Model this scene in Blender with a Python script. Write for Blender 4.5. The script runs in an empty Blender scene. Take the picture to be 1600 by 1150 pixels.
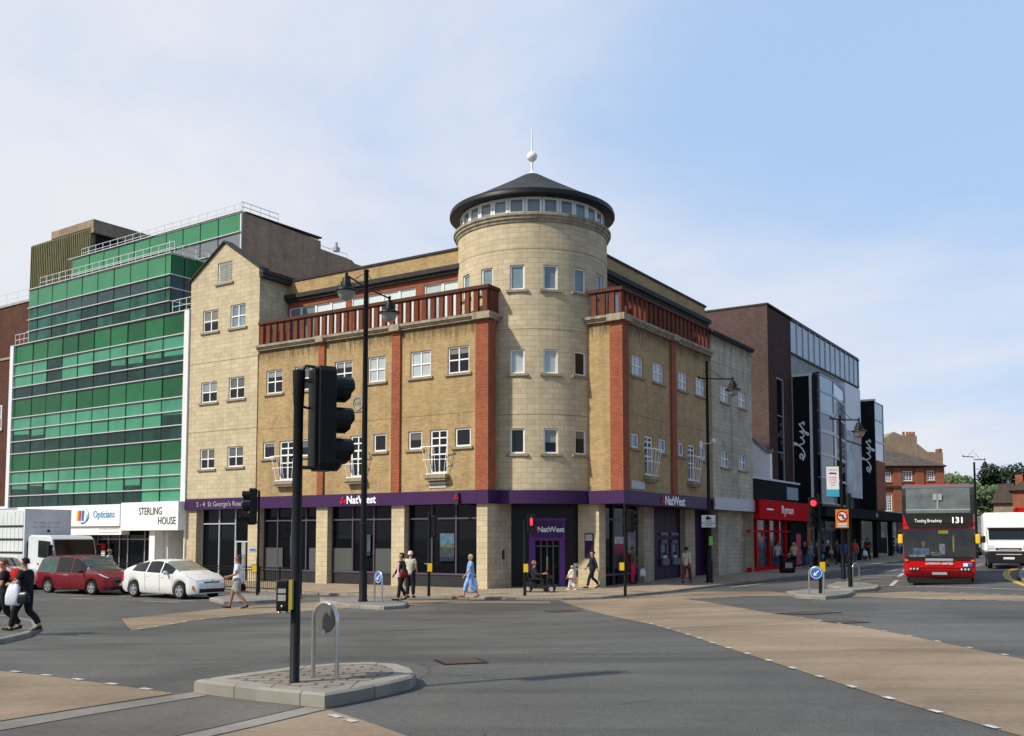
import bpy, bmesh, math, random
from mathutils import Vector, Matrix
random.seed(7)
V = Vector
scene = bpy.context.scene
col = scene.collection
# ------------------------------------------------------------ camera
FPX, CX, PY, HY, CZ = 1545.0, 800.0, 733.0, 841.0, 1.83
TH = math.atan((HY-PY)/FPX); CT, ST = math.cos(TH), math.sin(TH)
cam_d = bpy.data.cameras.new('camera'); cam = bpy.data.objects.new('camera', cam_d); col.objects.link(cam)
cam.location = (0, 0, CZ); cam.rotation_euler = (math.pi/2+TH, 0, 0)
cam_d.sensor_width = 36; cam_d.lens = 36*FPX/1600; cam_d.shift_y = (PY-575)/1600
cam_d.clip_start = .1; cam_d.clip_end = 3000
scene.camera = cam
# ------------------------------------------------------------ sky, sun, exposure
SUN_EL, SUN_AZ = math.radians(43), math.atan2(-.87, -.49)       # direction towards the sun (sin, cos)
world = bpy.data.worlds.new('World'); scene.world = world; world.use_nodes = True
wn = world.node_tree; wn.nodes.clear()
def N(nt, t, **kw):
    n = nt.nodes.new(t)
    for k, v in kw.items():
        if k == 'inp':
            for i, x in v.items(): n.inputs[i].default_value = x
        else: setattr(n, k, v)
    return n
def LK(nt, a, b): nt.links.new(a, b)
def sky_nodes():
    nt = wn
    out = N(nt, 'ShaderNodeOutputWorld'); bg = N(nt, 'ShaderNodeBackground'); bg.inputs[1].default_value = .105
    sky = N(nt, 'ShaderNodeTexSky', sky_type='NISHITA', sun_disc=False, sun_elevation=SUN_EL, sun_rotation=SUN_AZ % (2*math.pi),
            air_density=1.0, dust_density=1.6, ozone_density=1.4)
    tc = N(nt, 'ShaderNodeTexCoord'); sep = N(nt, 'ShaderNodeSeparateXYZ'); LK(nt, tc.outputs['Generated'], sep.inputs[0])
    zz = N(nt, 'ShaderNodeMath', operation='ADD', inp={1: .22}); LK(nt, sep.outputs[2], zz.inputs[0])
    zm = N(nt, 'ShaderNodeMath', operation='MAXIMUM', inp={1: .1}); LK(nt, zz.outputs[0], zm.inputs[0])
    dx = N(nt, 'ShaderNodeMath', operation='DIVIDE'); LK(nt, sep.outputs[0], dx.inputs[0]); LK(nt, zm.outputs[0], dx.inputs[1])
    dy = N(nt, 'ShaderNodeMath', operation='DIVIDE'); LK(nt, sep.outputs[1], dy.inputs[0]); LK(nt, zm.outputs[0], dy.inputs[1])
    cb = N(nt, 'ShaderNodeCombineXYZ'); LK(nt, dx.outputs[0], cb.inputs[0]); LK(nt, dy.outputs[0], cb.inputs[1])
    mp = N(nt, 'ShaderNodeMapping'); mp.inputs['Location'].default_value = (1.9, .4, 0); mp.inputs['Scale'].default_value = (1.0, .8, 1); LK(nt, cb.outputs[0], mp.inputs[0])
    n1 = N(nt, 'ShaderNodeTexNoise', inp={'Scale': 1.15, 'Detail': 10, 'Roughness': .56, 'Distortion': .35}); LK(nt, mp.outputs[0], n1.inputs['Vector'])
    # a broad bank of thin cloud lies over the left (west) of the view and low down
    bx = N(nt, 'ShaderNodeMath', operation='MULTIPLY_ADD', inp={1: -.55, 2: .03}); LK(nt, sep.outputs[0], bx.inputs[0])
    lz = N(nt, 'ShaderNodeMath', operation='MULTIPLY_ADD', inp={1: -1.3, 2: .46}); LK(nt, sep.outputs[2], lz.inputs[0])
    lm = N(nt, 'ShaderNodeMath', operation='MAXIMUM', inp={1: -.06}); LK(nt, lz.outputs[0], lm.inputs[0])
    s1 = N(nt, 'ShaderNodeMath', operation='ADD'); LK(nt, n1.outputs[0], s1.inputs[0]); LK(nt, bx.outputs[0], s1.inputs[1])
    s2 = N(nt, 'ShaderNodeMath', operation='ADD'); LK(nt, s1.outputs[0], s2.inputs[0]); LK(nt, lm.outputs[0], s2.inputs[1])
    rp = N(nt, 'ShaderNodeMapRange', interpolation_type='SMOOTHSTEP', inp={1: .32, 2: .80, 3: .06, 4: .92}); LK(nt, s2.outputs[0], rp.inputs[0])
    n2 = N(nt, 'ShaderNodeTexNoise', inp={'Scale': 2.6, 'Detail': 6, 'Roughness': .55}); LK(nt, mp.outputs[0], n2.inputs['Vector'])
    cr = N(nt, 'ShaderNodeMix', data_type='RGBA'); cr.inputs[6].default_value = (5.7, 5.85, 6.5, 1); cr.inputs[7].default_value = (6.5, 6.5, 6.6, 1)
    LK(nt, n2.outputs[0], cr.inputs[0])
    by = N(nt, 'ShaderNodeMapRange', inp={1: -.35, 2: .25, 3: -.40, 4: 0}); LK(nt, sep.outputs[1], by.inputs[0]); s3 = N(nt, 'ShaderNodeMath', operation='ADD'); LK(nt, s2.outputs[0], s3.inputs[0]); LK(nt, by.outputs[0], s3.inputs[1]); LK(nt, s3.outputs[0], rp.inputs[0])  # cloud thinned behind the camera, out of view, to weaken the fill light
    sk = N(nt, 'ShaderNodeMix', data_type='RGBA', blend_type='MIX'); sk.inputs[0].default_value = .78; sk.inputs[7].default_value = (3.3, 4.85, 7.3, 1)
    LK(nt, sky.outputs[0], sk.inputs[6])
    dk = N(nt, 'ShaderNodeMapRange', inp={1: -.35, 2: .25, 3: .72, 4: 1}); LK(nt, sep.outputs[1], dk.inputs[0]); sd = N(nt, 'ShaderNodeMix', data_type='RGBA', blend_type='MULTIPLY'); sd.inputs[0].default_value = 1; LK(nt, sk.outputs[2], sd.inputs[6]); LK(nt, dk.outputs[0], sd.inputs[7])  # unseen sky behind the camera darkened to cut fill and window reflections
    mx = N(nt, 'ShaderNodeMix', data_type='RGBA'); LK(nt, rp.outputs[0], mx.inputs[0]); LK(nt, sd.outputs[2], mx.inputs[6]); LK(nt, cr.outputs[2], mx.inputs[7])
    LK(nt, mx.outputs[2], bg.inputs[0]); LK(nt, bg.outputs[0], out.inputs[0])
sky_nodes()
sun_d = bpy.data.lights.new('sun', 'SUN'); sun_d.energy = 3.6; sun_d.angle = math.radians(2.5); sun_d.color = (1, .93, .80)
sun = bpy.data.objects.new('sun', sun_d); col.objects.link(sun)
sdir = V((math.sin(SUN_AZ)*math.cos(SUN_EL), math.cos(SUN_AZ)*math.cos(SUN_EL), math.sin(SUN_EL)))
sun.rotation_euler = sdir.to_track_quat('Z', 'Y').to_euler(); sun.location = (-30, -20, 60)
scene.view_settings.view_transform = 'Standard'; scene.view_settings.look = 'None'; scene.view_settings.exposure = .38; scene.view_settings.gamma = 1
# ------------------------------------------------------------ measuring: pixel of the photograph -> place in the world
def ray(px, py):
    x = (px-CX)/FPX; v = (PY-py)/FPX
    return V((x, CT-v*ST, ST+v*CT))
LD = V((-2400, 1545, 0)).normalized(); RD = V((995*.9999, 1545, 0)).normalized()
RD = V((-LD.y*-1, -LD.x, 0)); 
RD = V((LD.y, -LD.x, 0))
NL = -RD; NR = -LD                                   # outward normals of the two street fronts
A0 = V((-1.09, 43.07, 0)); B0 = V((4.85, 43.41, 0))
def sm(a, b, x):
    t = min(1, max(0, (x-a)/(b-a))); return t*t*(3-2*t)
def gz(x, y):                                        # lie of the land
    p = V((x, y, 0))-B0; u = p.dot(RD); d = p.dot(NR)
    e = max(0, d-1.5); e = .55*(1-math.exp(-e*e/(90.))) if d > 1.5 else 0
    f = sm(12, 27, y)
    return f*(-.46+.014*min(60, max(0, u))+e)
def at(px, py, up=0):                                # ground point under a pixel
    z = -.3; p = None
    for _ in range(12):
        d = ray(px, py); t = (z-CZ)/d.z; p = V((d.x*t, d.y*t, 0)); z = .5*z+.5*(gz(p.x, p.y)+up)
    return V((p.x, p.y, z))
class Fr:                                            # upright frame: u along a wall, o outwards, z up
    def __init__(s, o, ux, out): s.o = V((o[0], o[1], 0)); s.ux = ux.normalized(); s.out = out.normalized()
    def p(s, u, o, z): return s.o+s.ux*u+s.out*o+V((0, 0, z))
    def inv(s, px, py, off=0):
        d = ray(px, py); P = s.o+s.out*off; c = V((0, 0, CZ))
        t = (P-c).dot(s.out)/d.dot(s.out); q = c+d*t; return (q-s.o).dot(s.ux), q.z
    def u(s, px, off=0, py=841): return s.inv(px, py, off)[0]
    def sub(s, u, off): return Fr(s.p(u, off, 0), s.ux, s.out)
FL = Fr(A0, LD, NL); FR = Fr(B0, RD, NR)
WF = Fr((0, 0, 0), V((1, 0, 0)), V((0, 1, 0)))
# ------------------------------------------------------------ object helpers
ORI = {}
def tag(o, label=None, cat=None, group=None, kind=None):
    if label: o['label'] = label
    if cat: o['category'] = cat
    if group: o['group'] = group
    if kind: o['kind'] = kind
    return o
def thing(name, loc, label=None, cat=None, group=None, kind=None):
    o = bpy.data.objects.new(name, None); col.objects.link(o); o.empty_display_size = .3
    o.location = loc; ORI[o.name] = V(loc); return tag(o, label, cat, group, kind)
def rotm(rz, loc=(0, 0, 0)): return Matrix.Translation(V(loc)) @ Matrix.Rotation(rz, 4, 'Z')
class MB:
    def __init__(s, fr=None): s.v = []; s.f = []; s.m = []; s.fr = fr or WF; s.mi = 0; s.uv = {}; s.T = None; s.sm = False
    def P(s, u, o, z):
        q = s.fr.p(u, o, z); return s.T @ q if s.T else q
    def face(s, pts, raw=False, uv=None):
        n = len(s.v); s.v += [V(p) if raw else s.P(*p) for p in pts]
        s.f.append(tuple(range(n, n+len(pts)))); s.m.append(s.mi)
        if uv: s.uv[len(s.f)-1] = uv
    def box(s, u0, u1, o0, o1, z0, z1, tu=0, to=0):  # optional taper at the top
        n = len(s.v)
        s.v += [s.P(*q) for q in ((u0, o0, z0), (u1, o0, z0), (u1, o1, z0), (u0, o1, z0), (u0+tu, o0+to, z1), (u1-tu, o0+to, z1), (u1-tu, o1-to, z1), (u0+tu, o1-to, z1))]
        for q in ((0, 3, 2, 1), (4, 5, 6, 7), (0, 1, 5, 4), (1, 2, 6, 5), (2, 3, 7, 6), (3, 0, 4, 7)): s.f.append(tuple(n+i for i in q)); s.m.append(s.mi)
        return s
    def prism(s, pts, o0, o1):                       # (u,z) outline pushed from o0 to o1
        n = len(s.v); k = len(pts)
        s.v += [s.P(u, o0, z) for u, z in pts]+[s.P(u, o1, z) for u, z in pts]
        s.f.append(tuple(n+i for i in range(k))); s.f.append(tuple(n+k+i for i in reversed(range(k)))); s.m += [s.mi]*2
        for i in range(k): j = (i+1) % k; s.f.append((n+i, n+k+i, n+k+j, n+j)); s.m.append(s.mi)
        return s
    def slab(s, pts, z0, z1):                        # (u,o) outline pushed from z0 to z1
        n = len(s.v); k = len(pts)
        s.v += [s.P(u, o, z0) for u, o in pts]+[s.P(u, o, z1) for u, o in pts]
        s.f.append(tuple(n+i for i in range(k))); s.f.append(tuple(n+k+i for i in reversed(range(k)))); s.m += [s.mi]*2
        for i in range(k): j = (i+1) % k; s.f.append((n+i, n+k+i, n+k+j, n+j)); s.m.append(s.mi)
        return s
    def rings(s, R, close=True, cap=True):
        n = len(s.v); k = len(R[0])
        for r in R: s.v += [V(p) for p in r]
        for a in range(len(R)-1):
            for i in range(k if close else k-1):
                j = (i+1) % k; s.f.append((n+a*k+i, n+a*k+j, n+(a+1)*k+j, n+(a+1)*k+i)); s.m.append(s.mi)
        if cap and close: s.f.append(tuple(n+i for i in reversed(range(k)))); s.f.append(tuple(n+(len(R)-1)*k+i for i in range(k))); s.m += [s.mi]*2
        return s
    def tube(s, pts, r, n=8, r1=None):
        P = [s.P(*p) for p in pts]; R = []
        for i, p in enumerate(P):
            d = (P[min(i+1, len(P)-1)]-P[max(i-1, 0)]).normalized()
            a = d.orthogonal().normalized() if i == 0 else (a-d*a.dot(d)).normalized(); b = d.cross(a)
            rr = r if r1 is None else r+(r1-r)*i/max(1, len(P)-1)
            if isinstance(r, (list, tuple)): rr = r[i]
            R.append([p+a*rr*math.cos(2*math.pi*k/n)+b*rr*math.sin(2*math.pi*k/n) for k in range(n)])
        return s.rings(R)
    def lathe(s, c, prof, n=16, ax='z', cap=True):   # prof [(r, t)] along the axis
        R = []
        for r, t in prof:
            q = []
            for k in range(n):
                a = 2*math.pi*k/n; x, y = r*math.cos(a), r*math.sin(a)
                if ax == 'z': q.append(s.P(c[0]+x, c[1]+y, c[2]+t))
                elif ax == 'u': q.append(s.P(c[0]+t, c[1]+x, c[2]+y))
                else: q.append(s.P(c[0]+x, c[1]+t, c[2]+y))
            R.append(q)
        return s.rings(R, cap=cap)
    def ball(s, c, r, n=10, sz=1, sx=1, sy=1):
        R = []
        for i in range(1, n//2+3):
            a = math.pi*i/(n//2+3)
            R.append([s.P(c[0]+sx*r*math.sin(a)*math.cos(2*math.pi*k/n), c[1]+sy*r*math.sin(a)*math.sin(2*math.pi*k/n), c[2]-sz*r*math.cos(a)) for k in range(n)])
        return s.rings(R)
    def build(s, name, mat, parent=None, smooth=False, bevel=0, uvfn=None, recalc=True):
        me = bpy.data.meshes.new(name); og = ORI.get(parent.name, V((0, 0, 0))) if parent else V((0, 0, 0))
        me.from_pydata([tuple(v-og) for v in s.v], [], s.f)
        mats = mat if isinstance(mat, (list, tuple)) else [mat]
        for m in mats: me.materials.append(m)
        if len(mats) > 1: me.polygons.foreach_set('material_index', s.m)
        if recalc:
            bm = bmesh.new(); bm.from_mesh(me); bmesh.ops.recalc_face_normals(bm, faces=bm.faces); bm.to_mesh(me); bm.free()
        uvl = me.uv_layers.new(name='UVMap'); d = uvl.data
        for p in me.polygons:
            n = p.normal; t = V((-n.y, n.x, 0))
            if t.length < .3: t = None
            else: t.normalize()
            cu = s.uv.get(p.index)
            for li in p.loop_indices:
                c = me.vertices[me.loops[li].vertex_index].co+og
                if uvfn: d[li].uv = uvfn(c, n)
                elif t is None: d[li].uv = (c.x, c.y)
                else: d[li].uv = (c.dot(t), c.z)
        if smooth:
            me.polygons.foreach_set('use_smooth', [True]*len(me.polygons))
            try: me.set_sharp_from_angle(angle=math.radians(40))
            except Exception: pass
        me.update()
        o = bpy.data.objects.new(name, me); col.objects.link(o)
        if parent: o.parent = parent; ORI[o.name] = og
        if bevel:
            b = o.modifiers.new('bevel', 'BEVEL'); b.width = bevel; b.segments = 2; b.limit_method = 'ANGLE'; b.angle_limit = math.radians(35)
        return o
def copy_tree(o, parent=None):
    c = o.copy(); col.objects.link(c)
    if parent: c.parent = parent
    for ch in [k for k in col.objects if k.parent == o]: copy_tree(ch, c)
    return c
# ------------------------------------------------------------ materials
MC = {}
def pmat(name, c, rough=.6, metal=0, spec=.22, var=0., scale=3., bump=0., bscale=60., coat=0, emit=None, streak=0., c2=None, coord='Object'):
    if name in MC: return MC[name]
    m = bpy.data.materials.new(name); m.use_nodes = True; nt = m.node_tree; b = nt.nodes['Principled BSDF']
    b.inputs['Base Color'].default_value = (*c, 1); b.inputs['Roughness'].default_value = rough; b.inputs['Metallic'].default_value = metal
    b.inputs['Specular IOR Level'].default_value = spec; b.inputs['Coat Weight'].default_value = coat; b.inputs['Coat Roughness'].default_value = .06
    if emit: b.inputs['Emission Color'].default_value = (*emit[:3], 1); b.inputs['Emission Strength'].default_value = emit[3]
    if var or streak or bump or c2:
        tc = N(nt, 'ShaderNodeTexCoord'); last = None
        if var or c2:
            n = N(nt, 'ShaderNodeTexNoise', inp={'Scale': scale, 'Detail': 6, 'Roughness': .6}); LK(nt, tc.outputs[coord], n.inputs['Vector'])
            mr = N(nt, 'ShaderNodeMapRange', inp={1: .3, 2: .7, 3: 0, 4: 1}); LK(nt, n.outputs[0], mr.inputs[0])
            mx = N(nt, 'ShaderNodeMix', data_type='RGBA'); LK(nt, mr.outputs[0], mx.inputs[0])
            lo = tuple(x*(1-var) for x in c); hi = c2 if c2 else tuple(min(1, x*(1+var)) for x in c)
            mx.inputs[6].default_value = (*(lo if not c2 else c), 1); mx.inputs[7].default_value = (*hi, 1); last = mx.outputs[2]
        if streak:
            mp = N(nt, 'ShaderNodeMapping'); mp.inputs['Scale'].default_value = (2.2, 2.2, .12); LK(nt, tc.outputs['Object'], mp.inputs[0])
            n = N(nt, 'ShaderNodeTexNoise', inp={'Scale': 1.6, 'Detail': 5, 'Roughness': .65}); LK(nt, mp.outputs[0], n.inputs['Vector'])
            mr = N(nt, 'ShaderNodeMapRange', inp={1: .45, 2: .75, 3: 1, 4: 1-streak}); LK(nt, n.outputs[0], mr.inputs[0])
            ml = N(nt, 'ShaderNodeMix', data_type='RGBA', blend_type='MULTIPLY'); ml.inputs[0].default_value = 1
            if last: LK(nt, last, ml.inputs[6])
            else: ml.inputs[6].default_value = (*c, 1)
            LK(nt, mr.outputs[0], ml.inputs[7]); last = ml.outputs[2]
        if last: LK(nt, last, b.inputs['Base Color'])
        if bump:
            n = N(nt, 'ShaderNodeTexNoise', inp={'Scale': bscale, 'Detail': 4}); LK(nt, tc.outputs['Object'], n.inputs['Vector'])
            bp = N(nt, 'ShaderNodeBump', inp={'Strength': bump, 'Distance': .02}); LK(nt, n.outputs[0], bp.inputs['Height']); LK(nt, bp.outputs[0], b.inputs['Normal'])
    MC[name] = m; return m
def bmat(name, c1, c2, mortar, bw, bh, ms=.008, rough=.85, streak=.2, patch=.14, off=.5, bias=0., bump=.25, stain=None):
    m = bpy.data.materials.new(name); m.use_nodes = True; nt = m.node_tree; b = nt.nodes['Principled BSDF']; b.inputs['Roughness'].default_value = rough
    b.inputs['Specular IOR Level'].default_value = .08
    tc = N(nt, 'ShaderNodeTexCoord')
    br = N(nt, 'ShaderNodeTexBrick', offset=off, offset_frequency=2, squash=1.0)
    for k, v in (('Color1', (*c1, 1)), ('Color2', (*c2, 1)), ('Mortar', (*mortar, 1)), ('Scale', 1.0), ('Mortar Size', ms), ('Mortar Smooth', .2), ('Bias', bias), ('Brick Width', bw), ('Row Height', bh)): br.inputs[k].default_value = v
    LK(nt, tc.outputs['UV'], br.inputs['Vector'])
    n = N(nt, 'ShaderNodeTexNoise', inp={'Scale': .45, 'Detail': 8, 'Roughness': .68}); LK(nt, tc.outputs['Object'], n.inputs['Vector'])
    mr = N(nt, 'ShaderNodeMapRange', inp={1: .3, 2: .72, 3: 1+patch, 4: 1-patch}); LK(nt, n.outputs[0], mr.inputs[0])
    mp = N(nt, 'ShaderNodeMapping'); mp.inputs['Scale'].default_value = (1.5, 1.5, .1); LK(nt, tc.outputs['Object'], mp.inputs[0])
    n2 = N(nt, 'ShaderNodeTexNoise', inp={'Scale': 1.3, 'Detail': 6, 'Roughness': .65}); LK(nt, mp.outputs[0], n2.inputs['Vector'])
    mr2 = N(nt, 'ShaderNodeMapRange', inp={1: .48, 2: .75, 3: 1, 4: 1-streak}); LK(nt, n2.outputs[0], mr2.inputs[0])
    n3 = N(nt, 'ShaderNodeTexNoise', inp={'Scale': 2.1, 'Detail': 3}); LK(nt, tc.outputs['UV'], n3.inputs['Vector'])
    mr3 = N(nt, 'ShaderNodeMapRange', inp={1: .3, 2: .7, 3: .93, 4: 1.07}); LK(nt, n3.outputs[0], mr3.inputs[0])
    last = br.outputs[0]
    for q in (mr, mr2, mr3):
        ml = N(nt, 'ShaderNodeMix', data_type='RGBA', blend_type='MULTIPLY'); ml.inputs[0].default_value = 1
        LK(nt, last, ml.inputs[6]); LK(nt, q.outputs[0], ml.inputs[7]); last = ml.outputs[2]
    if stain:                                        # soot that has run down from the coping
        sp = N(nt, 'ShaderNodeSeparateXYZ'); LK(nt, tc.outputs['Object'], sp.inputs[0]); zr = N(nt, 'ShaderNodeMapRange', inp={1: stain-.95, 2: stain-.02, 3: 0, 4: 1}); LK(nt, sp.outputs[2], zr.inputs[0])
        mq = N(nt, 'ShaderNodeMapping'); mq.inputs['Scale'].default_value = (1, .10, 1); LK(nt, tc.outputs['UV'], mq.inputs[0]); nq = N(nt, 'ShaderNodeTexNoise', inp={'Scale': 5.5, 'Detail': 5, 'Roughness': .7}); LK(nt, mq.outputs[0], nq.inputs['Vector'])
        lt = N(nt, 'ShaderNodeMath', operation='LESS_THAN', inp={1: stain+.15}); LK(nt, sp.outputs[2], lt.inputs[0]); zl_ = N(nt, 'ShaderNodeMath', operation='MULTIPLY'); LK(nt, zr.outputs[0], zl_.inputs[0]); LK(nt, lt.outputs[0], zl_.inputs[1]); ad = N(nt, 'ShaderNodeMath', operation='MULTIPLY_ADD', inp={1: .42}); LK(nt, zl_.outputs[0], ad.inputs[0]); LK(nt, nq.outputs[0], ad.inputs[2]); r2 = N(nt, 'ShaderNodeMapRange', inp={1: .66, 2: .92, 3: 1, 4: .42}); LK(nt, ad.outputs[0], r2.inputs[0])
        ml = N(nt, 'ShaderNodeMix', data_type='RGBA', blend_type='MULTIPLY'); ml.inputs[0].default_value = 1; LK(nt, last, ml.inputs[6]); LK(nt, r2.outputs[0], ml.inputs[7]); last = ml.outputs[2]
    LK(nt, last, b.inputs['Base Color'])
    bp = N(nt, 'ShaderNodeBump', inp={'Strength': bump, 'Distance': .01}); bp.invert = True; LK(nt, br.outputs['Fac'], bp.inputs['Height']); LK(nt, bp.outputs[0], b.inputs['Normal'])
    MC[name] = m; return m
STONE = bmat('stone_block', (.57, .48, .325), (.49, .41, .27), (.37, .31, .205), .56, .235, .012, streak=.16, patch=.10)
STONE_G = bmat('weathered_stone_block', (.49, .435, .325), (.42, .37, .275), (.31, .27, .20), .56, .235, .011, streak=.4, patch=.25, stain=13.2)
YBRICK = bmat('yellow_brick', (.475, .325, .148), (.345, .23, .105), (.37, .295, .185), .225, .075, .011, streak=.25, patch=.16, stain=11.92)
RBRICK = bmat('red_brick', (.345, .092, .046), (.245, .060, .032), (.30, .15, .09), .225, .075, .010, streak=.15)
BALB = bmat('baluster_brick', (.19, .052, .030), (.13, .036, .022), (.16, .08, .05), .225, .075, .010, streak=.3)
DRBRICK = bmat('dark_red_brick', (.105, .048, .036), (.07, .033, .026), (.12, .06, .045), .225, .075, .010)
BBRICK = bmat('brown_brick', (.105, .070, .064), (.072, .048, .045), (.13, .085, .075), .225, .075, .010, streak=.18, patch=.2)
DBRICK = bmat('dark_brown_brick', (.10, .050, .042), (.06, .032, .028), (.07, .045, .04), .225, .075, .010)
TBRICK = bmat('tan_brown_brick', (.35, .255, .185), (.27, .195, .14), (.29, .225, .17), .225, .075, .010, streak=.3, patch=.2)
OBRICK = bmat('orange_brick', (.36, .11, .055), (.27, .08, .04), (.28, .15, .1), .225, .075, .010)
SLATE = bmat('slate_tile', (.060, .061, .064), (.042, .043, .045), (.025, .025, .026), .3, .16, .012, rough=.7)
TILEROOF = bmat('roof_tile', (.12, .095, .08), (.085, .07, .06), (.05, .045, .04), .3, .2, .012, rough=.8)
COPING = pmat('coping_stone', (.34, .295, .215), .85, var=.25, scale=5, streak=.5)
SILL = pmat('sill_stone', (.30, .25, .175), .85, var=.25, scale=9)
DARKCAP = pmat('dark_coping', (.040, .038, .035), .75, var=.4, scale=6)
REDCAP = pmat('dark_brick_cap', (.085, .035, .026), .8, var=.3, scale=6)
JOINT = pmat('movement_joint', (.19, .13, .07), .9)
WHITE = pmat('white_paint', (.84, .84, .82), .45, var=.06, scale=6)
WHITEM = pmat('white_metal', (.70, .71, .72), .4, var=.05, scale=3)
GREYM = pmat('grey_metal', (.40, .41, .43), .4, metal=.3)
PURPLE = pmat('purple_fascia', (.046, .015, .072), .5, spec=.25, var=.12, scale=.6)
PURPLED = pmat('dark_purple_panel', (.030, .010, .042), .5, spec=.2, var=.2, scale=1.5)
DGREY = pmat('dark_grey_panel', (.030, .031, .033), .5, spec=.25, var=.2, scale=2)
BLACK = pmat('black_paint', (.008, .009, .009), .45, var=.3, scale=10, spec=.22)
MATTE = pmat('matt_black', (.012, .012, .012), .8)
BLKP = pmat('black_cladding', (.014, .015, .015), .9, spec=.08, var=.2, scale=1)
GLASS = pmat('dark_window_glass', (.010, .012, .015), .04, spec=.32)
GLASSB = pmat('blue_window_glass', (.16, .22, .25), .06, spec=.8, var=.2, scale=1.2)
GLASSL = pmat('pale_window_glass', (.42, .47, .47), .10, spec=.8, var=.12, scale=1.0)
GLASSW = pmat('white_blind_glass', (.62, .68, .66), .10, spec=.8, var=.08, scale=1.0)
SHOPG = pmat('shop_glass', (.006, .007, .009), .03, spec=.14)
MIRG = pmat('mirror_glass', (.30, .33, .34), .08, metal=.55, var=.25, scale=.8)
GLZT = pmat('grey_glass_panel', (.27, .30, .32), .12, metal=.35, var=.15, scale=.7)
GRS = [pmat('green_spandrel', (.005, .082, .024), .14, spec=.3, var=.18, scale=.7), pmat('green_spandrel_light', (.012, .13, .044), .14, spec=.3, var=.18, scale=.7), pmat('green_spandrel_pale', (.045, .215, .098), .12, spec=.4, var=.08, scale=.7)]
GRB = [pmat('green_blind_glass', (.050, .24, .135), .12, spec=.4, var=.22, scale=.6), pmat('green_blind_deep', (.030, .165, .095), .12, spec=.4, var=.3, scale=.6)]
GRD = [pmat('green_dark_glass', (.003, .018, .014), .05, spec=.25, scale=1.1, c2=(.012, .055, .042)), pmat('green_mid_glass', (.006, .045, .032), .05, spec=.25, scale=.8, c2=(.030, .14, .095))]  # lighter noise in the colour imitates broken reflections and room tones
STEEL = pmat('stainless_steel', (.55, .55, .53), .25, metal=.9)
YELLOW = pmat('yellow_plastic', (.75, .48, .02), .5)
YELLOWP = pmat('dull_yellow_strip', (.42, .31, .06), .6)
REDP = pmat('red_paint', (.50, .008, .012), .8, spec=.04, var=.1, scale=1)
REDL = pmat('lit_red_lamp', (.8, .02, .02), .4, emit=(1, .03, .05, 2.2))
SIGNB = pmat('blue_sign', (.02, .12, .45), .4)
CONC = pmat('concrete_panel', (.36, .36, .33), .8, var=.15, scale=2, streak=.2)
RIBM = pmat('ribbed_olive_cladding', (.20, .185, .095), .6, var=.15, scale=1.5, streak=.3)
# ------------------------------------------------------------ text
def text(body, name, mat, parent, fr, u, off, z, size, depth=.02, align='CENTER', rot=0, sx=1, bold=0, flip=-1):
    cu = bpy.data.curves.new(name, 'FONT'); cu.body = body; cu.size = size; cu.align_x = align; cu.align_y = 'CENTER'; cu.extrude = depth/2; cu.offset = bold; cu.resolution_u = 3
    to = bpy.data.objects.new('tmp', cu); col.objects.link(to); bpy.context.view_layer.update()
    me = bpy.data.meshes.new_from_object(to.evaluated_get(bpy.context.evaluated_depsgraph_get())); me.name = name
    bpy.data.objects.remove(to); bpy.data.curves.remove(cu)
    me.materials.clear(); me.materials.append(mat)
    og = ORI.get(parent.name, V((0, 0, 0))) if parent else V((0, 0, 0))
    c, s = math.cos(rot), math.sin(rot)
    for v in me.vertices:
        x, y = v.co.x*sx, v.co.y; x, y = x*c-y*s, x*s+y*c
        v.co = fr.p(u+flip*x, off+v.co.z, z+y)-og
    me.update()
    o = bpy.data.objects.new(name, me); col.objects.link(o)
    if parent: o.parent = parent; ORI[o.name] = og
    return o
# ------------------------------------------------------------ ground, roads, pavements
def clip(poly, ax, val, sgn):
    out = []
    for i, p in enumerate(poly):
        q = poly[(i+1) % len(poly)]; a, b = (p[ax]-val)*sgn, (q[ax]-val)*sgn
        if a >= 0: out.append(p)
        if (a >= 0) != (b >= 0): t = a/(a-b); out.append((p[0]+(q[0]-p[0])*t, p[1]+(q[1]-p[1])*t))
    return out
def drape(mb, poly, up):
    poly = [(p[0], p[1]) for p in poly]
    y0, y1 = math.floor(min(p[1] for p in poly)), math.ceil(max(p[1] for p in poly))
    for j in range(y0, y1):
        row = clip(clip(poly, 1, j, 1), 1, j+1, -1)
        if len(row) < 3: continue
        x0, x1 = math.floor(min(p[0] for p in row)), math.ceil(max(p[0] for p in row))
        for i in range(x0, x1):
            c = clip(clip(row, 0, i, 1), 0, i+1, -1)
            d = []
            for q in c:
                if not d or abs(q[0]-d[-1][0])+abs(q[1]-d[-1][1]) > 1e-5: d.append(q)
            if len(d) > 1 and abs(d[0][0]-d[-1][0])+abs(d[0][1]-d[-1][1]) < 1e-5: d.pop()
            if len(d) < 3: continue
            ar = sum(d[k][0]*d[(k+1) % len(d)][1]-d[(k+1) % len(d)][0]*d[k][1] for k in range(len(d)))
            if abs(ar) < 1e-5: continue
            mb.face([(q[0], q[1], gz(*q)+up) for q in d], raw=True)
def sheet(name, poly, up, mat, kind='structure', parent=None, **kw):
    mb = MB()
    for p in (poly if isinstance(poly[0][0], (list, tuple, Vector)) else [poly]): drape(mb, p, up)
    o = mb.build(name, mat, parent, recalc=False)
    for p in o.data.polygons: pass
    return tag(o, kind=kind, **kw)
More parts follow.
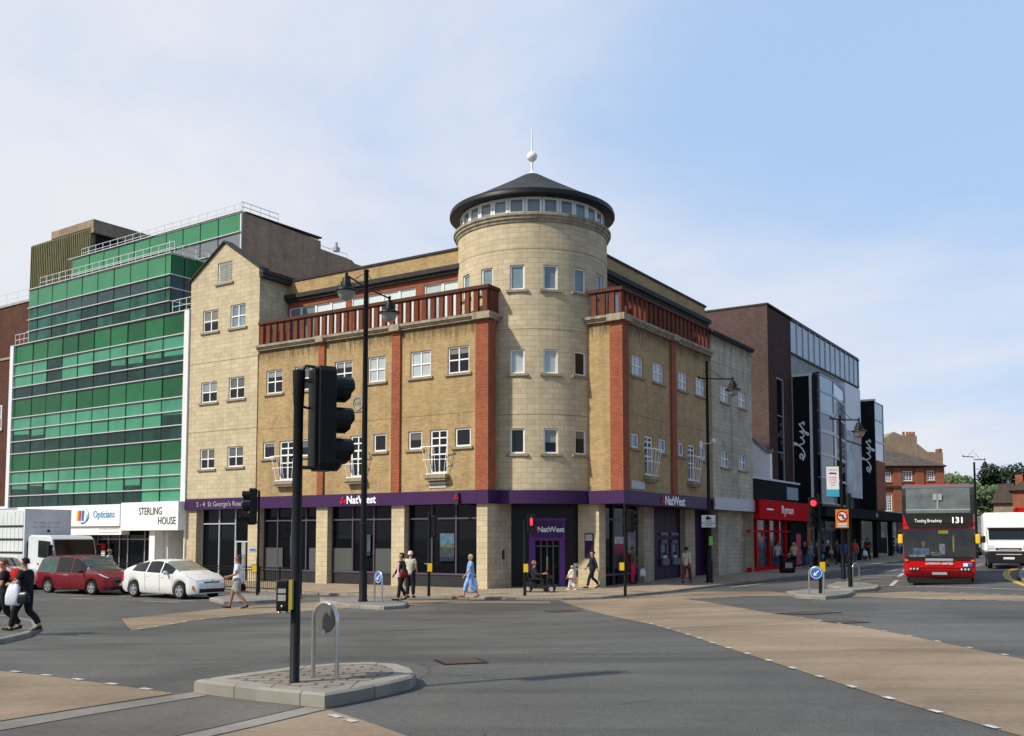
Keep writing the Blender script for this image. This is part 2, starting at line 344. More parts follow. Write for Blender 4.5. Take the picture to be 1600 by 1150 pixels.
def inset(poly, w):
    n = len(poly); ar = sum(poly[k][0]*poly[(k+1) % n][1]-poly[(k+1) % n][0]*poly[k][1] for k in range(n)); s = 1 if ar > 0 else -1; out = []
    for i in range(n):
        a, b, c = V(poly[i-1][:2]), V(poly[i][:2]), V(poly[(i+1) % n][:2])
        d1, d2 = (b-a).normalized(), (c-b).normalized(); n1, n2 = V((-d1.y, d1.x))*s, V((-d2.y, d2.x))*s
        m = n1+n2; m = m.normalized() if m.length > .2 else n1; k = max(.45, m.dot(n1)); out.append(tuple(b+m*(w/k)))
    return out
def smoothpoly(pts, it=2):
    for _ in range(it):
        q = []
        for i, p in enumerate(pts):
            r = pts[(i+1) % len(pts)]; q += [(p[0]*.75+r[0]*.25, p[1]*.75+r[1]*.25), (p[0]*.25+r[0]*.75, p[1]*.25+r[1]*.75)]
        pts = q
    return pts
KERB = bmat('kerb_stone', (.28, .262, .225), (.22, .205, .178), (.13, .12, .10), .9, 5, .012, streak=.1, patch=.22, off=0)
PAVE = bmat('tan_paving_block', (.35, .275, .195), (.28, .22, .155), (.18, .145, .11), .4, .3, .010, streak=0, patch=.16)
PAVEG = bmat('grey_paving_slab', (.24, .225, .20), (.20, .19, .17), (.12, .11, .1), .6, .45, .012, streak=0, patch=.2)
def asphalt(name, c, pk=.25, tan=False):
    m = bpy.data.materials.new(name); m.use_nodes = True; nt = m.node_tree; b = nt.nodes['Principled BSDF']; b.inputs['Roughness'].default_value = .82; b.inputs['Specular IOR Level'].default_value = .15
    tc = N(nt, 'ShaderNodeTexCoord')
    def noise(sc, det, lo, hi, a, z, rough=.6, mapping=None, dist=0):
        n = N(nt, 'ShaderNodeTexNoise', inp={'Scale': sc, 'Detail': det, 'Roughness': rough, 'Distortion': dist})
        if mapping: mp = N(nt, 'ShaderNodeMapping'); mp.inputs['Rotation'].default_value = mapping[0]; mp.inputs['Scale'].default_value = mapping[1]; LK(nt, tc.outputs['Object'], mp.inputs[0]); LK(nt, mp.outputs[0], n.inputs['Vector'])
        else: LK(nt, tc.outputs['Object'], n.inputs['Vector'])
        r = N(nt, 'ShaderNodeMapRange', inp={1: lo, 2: hi, 3: a, 4: z}); LK(nt, n.outputs[0], r.inputs[0]); return r.outputs[0], n
    fine, fn = noise(52, 4, .3, .7, 1-pk, 1+pk, .7)
    mid, _ = noise(9, 7, .3, .7, .84, 1.16, .75)
    big, _ = noise(.16, 5, .35, .65, .72, 1.16, dist=.8)
    tyre, _ = noise(.35, 4, .46, .68, 1.0, .74, mapping=((0, 0, math.radians(-28)), (.35, 2.6, 1)))
    vo = N(nt, 'ShaderNodeTexVoronoi', feature='DISTANCE_TO_EDGE', inp={'Scale': .42}); n4 = N(nt, 'ShaderNodeTexNoise', inp={'Scale': 1.6, 'Detail': 5})
    LK(nt, tc.outputs['Object'], n4.inputs['Vector']); mv = N(nt, 'ShaderNodeMix', data_type='RGBA'); mv.inputs[0].default_value = .28; LK(nt, tc.outputs['Object'], mv.inputs[6]); LK(nt, n4.outputs['Color'], mv.inputs[7]); LK(nt, mv.outputs[2], vo.inputs['Vector'])
    cr = N(nt, 'ShaderNodeMapRange', inp={1: 0, 2: .007, 3: .55 if not tan else .85, 4: 1}); LK(nt, vo.outputs[0], cr.inputs[0])
    sp, _ = noise(.5, 3, .45, .62, 0, 1)
    cm = N(nt, 'ShaderNodeMix', data_type='FLOAT'); LK(nt, sp, cm.inputs[0]); cm.inputs[2].default_value = 1; LK(nt, cr.outputs[0], cm.inputs[3])
    last = None
    for k, q in enumerate((fine, mid, big, tyre, cm.outputs[0])):
        ml = N(nt, 'ShaderNodeMix', data_type='RGBA', blend_type='MULTIPLY'); ml.inputs[0].default_value = 1
        if last: LK(nt, last, ml.inputs[6])
        else: ml.inputs[6].default_value = (*c, 1)
        LK(nt, q, ml.inputs[7]); last = ml.outputs[2]
    LK(nt, last, b.inputs['Base Color'])
    bp = N(nt, 'ShaderNodeBump', inp={'Strength': .35, 'Distance': .01}); LK(nt, fn.outputs[0], bp.inputs['Height']); LK(nt, bp.outputs[0], b.inputs['Normal'])
    return m
ASPH = asphalt('asphalt', (.108, .105, .098), .6)
ASPHW = asphalt('worn_asphalt', (.128, .120, .108))
TAN = asphalt('buff_surfacing', (.275, .208, .142), .14, True)
SETT = asphalt('granite_strip', (.24, .22, .195), .12, True)
LINEW = pmat('road_line_paint', (.42, .42, .40), .7, var=.45, scale=8)
LINEY = pmat('road_yellow_paint', (.55, .36, .05), .7, var=.2, scale=8)
def road():
    xs = [-1600, -600, -250, -140, -90, -65]+list(range(-50, 86))+[95, 120, 170, 260, 600, 1600]
    ys = [-1600, -400, -100, -40, -15]+list(range(-5, 141))+[150, 170, 220, 320, 600, 1600]
    me = bpy.data.meshes.new('road'); v = [(x, y, gz(x, y)) for y in ys for x in xs]; w = len(xs)
    me.from_pydata(v, [], [(j*w+i, j*w+i+1, (j+1)*w+i+1, (j+1)*w+i) for j in range(len(ys)-1) for i in range(w-1)])
    me.materials.append(ASPH); me.polygons.foreach_set('use_smooth', [True]*len(me.polygons)); o = bpy.data.objects.new('road', me); col.objects.link(o); tag(o, kind='structure')
road()
def P2(*pts): return [tuple(at(*p)[:2]) for p in pts]
def raised(name, poly, h, mat, kw=.14, kmat=None, label=None, cat=None):
    """a pavement or island: paved top, kerb stones round it"""
    ins = inset(poly, kw); mb = MB(); drape(mb, ins, h)
    o = mb.build(name, mat, recalc=False); tag(o, label, cat, kind='structure'); n = len(poly); kb = MB()
    for i in range(n):
        a, b, c, d = V(poly[i]), V(poly[(i+1) % n]), V(ins[(i+1) % n]), V(ins[i]); k = max(1, int((b-a).length/.9))
        for j in range(k):
            t0, t1 = j/k, (j+1)/k; e0, e1, f0, f1 = a.lerp(b, t0), a.lerp(b, t1), d.lerp(c, t0), d.lerp(c, t1)
            z = [gz(*q)+h for q in (e0, e1, f1, f0)]; s0, s1 = e0.lerp(f0, .15), e1.lerp(f1, .15)
            kb.face([(e0.x, e0.y, z[0]-h-.15), (e1.x, e1.y, z[1]-h-.15), (e1.x, e1.y, z[1]-.02), (e0.x, e0.y, z[0]-.02)], raw=True)
            kb.face([(e0.x, e0.y, z[0]-.02), (e1.x, e1.y, z[1]-.02), (s1.x, s1.y, z[1]+.004), (s0.x, s0.y, z[0]+.004)], raw=True)
            kb.face([(s0.x, s0.y, z[0]+.004), (s1.x, s1.y, z[1]+.004), (f1.x, f1.y, z[2]+.004), (f0.x, f0.y, z[3]+.004)], raw=True)
    kb.build('kerb', kmat or KERB, o, recalc=False); return o
KC = P2((0, 908), (150, 914), (300, 921), (440, 928), (600, 934), (800, 937.5), (880, 938), (940, 936.5), (1000, 931), (1080, 922), (1180, 909.5), (1260, 899.5), (1350, 886.5), (1415, 876.5))
far0, far1 = FR.p(130, 5, 0), FR.p(130, -2, 0)
k0 = V((*KC[0], 0)); ke = V((*KC[-1], 0))
pav = [tuple((k0+LD*25)[:2])]+KC+[tuple((ke+RD*60)[:2]), tuple((FR.p(150, -12, 0))[:2]), tuple(FR.p(10, -12, 0)[:2]), tuple(FL.p(0, -10, 0)[:2]), tuple((FL.p(60, -12, 0))[:2])]
raised('pavement', pav, .10, PAVE, .15)
ISL1 = P2((305, 1093), (506, 1108), (600, 1090), (640, 1080), (650, 1069), (640, 1059), (600, 1050), (540, 1047), (450, 1053), (330, 1078))
def isl(pts, name='traffic_island', top=None, h=.12, kw=.18): return raised(name, P2(*pts), h, top or PAVEG, kw)
SETTS = bmat('worn_sett_paving', (.25, .215, .175), (.19, .165, .135), (.11, .095, .078), .30, .19, .022, streak=0, patch=.3)
isl([(303, 1084), (400, 1097), (507, 1108), (560, 1098), (610, 1087), (640, 1079), (650, 1072), (644, 1064), (622, 1056), (580, 1053), (520, 1055), (450, 1062), (380, 1072)], 'near_traffic_island', SETTS, .16, .26)
isl([(327, 939), (350, 944.5), (400, 943.5), (440, 941), (472, 935), (440, 930), (380, 932)], 'crossing_island')
isl([(500, 942), (545, 950), (600, 953), (632, 951), (638, 946), (615, 941), (560, 938), (500, 938)], 'crossing_island')
isl([(1228, 929), (1245, 935), (1290, 937), (1325, 934), (1336, 929), (1320, 926), (1262, 925)], 'crossing_island')
isl([(1292, 919), (1330, 926.5), (1368, 924), (1375, 919), (1350, 914.5), (1310, 913)], 'crossing_island')
raised('near_pavement', [tuple(at(*p)[:2]) for p in ((-60, 962), (20, 968), (58, 976), (62, 985), (45, 996), (0, 1007), (-80, 1020))], .10, ASPHW, .15)
raised('far_pavement', P2((1640, 884), (1600, 889), (1592, 897), (1591, 905), (1600, 911), (1650, 920)), .12, PAVEG, .16)
# buff surfacing and granite strips
sheet('buff_crossing', [P2((190, 967), (280, 958), (380, 948), (480, 941.5), (560, 938), (640, 937.5), (860, 940), (860, 943), (700, 943), (560, 949), (400, 960), (300, 970), (206, 985.5)),
                        P2((-80, 992), (150, 974), (206, 986), (-80, 1009))][:1], .006, TAN)
sheet('buff_crossing', P2((875, 938.5), (1030, 930), (1100, 940), (1200, 958), (1400, 990), (1600, 1031), (1800, 1075), (1900, 1230), (1600, 1152), (1400, 1096), (1260, 1052), (1120, 1008), (1000, 972)), .006, TAN)
sheet('buff_crossing', P2((1012, 931), (1090, 924.5), (1200, 924), (1240, 928), (1236, 932), (1160, 932), (1040, 937)), .010, TAN)
sheet('buff_crossing', P2((1338, 928), (1420, 925), (1600, 931), (1700, 934), (1700, 943), (1600, 939), (1440, 936), (1330, 932.5)), .006, TAN)
sheet('buff_crossing', P2((-200, 1036), (0, 1049), (100, 1060), (200, 1074), (272, 1084), (150, 1103), (0, 1127), (-200, 1160)), .006, TAN)
sheet('granite_strip', P2((-200, 1163), (0, 1129), (150, 1105), (303, 1082), (325, 1087), (160, 1114), (0, 1142), (-200, 1180)), .006, SETT)
sheet('granite_strip', P2((200, 1168), (330, 1140), (480, 1105), (512, 1108), (400, 1135), (280, 1162), (230, 1175)), .006, SETT)
sheet('buff_crossing', P2((280, 1165), (400, 1137), (514, 1110), (560, 1124), (640, 1152), (680, 1180), (300, 1180)), .006, TAN)
sheet('worn_asphalt_strip', P2((-200, 1182), (0, 1144), (160, 1116), (326, 1088), (478, 1104), (330, 1138), (190, 1168), (140, 1180)), .004, ASPHW)
# painted lines
def line(pts, w, mat=LINEW, name='road_line', up=.012, lift=0):
    mb = MB(); q = [V((*at(*p)[:2], 0)) for p in pts]
    for a, b in zip(q, q[1:]):
        d = (b-a).normalized(); n = V((-d.y, d.x, 0))*w/2; drape(mb, [(a+n)[:2], (b+n)[:2], (b-n)[:2], (a-n)[:2]], up)
    return mb
lm = MB()
def addl(pts, w, mat=None):
    m = line(pts, w); n = len(lm.v); lm.v += m.v; lm.f += [tuple(n+i for i in f) for f in m.f]; lm.m += m.m
for pts in [((113, 935.5), (144, 936.5)), ((92, 930), (128, 931)), ((186, 932), (247, 933.5)), ((222, 939.5), (280, 942)), ((262, 940.5), (328, 937)), ((60, 927), (88, 927.5))]: addl(pts, .11)
addl(((1141, 918), (1225, 908)), .14); addl(((1341, 892.5), (1367, 889)), .16); addl(((1318, 910), (1345, 905)), .12)
addl(((1392, 916), (1700, 925)), .16); addl(((1404, 908), (1470, 909.5)), .10); addl(((1515, 910), (1590, 912)), .10)
for a, b in (((1392, 916), (1401, 907)), ((1404, 902), (1411, 896)), ((1412, 893), (1416, 889))): addl((a, b), .18)
for a, b in (((1383, 895), (1402, 890)), ((1369, 899), (1408, 900)), ((1349, 903), (1392, 904)), ((1351, 909), (1390, 909.5)), ((1340, 915), (1386, 915.5)), ((1403, 890), (1415, 890)), ((1522, 885), (1536, 881))): addl((a, b), .11)
tag(lm.build('road_line', LINEW, recalc=False), kind='structure')
ym = MB()
for off in (0, 6):
    m = line([(1600-off+4, 884), (1577-off, 893), (1575-off, 898), (1579-off, 904), (1596-off, 912), (1625-off, 922)], .13); n = len(ym.v); ym.v += m.v; ym.f += [tuple(n+i for i in f) for f in m.f]; ym.m += m.m
for q in (((200, 969), (175, 962)), ((206, 990), (75, 992))): pass
tag(ym.build('road_yellow_line', LINEY, recalc=False), kind='structure')
# studs that edge the buff surfacing: short dashes
sm_ = MB()
def studs(pts, n, w=.16, l=.32, t0=0):
    q = [V((*at(*p)[:2], 0)) for p in pts]; L = [0]
    for a, b in zip(q, q[1:]): L.append(L[-1]+(b-a).length)
    for i in range(n):
        s = L[-1]*(i+.5)/n
        k = max(j for j in range(len(q)-1) if L[j] <= s); d = (q[k+1]-q[k]).normalized(); c = q[k]+d*(s-L[k]); nn = V((-d.y, d.x, 0))*w/2; e = d*l/2
        drape(sm_, [(c-e-nn)[:2], (c+e-nn)[:2], (c+e+nn)[:2], (c-e+nn)[:2]], .014)
studs([(1000, 971.5), (1120, 1007.5), (1260, 1051.5), (1400, 1095.5), (1600, 1151)], 17, .09, .19)
studs([(1240, 964), (1400, 990), (1600, 1030)], 9, .07, .18)
studs([(0, 1048), (38, 1052), (92, 1058.5), (145, 1065.5), (197, 1073), (256, 1082)], 5, .09, .19)
studs([(206, 985), (300, 969.5), (400, 959.5), (560, 948.5)], 12, .10, .26); studs([(1040, 937.5), (1160, 932.5)], 6, .1, .3); studs([(1440, 936.5), (1600, 940)], 7, .1, .3)
studs([(1420, 924.5), (1600, 930.5)], 7, .1, .3); studs([(512, 1117), (560, 1131)], 2, .09, .2)
tag(sm_.build('road_stud_marking', LINEW, recalc=False), kind='structure')
# trench repairs, a little darker or paler than the road round them
ASPHD = asphalt('patched_asphalt', (.088, .088, .085), .3); ASPHL = asphalt('old_asphalt', (.128, .122, .112), .3); TAR = pmat('tar_joint', (.035, .035, .036), .5)
def patch(pts, mat, nm='road_patch'):
    P = P2(*pts); sheet(nm, P, .0045, mat); ins = inset(P, .03); n = len(P); m = MB()
    for i in range(n): drape(m, [P[i], P[(i+1) % n], ins[(i+1) % n], ins[i]], .0075)
    tag(m.build('tar_seam', TAR, recalc=False), kind='structure')
# iron covers in the road
IRON = pmat('rusty_iron_cover', (.075, .05, .035), .7, var=.4, scale=20)
def cover(px, py, r, ang, lab, w=1):
    c = at(px, py); mb = MB(); pts = [(c.x+r*math.cos(ang+math.pi/4+k*math.pi/2)*w, c.y+r*math.sin(ang+math.pi/4+k*math.pi/2)) for k in range(4)]; drape(mb, pts, .012)
    fr = MB(); ins = inset(pts, -.05); drape(fr, ins, .008); o = mb.build('manhole_cover', IRON, recalc=False); tag(o, lab, 'manhole cover'); fr.build('frame', MATTE, o, recalc=False)
cover(720, 1034, .42, .3, 'rusty square manhole cover in the asphalt right of the near island'); cover(880, 955, .6, .5, 'iron manhole cover in the road beside the wide buff band')
cover(1263, 958, .8, .6, 'dark iron cover in the road below the keep-left bollard'); cover(1320, 972, .5, .2, 'small worn cover in the far asphalt between island and buff band')
# ------------------------------------------------------------ wall and window kit
def wall(mb, fr, u0, u1, z0, z1, holes=(), off=0, rev=.14, clips=(), arc=None):
    """a wall face with real openings and reveals; arc=(centre, radius) bends u (degrees) round a drum"""
    us = sorted({u0, u1, *[h[0] for h in holes], *[h[1] for h in holes]}); zs = sorted({z0, z1, *[h[2] for h in holes], *[h[3] for h in holes]})
    if arc:
        st = 3; us = sorted(set(us) | {u0+st*i for i in range(int((u1-u0)/st)+1)})
    P = (lambda u, o, z: arc[0]+V((math.sin(math.radians(u))*(arc[1]+o), -math.cos(math.radians(u))*(arc[1]+o), z))) if arc else (lambda u, o, z: fr.p(u, off+o, z))
    for a, b in zip(us, us[1:]):
        if b-a < 1e-6: continue
        for c, d in zip(zs, zs[1:]):
            mu, mz = (a+b)/2, (c+d)/2
            if any(h[0] < mu < h[1] and h[2] < mz < h[3] for h in holes): continue
            poly = [(a, c), (b, c), (b, d), (a, d)]
            for f in clips:
                out = []
                for i, p in enumerate(poly):
                    q = poly[(i+1) % len(poly)]; x, y = f(*p), f(*q)
                    if x >= 0: out.append(p)
                    if (x >= 0) != (y >= 0): t = x/(x-y); out.append((p[0]+(q[0]-p[0])*t, p[1]+(q[1]-p[1])*t))
                poly = out
                if len(poly) < 3: break
            if len(poly) >= 3: mb.face([P(u, 0, z) for u, z in poly], raw=True)
    for h in holes:
        a, b, c, d = h
        for q in (((a, c), (b, c)), ((b, c), (b, d)), ((b, d), (a, d)), ((a, d), (a, c))):
            (p, r), (s, t) = q
            mb.face([P(p, 0, r), P(s, 0, t), P(s, -rev, t), P(p, -rev, r)], raw=True)
def window(parent, fr, u0, u1, z0, z1, cols=1, rows=1, off=-.12, fm=None, gm=None, fw=.07, bar=.058, sill=.22, name='window', sillw=.14, rowz=None, sillm=None):
    f = MB(fr); o0, o1 = off, off+.06
    f.box(u0, u0+fw, o0, o1, z0, z1); f.box(u1-fw, u1, o0, o1, z0, z1); f.box(u0+fw, u1-fw, o0, o1, z0, z0+fw); f.box(u0+fw, u1-fw, o0, o1, z1-fw, z1)
    a, b, c, d = u0+fw, u1-fw, z0+fw, z1-fw
    for i in range(1, cols): x = a+(b-a)*i/cols; f.box(x-bar/2, x+bar/2, o0+.005, o1-.008, c, d)
    for z in (rowz or [c+(d-c)*i/rows for i in range(1, rows)]): f.box(a, b, o0+.008, o1-.004, z-bar/2, z+bar/2)
    w = f.build(name, fm or WHITE, parent)
    if gm in (GLASS, None) and name == 'window' and random.random() < .45:
        bl = MB(fr); bl.box(a+.005, b-.005, o0+.013, o0+.0155, d-(d-c)*random.uniform(.2, .65), d); bl.build('blind', rg_(), w)
    g = MB(fr); g.box(a, b, o0-.02, o0+.012, c, d); g.build('pane', gm or GLASS, w)
    if sill:
        s = MB(fr); s.box(u0-sillw, u1+sillw, -.13, .09, z0-sill*.5, z0-.003); s.build('sill', sillm or SILL, w)
    return w
rg_ = lambda: random.choice([pmat('grey_blind', (.12, .125, .12), .5), pmat('cream_blind', (.20, .19, .16), .6), pmat('net_curtain', (.26, .27, .27), .7, var=.2, scale=14)])
def rg(*ms): return random.choice(ms)
# ------------------------------------------------------------ the corner bank building
bank = thing('corner_building', FL.p(2, -6, -.5), 'yellow brick and stone corner building with red piers, purple shop band and round tower', 'building')
WB, WT = 3.93, 11.50       # brick between the purple band and the coping
T0 = V((.975, 46.99, 0)); TR = 3.6
H2 = [(12.60, 13.76), (10.66, 11.74), (7.88, 9.02), (5.82, 6.88), (3.12, 4.30), (.97, 2.16)]
H1 = [(13.06, 13.92), (11.62, 12.74), (10.56, 11.30), (8.42, 9.20), (7.02, 7.96), (5.72, 6.50), (3.60, 4.40), (2.15, 3.14), (.88, 1.74)]
GL2 = [GLASS, GLASS, GLASS, GLASSL, GLASSL, GLASS]
hol = [(a, b, 9.22, 10.44) for a, b in H2]+[(a, b, 4.74 if i % 3 == 1 else 5.90, 6.74) for i, (a, b) in enumerate(H1)]
mb = MB(); wall(mb, FL, .0, 14.35, WB, WT, hol); mb.build('brick_wall', YBRICK, bank, recalc=False)
for (a, b), g in zip(H2, GL2): window(bank, FL, a, b, 9.22, 10.44, 2, 2, gm=g)
def juliet(fr, u0, u1, z0, parent, flip=1):
    c = (u0+u1)/2; w0, w1 = (u1-u0)/2+.02, (u1-u0)/2+.19; h = 1.22; mb = MB(fr)
    s = .20; b0, b1 = w0-.06, w1+.02
    def ringp(k, n=9):   # bowed plan: k=0 bottom, 1 top
        hw = b0+(b1-b0)*k; dp = .22+.15*k; return [(c-hw, .05)]+[(c-hw, dp*.9)]+[(c-hw+2*hw*i/(n-1), dp) for i in range(1, n-1)]+[(c+hw, dp*.9), (c+hw, .05)]
    for k, r in ((0, .022), (.52, .018), (1, .028)): mb.tube([(u, o, z0+h*k) for u, o in ringp(k)], r, 6)
    A, B = ringp(0), ringp(1)
    for i in (1, 3, 5, 7, 9): mb.tube([(A[i][0], A[i][1], z0), (B[i][0], B[i][1], z0+h)], .015, 5)
    for k in (0, .52, 1): q = ringp(k); mb.box(q[1][0]-.07, q[1][0]+.01, q[1][1]-.03, q[1][1]+.03, z0+h*k-.03, z0+h*k+.03); mb.box(q[-2][0]-.01, q[-2][0]+.07, q[-2][1]-.03, q[-2][1]+.03, z0+h*k-.03, z0+h*k+.03)
    o = mb.build('balcony_railing', WHITE, parent)
    m = MB(fr); m.box(c-w0-.12, c+w0+.12, .0, .34, z0-.20, z0-.04, 0, 0); m.box(c-w0-.05, c+w0+.05, .0, .28, z0-.30, z0-.203); m.build('ledge', SILL, o)
def lowrow(fr, H, z=0, gm=None):
    for i, (a, b) in enumerate(H):
        if i % 3 == 1:
            window(bank, fr, a, b, 4.74, 6.74, 2, 2, fw=.09, name='french_window', sill=0, rowz=[5.62, 6.02, 6.36], gm=gm or GLASS); juliet(fr, a, b, 4.72, bank)
        else: window(bank, fr, a, b, 5.90, 6.74, gm=gm or GLASS, fw=.08)
lowrow(FL, H1)
for u0, u1, nm in ((9.63, 10.02, 0), (4.84, 5.34, 0), (-.02, .56, 1)):
    mb = MB(FL); mb.box(u0, u1, .003, .11, WB-.01, WT-.02); mb.build('red_pier', RBRICK, bank)
mb = MB(FL); mb.box(-.12, -.002, -.50, .105, WB-.01, WT-.021); mb.build('red_pier', RBRICK, bank)
FRL = Fr(A0, RD, NR)                       # return wall of the left wing, u runs back from its corner
mb = MB(); wall(mb, FRL, 0, 2.4, WB, WT); mb.build('brick_wall', YBRICK, bank, recalc=False)
for z in (7.42,):
    for f, a, b in ((FL, 5.36, 9.61), (FL, .58, 4.82), (FL, 10.04, 14.33)): mb = MB(f); mb.box(a, b, -.01, .004, z-.012, z+.012); mb.build('movement_joint', JOINT, bank)
# gable block
GU0, GU1, GA = 14.35, 19.74, 17.05
gh = [(17.50, 18.72, 12.97, 14.17), (15.37, 16.54, 12.97, 14.22), (17.48, 18.74, 9.12, 10.25), (15.36, 16.57, 9.16, 10.32), (17.57, 18.72, 5.53, 6.62), (15.36, 16.56, 5.57, 6.65), (16.47, 17.61, 15.52, 16.65)]
mb = MB(); wall(mb, FL, GU0, GU1, WB-.02, 17.9, gh, off=.02, clips=[lambda u, z: 16.02+(GU1-u)*.66-z if u > GA else 1e-3+17.80-z-(0), lambda u, z: 16.02+(GU1-u)*.66-z, lambda u, z: 16.02+(u-GU0)*.66-z])
mb.build('gable_wall', STONE, bank, recalc=False)
FG = Fr(FL.p(0, .02, 0), LD, NL)
for i, (a, b, c, d) in enumerate(gh[:6]): window(bank, FG, a, b, c, d, 2, 2, gm=GLASS if i != 1 else GLASSB)
a, b, c, d = gh[6]; w = window(bank, FG, a, b, c, d, 1, 1, name='louvre_vent', gm=WHITE)
lv = MB(FG)
for i in range(11): z = c+.12+i*(d-c-.24)/10.5; lv.prism([(a+.09, z), (b-.09, z), (b-.09, z+.055), (a+.09, z+.055)], -.085, -.045)
lv.build('louvre_slats', CONC, w)
mb = MB(); FGS = Fr(FL.p(GU0, 0, 0), RD, NR); wall(mb, FGS, -.02, 9, 11.4, 15.6); FGT = Fr(FL.p(GU1, 0, 0), RD, -NR); wall(mb, FGT, -.02, 9, 10, 15.6); mb.build('side_wall', STONE_G, bank, recalc=False)
mb = MB()
zt = 16.02+(GU1-GA)*.66
for s, (ua, ub) in ((1, (GU0-.10, GA)), (-1, (GU1+.12, GA))):
    za = 16.02-(.10*.66)
    mb.face([FL.p(ua, .14, za+.02), FL.p(ub, .14, zt+.03), FL.p(ub, -.5, zt+.03), FL.p(ua, -.5, za+.02)], raw=True)
    mb.face([FL.p(ua, .14, za+.02), FL.p(ub, .14, zt+.03), FL.p(ub, .14, zt-.07), FL.p(ua, .14, za-.08)], raw=True)
    mb.face([FL.p(ua, .14, za-.08), FL.p(ub, .14, zt-.07), FL.p(ub, -.5, zt-.07), FL.p(ua, -.5, za-.08)], raw=True)
    mb.face([FL.p(ua, .14, za+.02), FL.p(ua, .14, za-.08), FL.p(ua, -.5, za-.08), FL.p(ua, -.5, za+.02)], raw=True)
mb.build('gable_roof', DARKCAP, bank)
mb = MB(FL); mb.box(GU0-.34, GU0-.02, -8.5, .10, 15.62, 15.80); mb.box(GU0-.28, GU0-.02, -8.5, .06, 15.40, 15.62); mb.box(GU0-.22, GU0-.001, .023, .075, 15.45, 16.05); mb.build('eaves_gutter', DARKCAP, bank)
mb = MB(FL); mb.box(GU0, GU0+.03, .0, .035, WB, 11.4); mb.build('movement_joint', JOINT, bank)
for z in (11.3, 7.55): mb = MB(FL); mb.box(GU0+.05, GU1, .015, .024, z-.010, z+.010); mb.build('movement_joint', JOINT, bank)
# coping and balustrade of both wings
def coping(fr, u0, u1, breaks, ends=(0, 0)):
    mb = MB(fr); mb.box(u0, u1, -.3, .14, WT, WT+.09); mb.box(u0, u1, -.3, .20, WT+.092, WT+.16); mb.box(u0, u1, -.3, .26, WT+.162, WT+.28)
    for a, b in breaks: mb.box(a-.05, b+.05, .1, .31, WT-.02, WT+.285)
    return mb.build('coping', COPING, bank)
coping(FL, -.30, 14.35, ((9.63, 10.02), (4.84, 5.34), (-.26, .56)))
coping(FRL, -.27, 1.9, ())
def balus(fr, us, z0, z1, w=.25, posts=()):
    for u in us:
        k = .19 if u in posts else w/2
        mb = MB(fr); mb.box(u-k, u+k, -.11, .03, z0, z1); mb.build('baluster', BALB, bank)
def rail(fr, u0, u1):
    mb = MB(fr); mb.box(u0, u1, -.23, .11, 12.88, 13.03); mb.box(u0, u1, -.2, .08, WT+.282, WT+.34); mb.build('balustrade_rail', REDCAP, bank)
n = 29
balus(FL, [.12+i*(14.15-.12)/n for i in range(n+1)], WT+.34, 12.88); rail(FL, -.12, 14.33)
balus(FRL, [.30, .62, .94, 1.26], WT+.34, 12.88, .30); mb = MB(FRL); mb.box(.13, 1.6, -.22, .11, 12.882, 13.03); mb.build('balustrade_rail', REDCAP, bank)
# top storey, set back
ST_ = -2.02
top = Fr(FL.p(0, ST_, 0), LD, NL)
tw = []
for a, b, k in ((10.21, 14.50, 4), (5.64, 9.86, 4), (2.90, 5.13, 2)):
    for i in range(k): tw.append((a+(b-a)*i/k, a+(b-a)*(i+1)/k))
mb = MB(); wall(mb, top, 1.0, 14.35, 11.5, 14.55, [(a, b, 12.2, 14.15) for a, b in ((10.21, 14.50-.2), (5.64, 9.86), (2.90, 5.13))]); mb.build('top_storey_wall', RBRICK, bank, recalc=False)
for i, (a, b) in enumerate(tw): window(bank, top, a+.01, min(b-.01, 14.28), 12.2, 14.15, gm=[GLASSL, GLASSW, GLASSW, GLASSW, GLASSW, GLASSW, GLASSW, GLASSL, GLASSW, GLASSW][9-i] if i not in (2, 3) else GLASSB, fw=.06, sill=0)
mb = MB(); wall(mb, top, 1.0, 14.35, 14.83, 15.58, off=.03); mb.build('parapet_wall', YBRICK, bank, recalc=False)
mb = MB(top); mb.box(1, 14.35, -.3, .18, 14.45, 14.60); mb.box(1, 14.35, -.3, .30, 14.602, 14.83); mb.build('cornice', DARKCAP, bank)
mb = MB(top); mb.box(1, 14.35, -.35, .10, 15.58, 15.68); mb.build('parapet_coping', DARKCAP, bank)
# right wing
RH2 = [(1.05, 2.24), (3.32, 4.54), (6.34, 7.44), (8.57, 9.76)]; RH1 = [(.92, 1.76), (2.32, 3.26), (3.88, 4.75), (6.23, 6.93), (7.44, 8.37), (9.04, 9.82)]
hol = [(a, b, 9.22, 10.16) for a, b in RH2]+[(a, b, 4.74 if i % 3 == 1 else 5.90, 6.56) for i, (a, b) in enumerate(RH1)]
mb = MB(); wall(mb, FR, 0, 10.5, WB-.04, WT, hol); mb.build('brick_wall', YBRICK, bank, recalc=False)
for a, b in RH2: window(bank, FR, a, b, 9.22, 10.16, 2, 2, gm=rg(GLASSL, GLASSB, GLASSL), fw=.06)
for i, (a, b) in enumerate(RH1):
    if i % 3 == 1: window(bank, FR, a, b, 4.74, 6.56, 2, 2, fw=.09, name='french_window', sill=0, rowz=[5.62, 6.02, 6.3]); juliet(FR, a, b, 4.72, bank)
    else: window(bank, FR, a, b, 5.90, 6.56, fw=.08, gm=rg(GLASS, GLASSB))
for u0, u1 in ((-.02, .52), (5.28, 5.83)): mb = MB(FR); mb.box(u0, u1, .003, .11, WB-.05, WT-.02); mb.build('red_pier', RBRICK, bank)
FRR = Fr(B0, LD, NL)
mb = MB(FRR); mb.box(-.108, .52, .003, .11, WB-.05, WT-.022); mb.build('red_pier', RBRICK, bank)
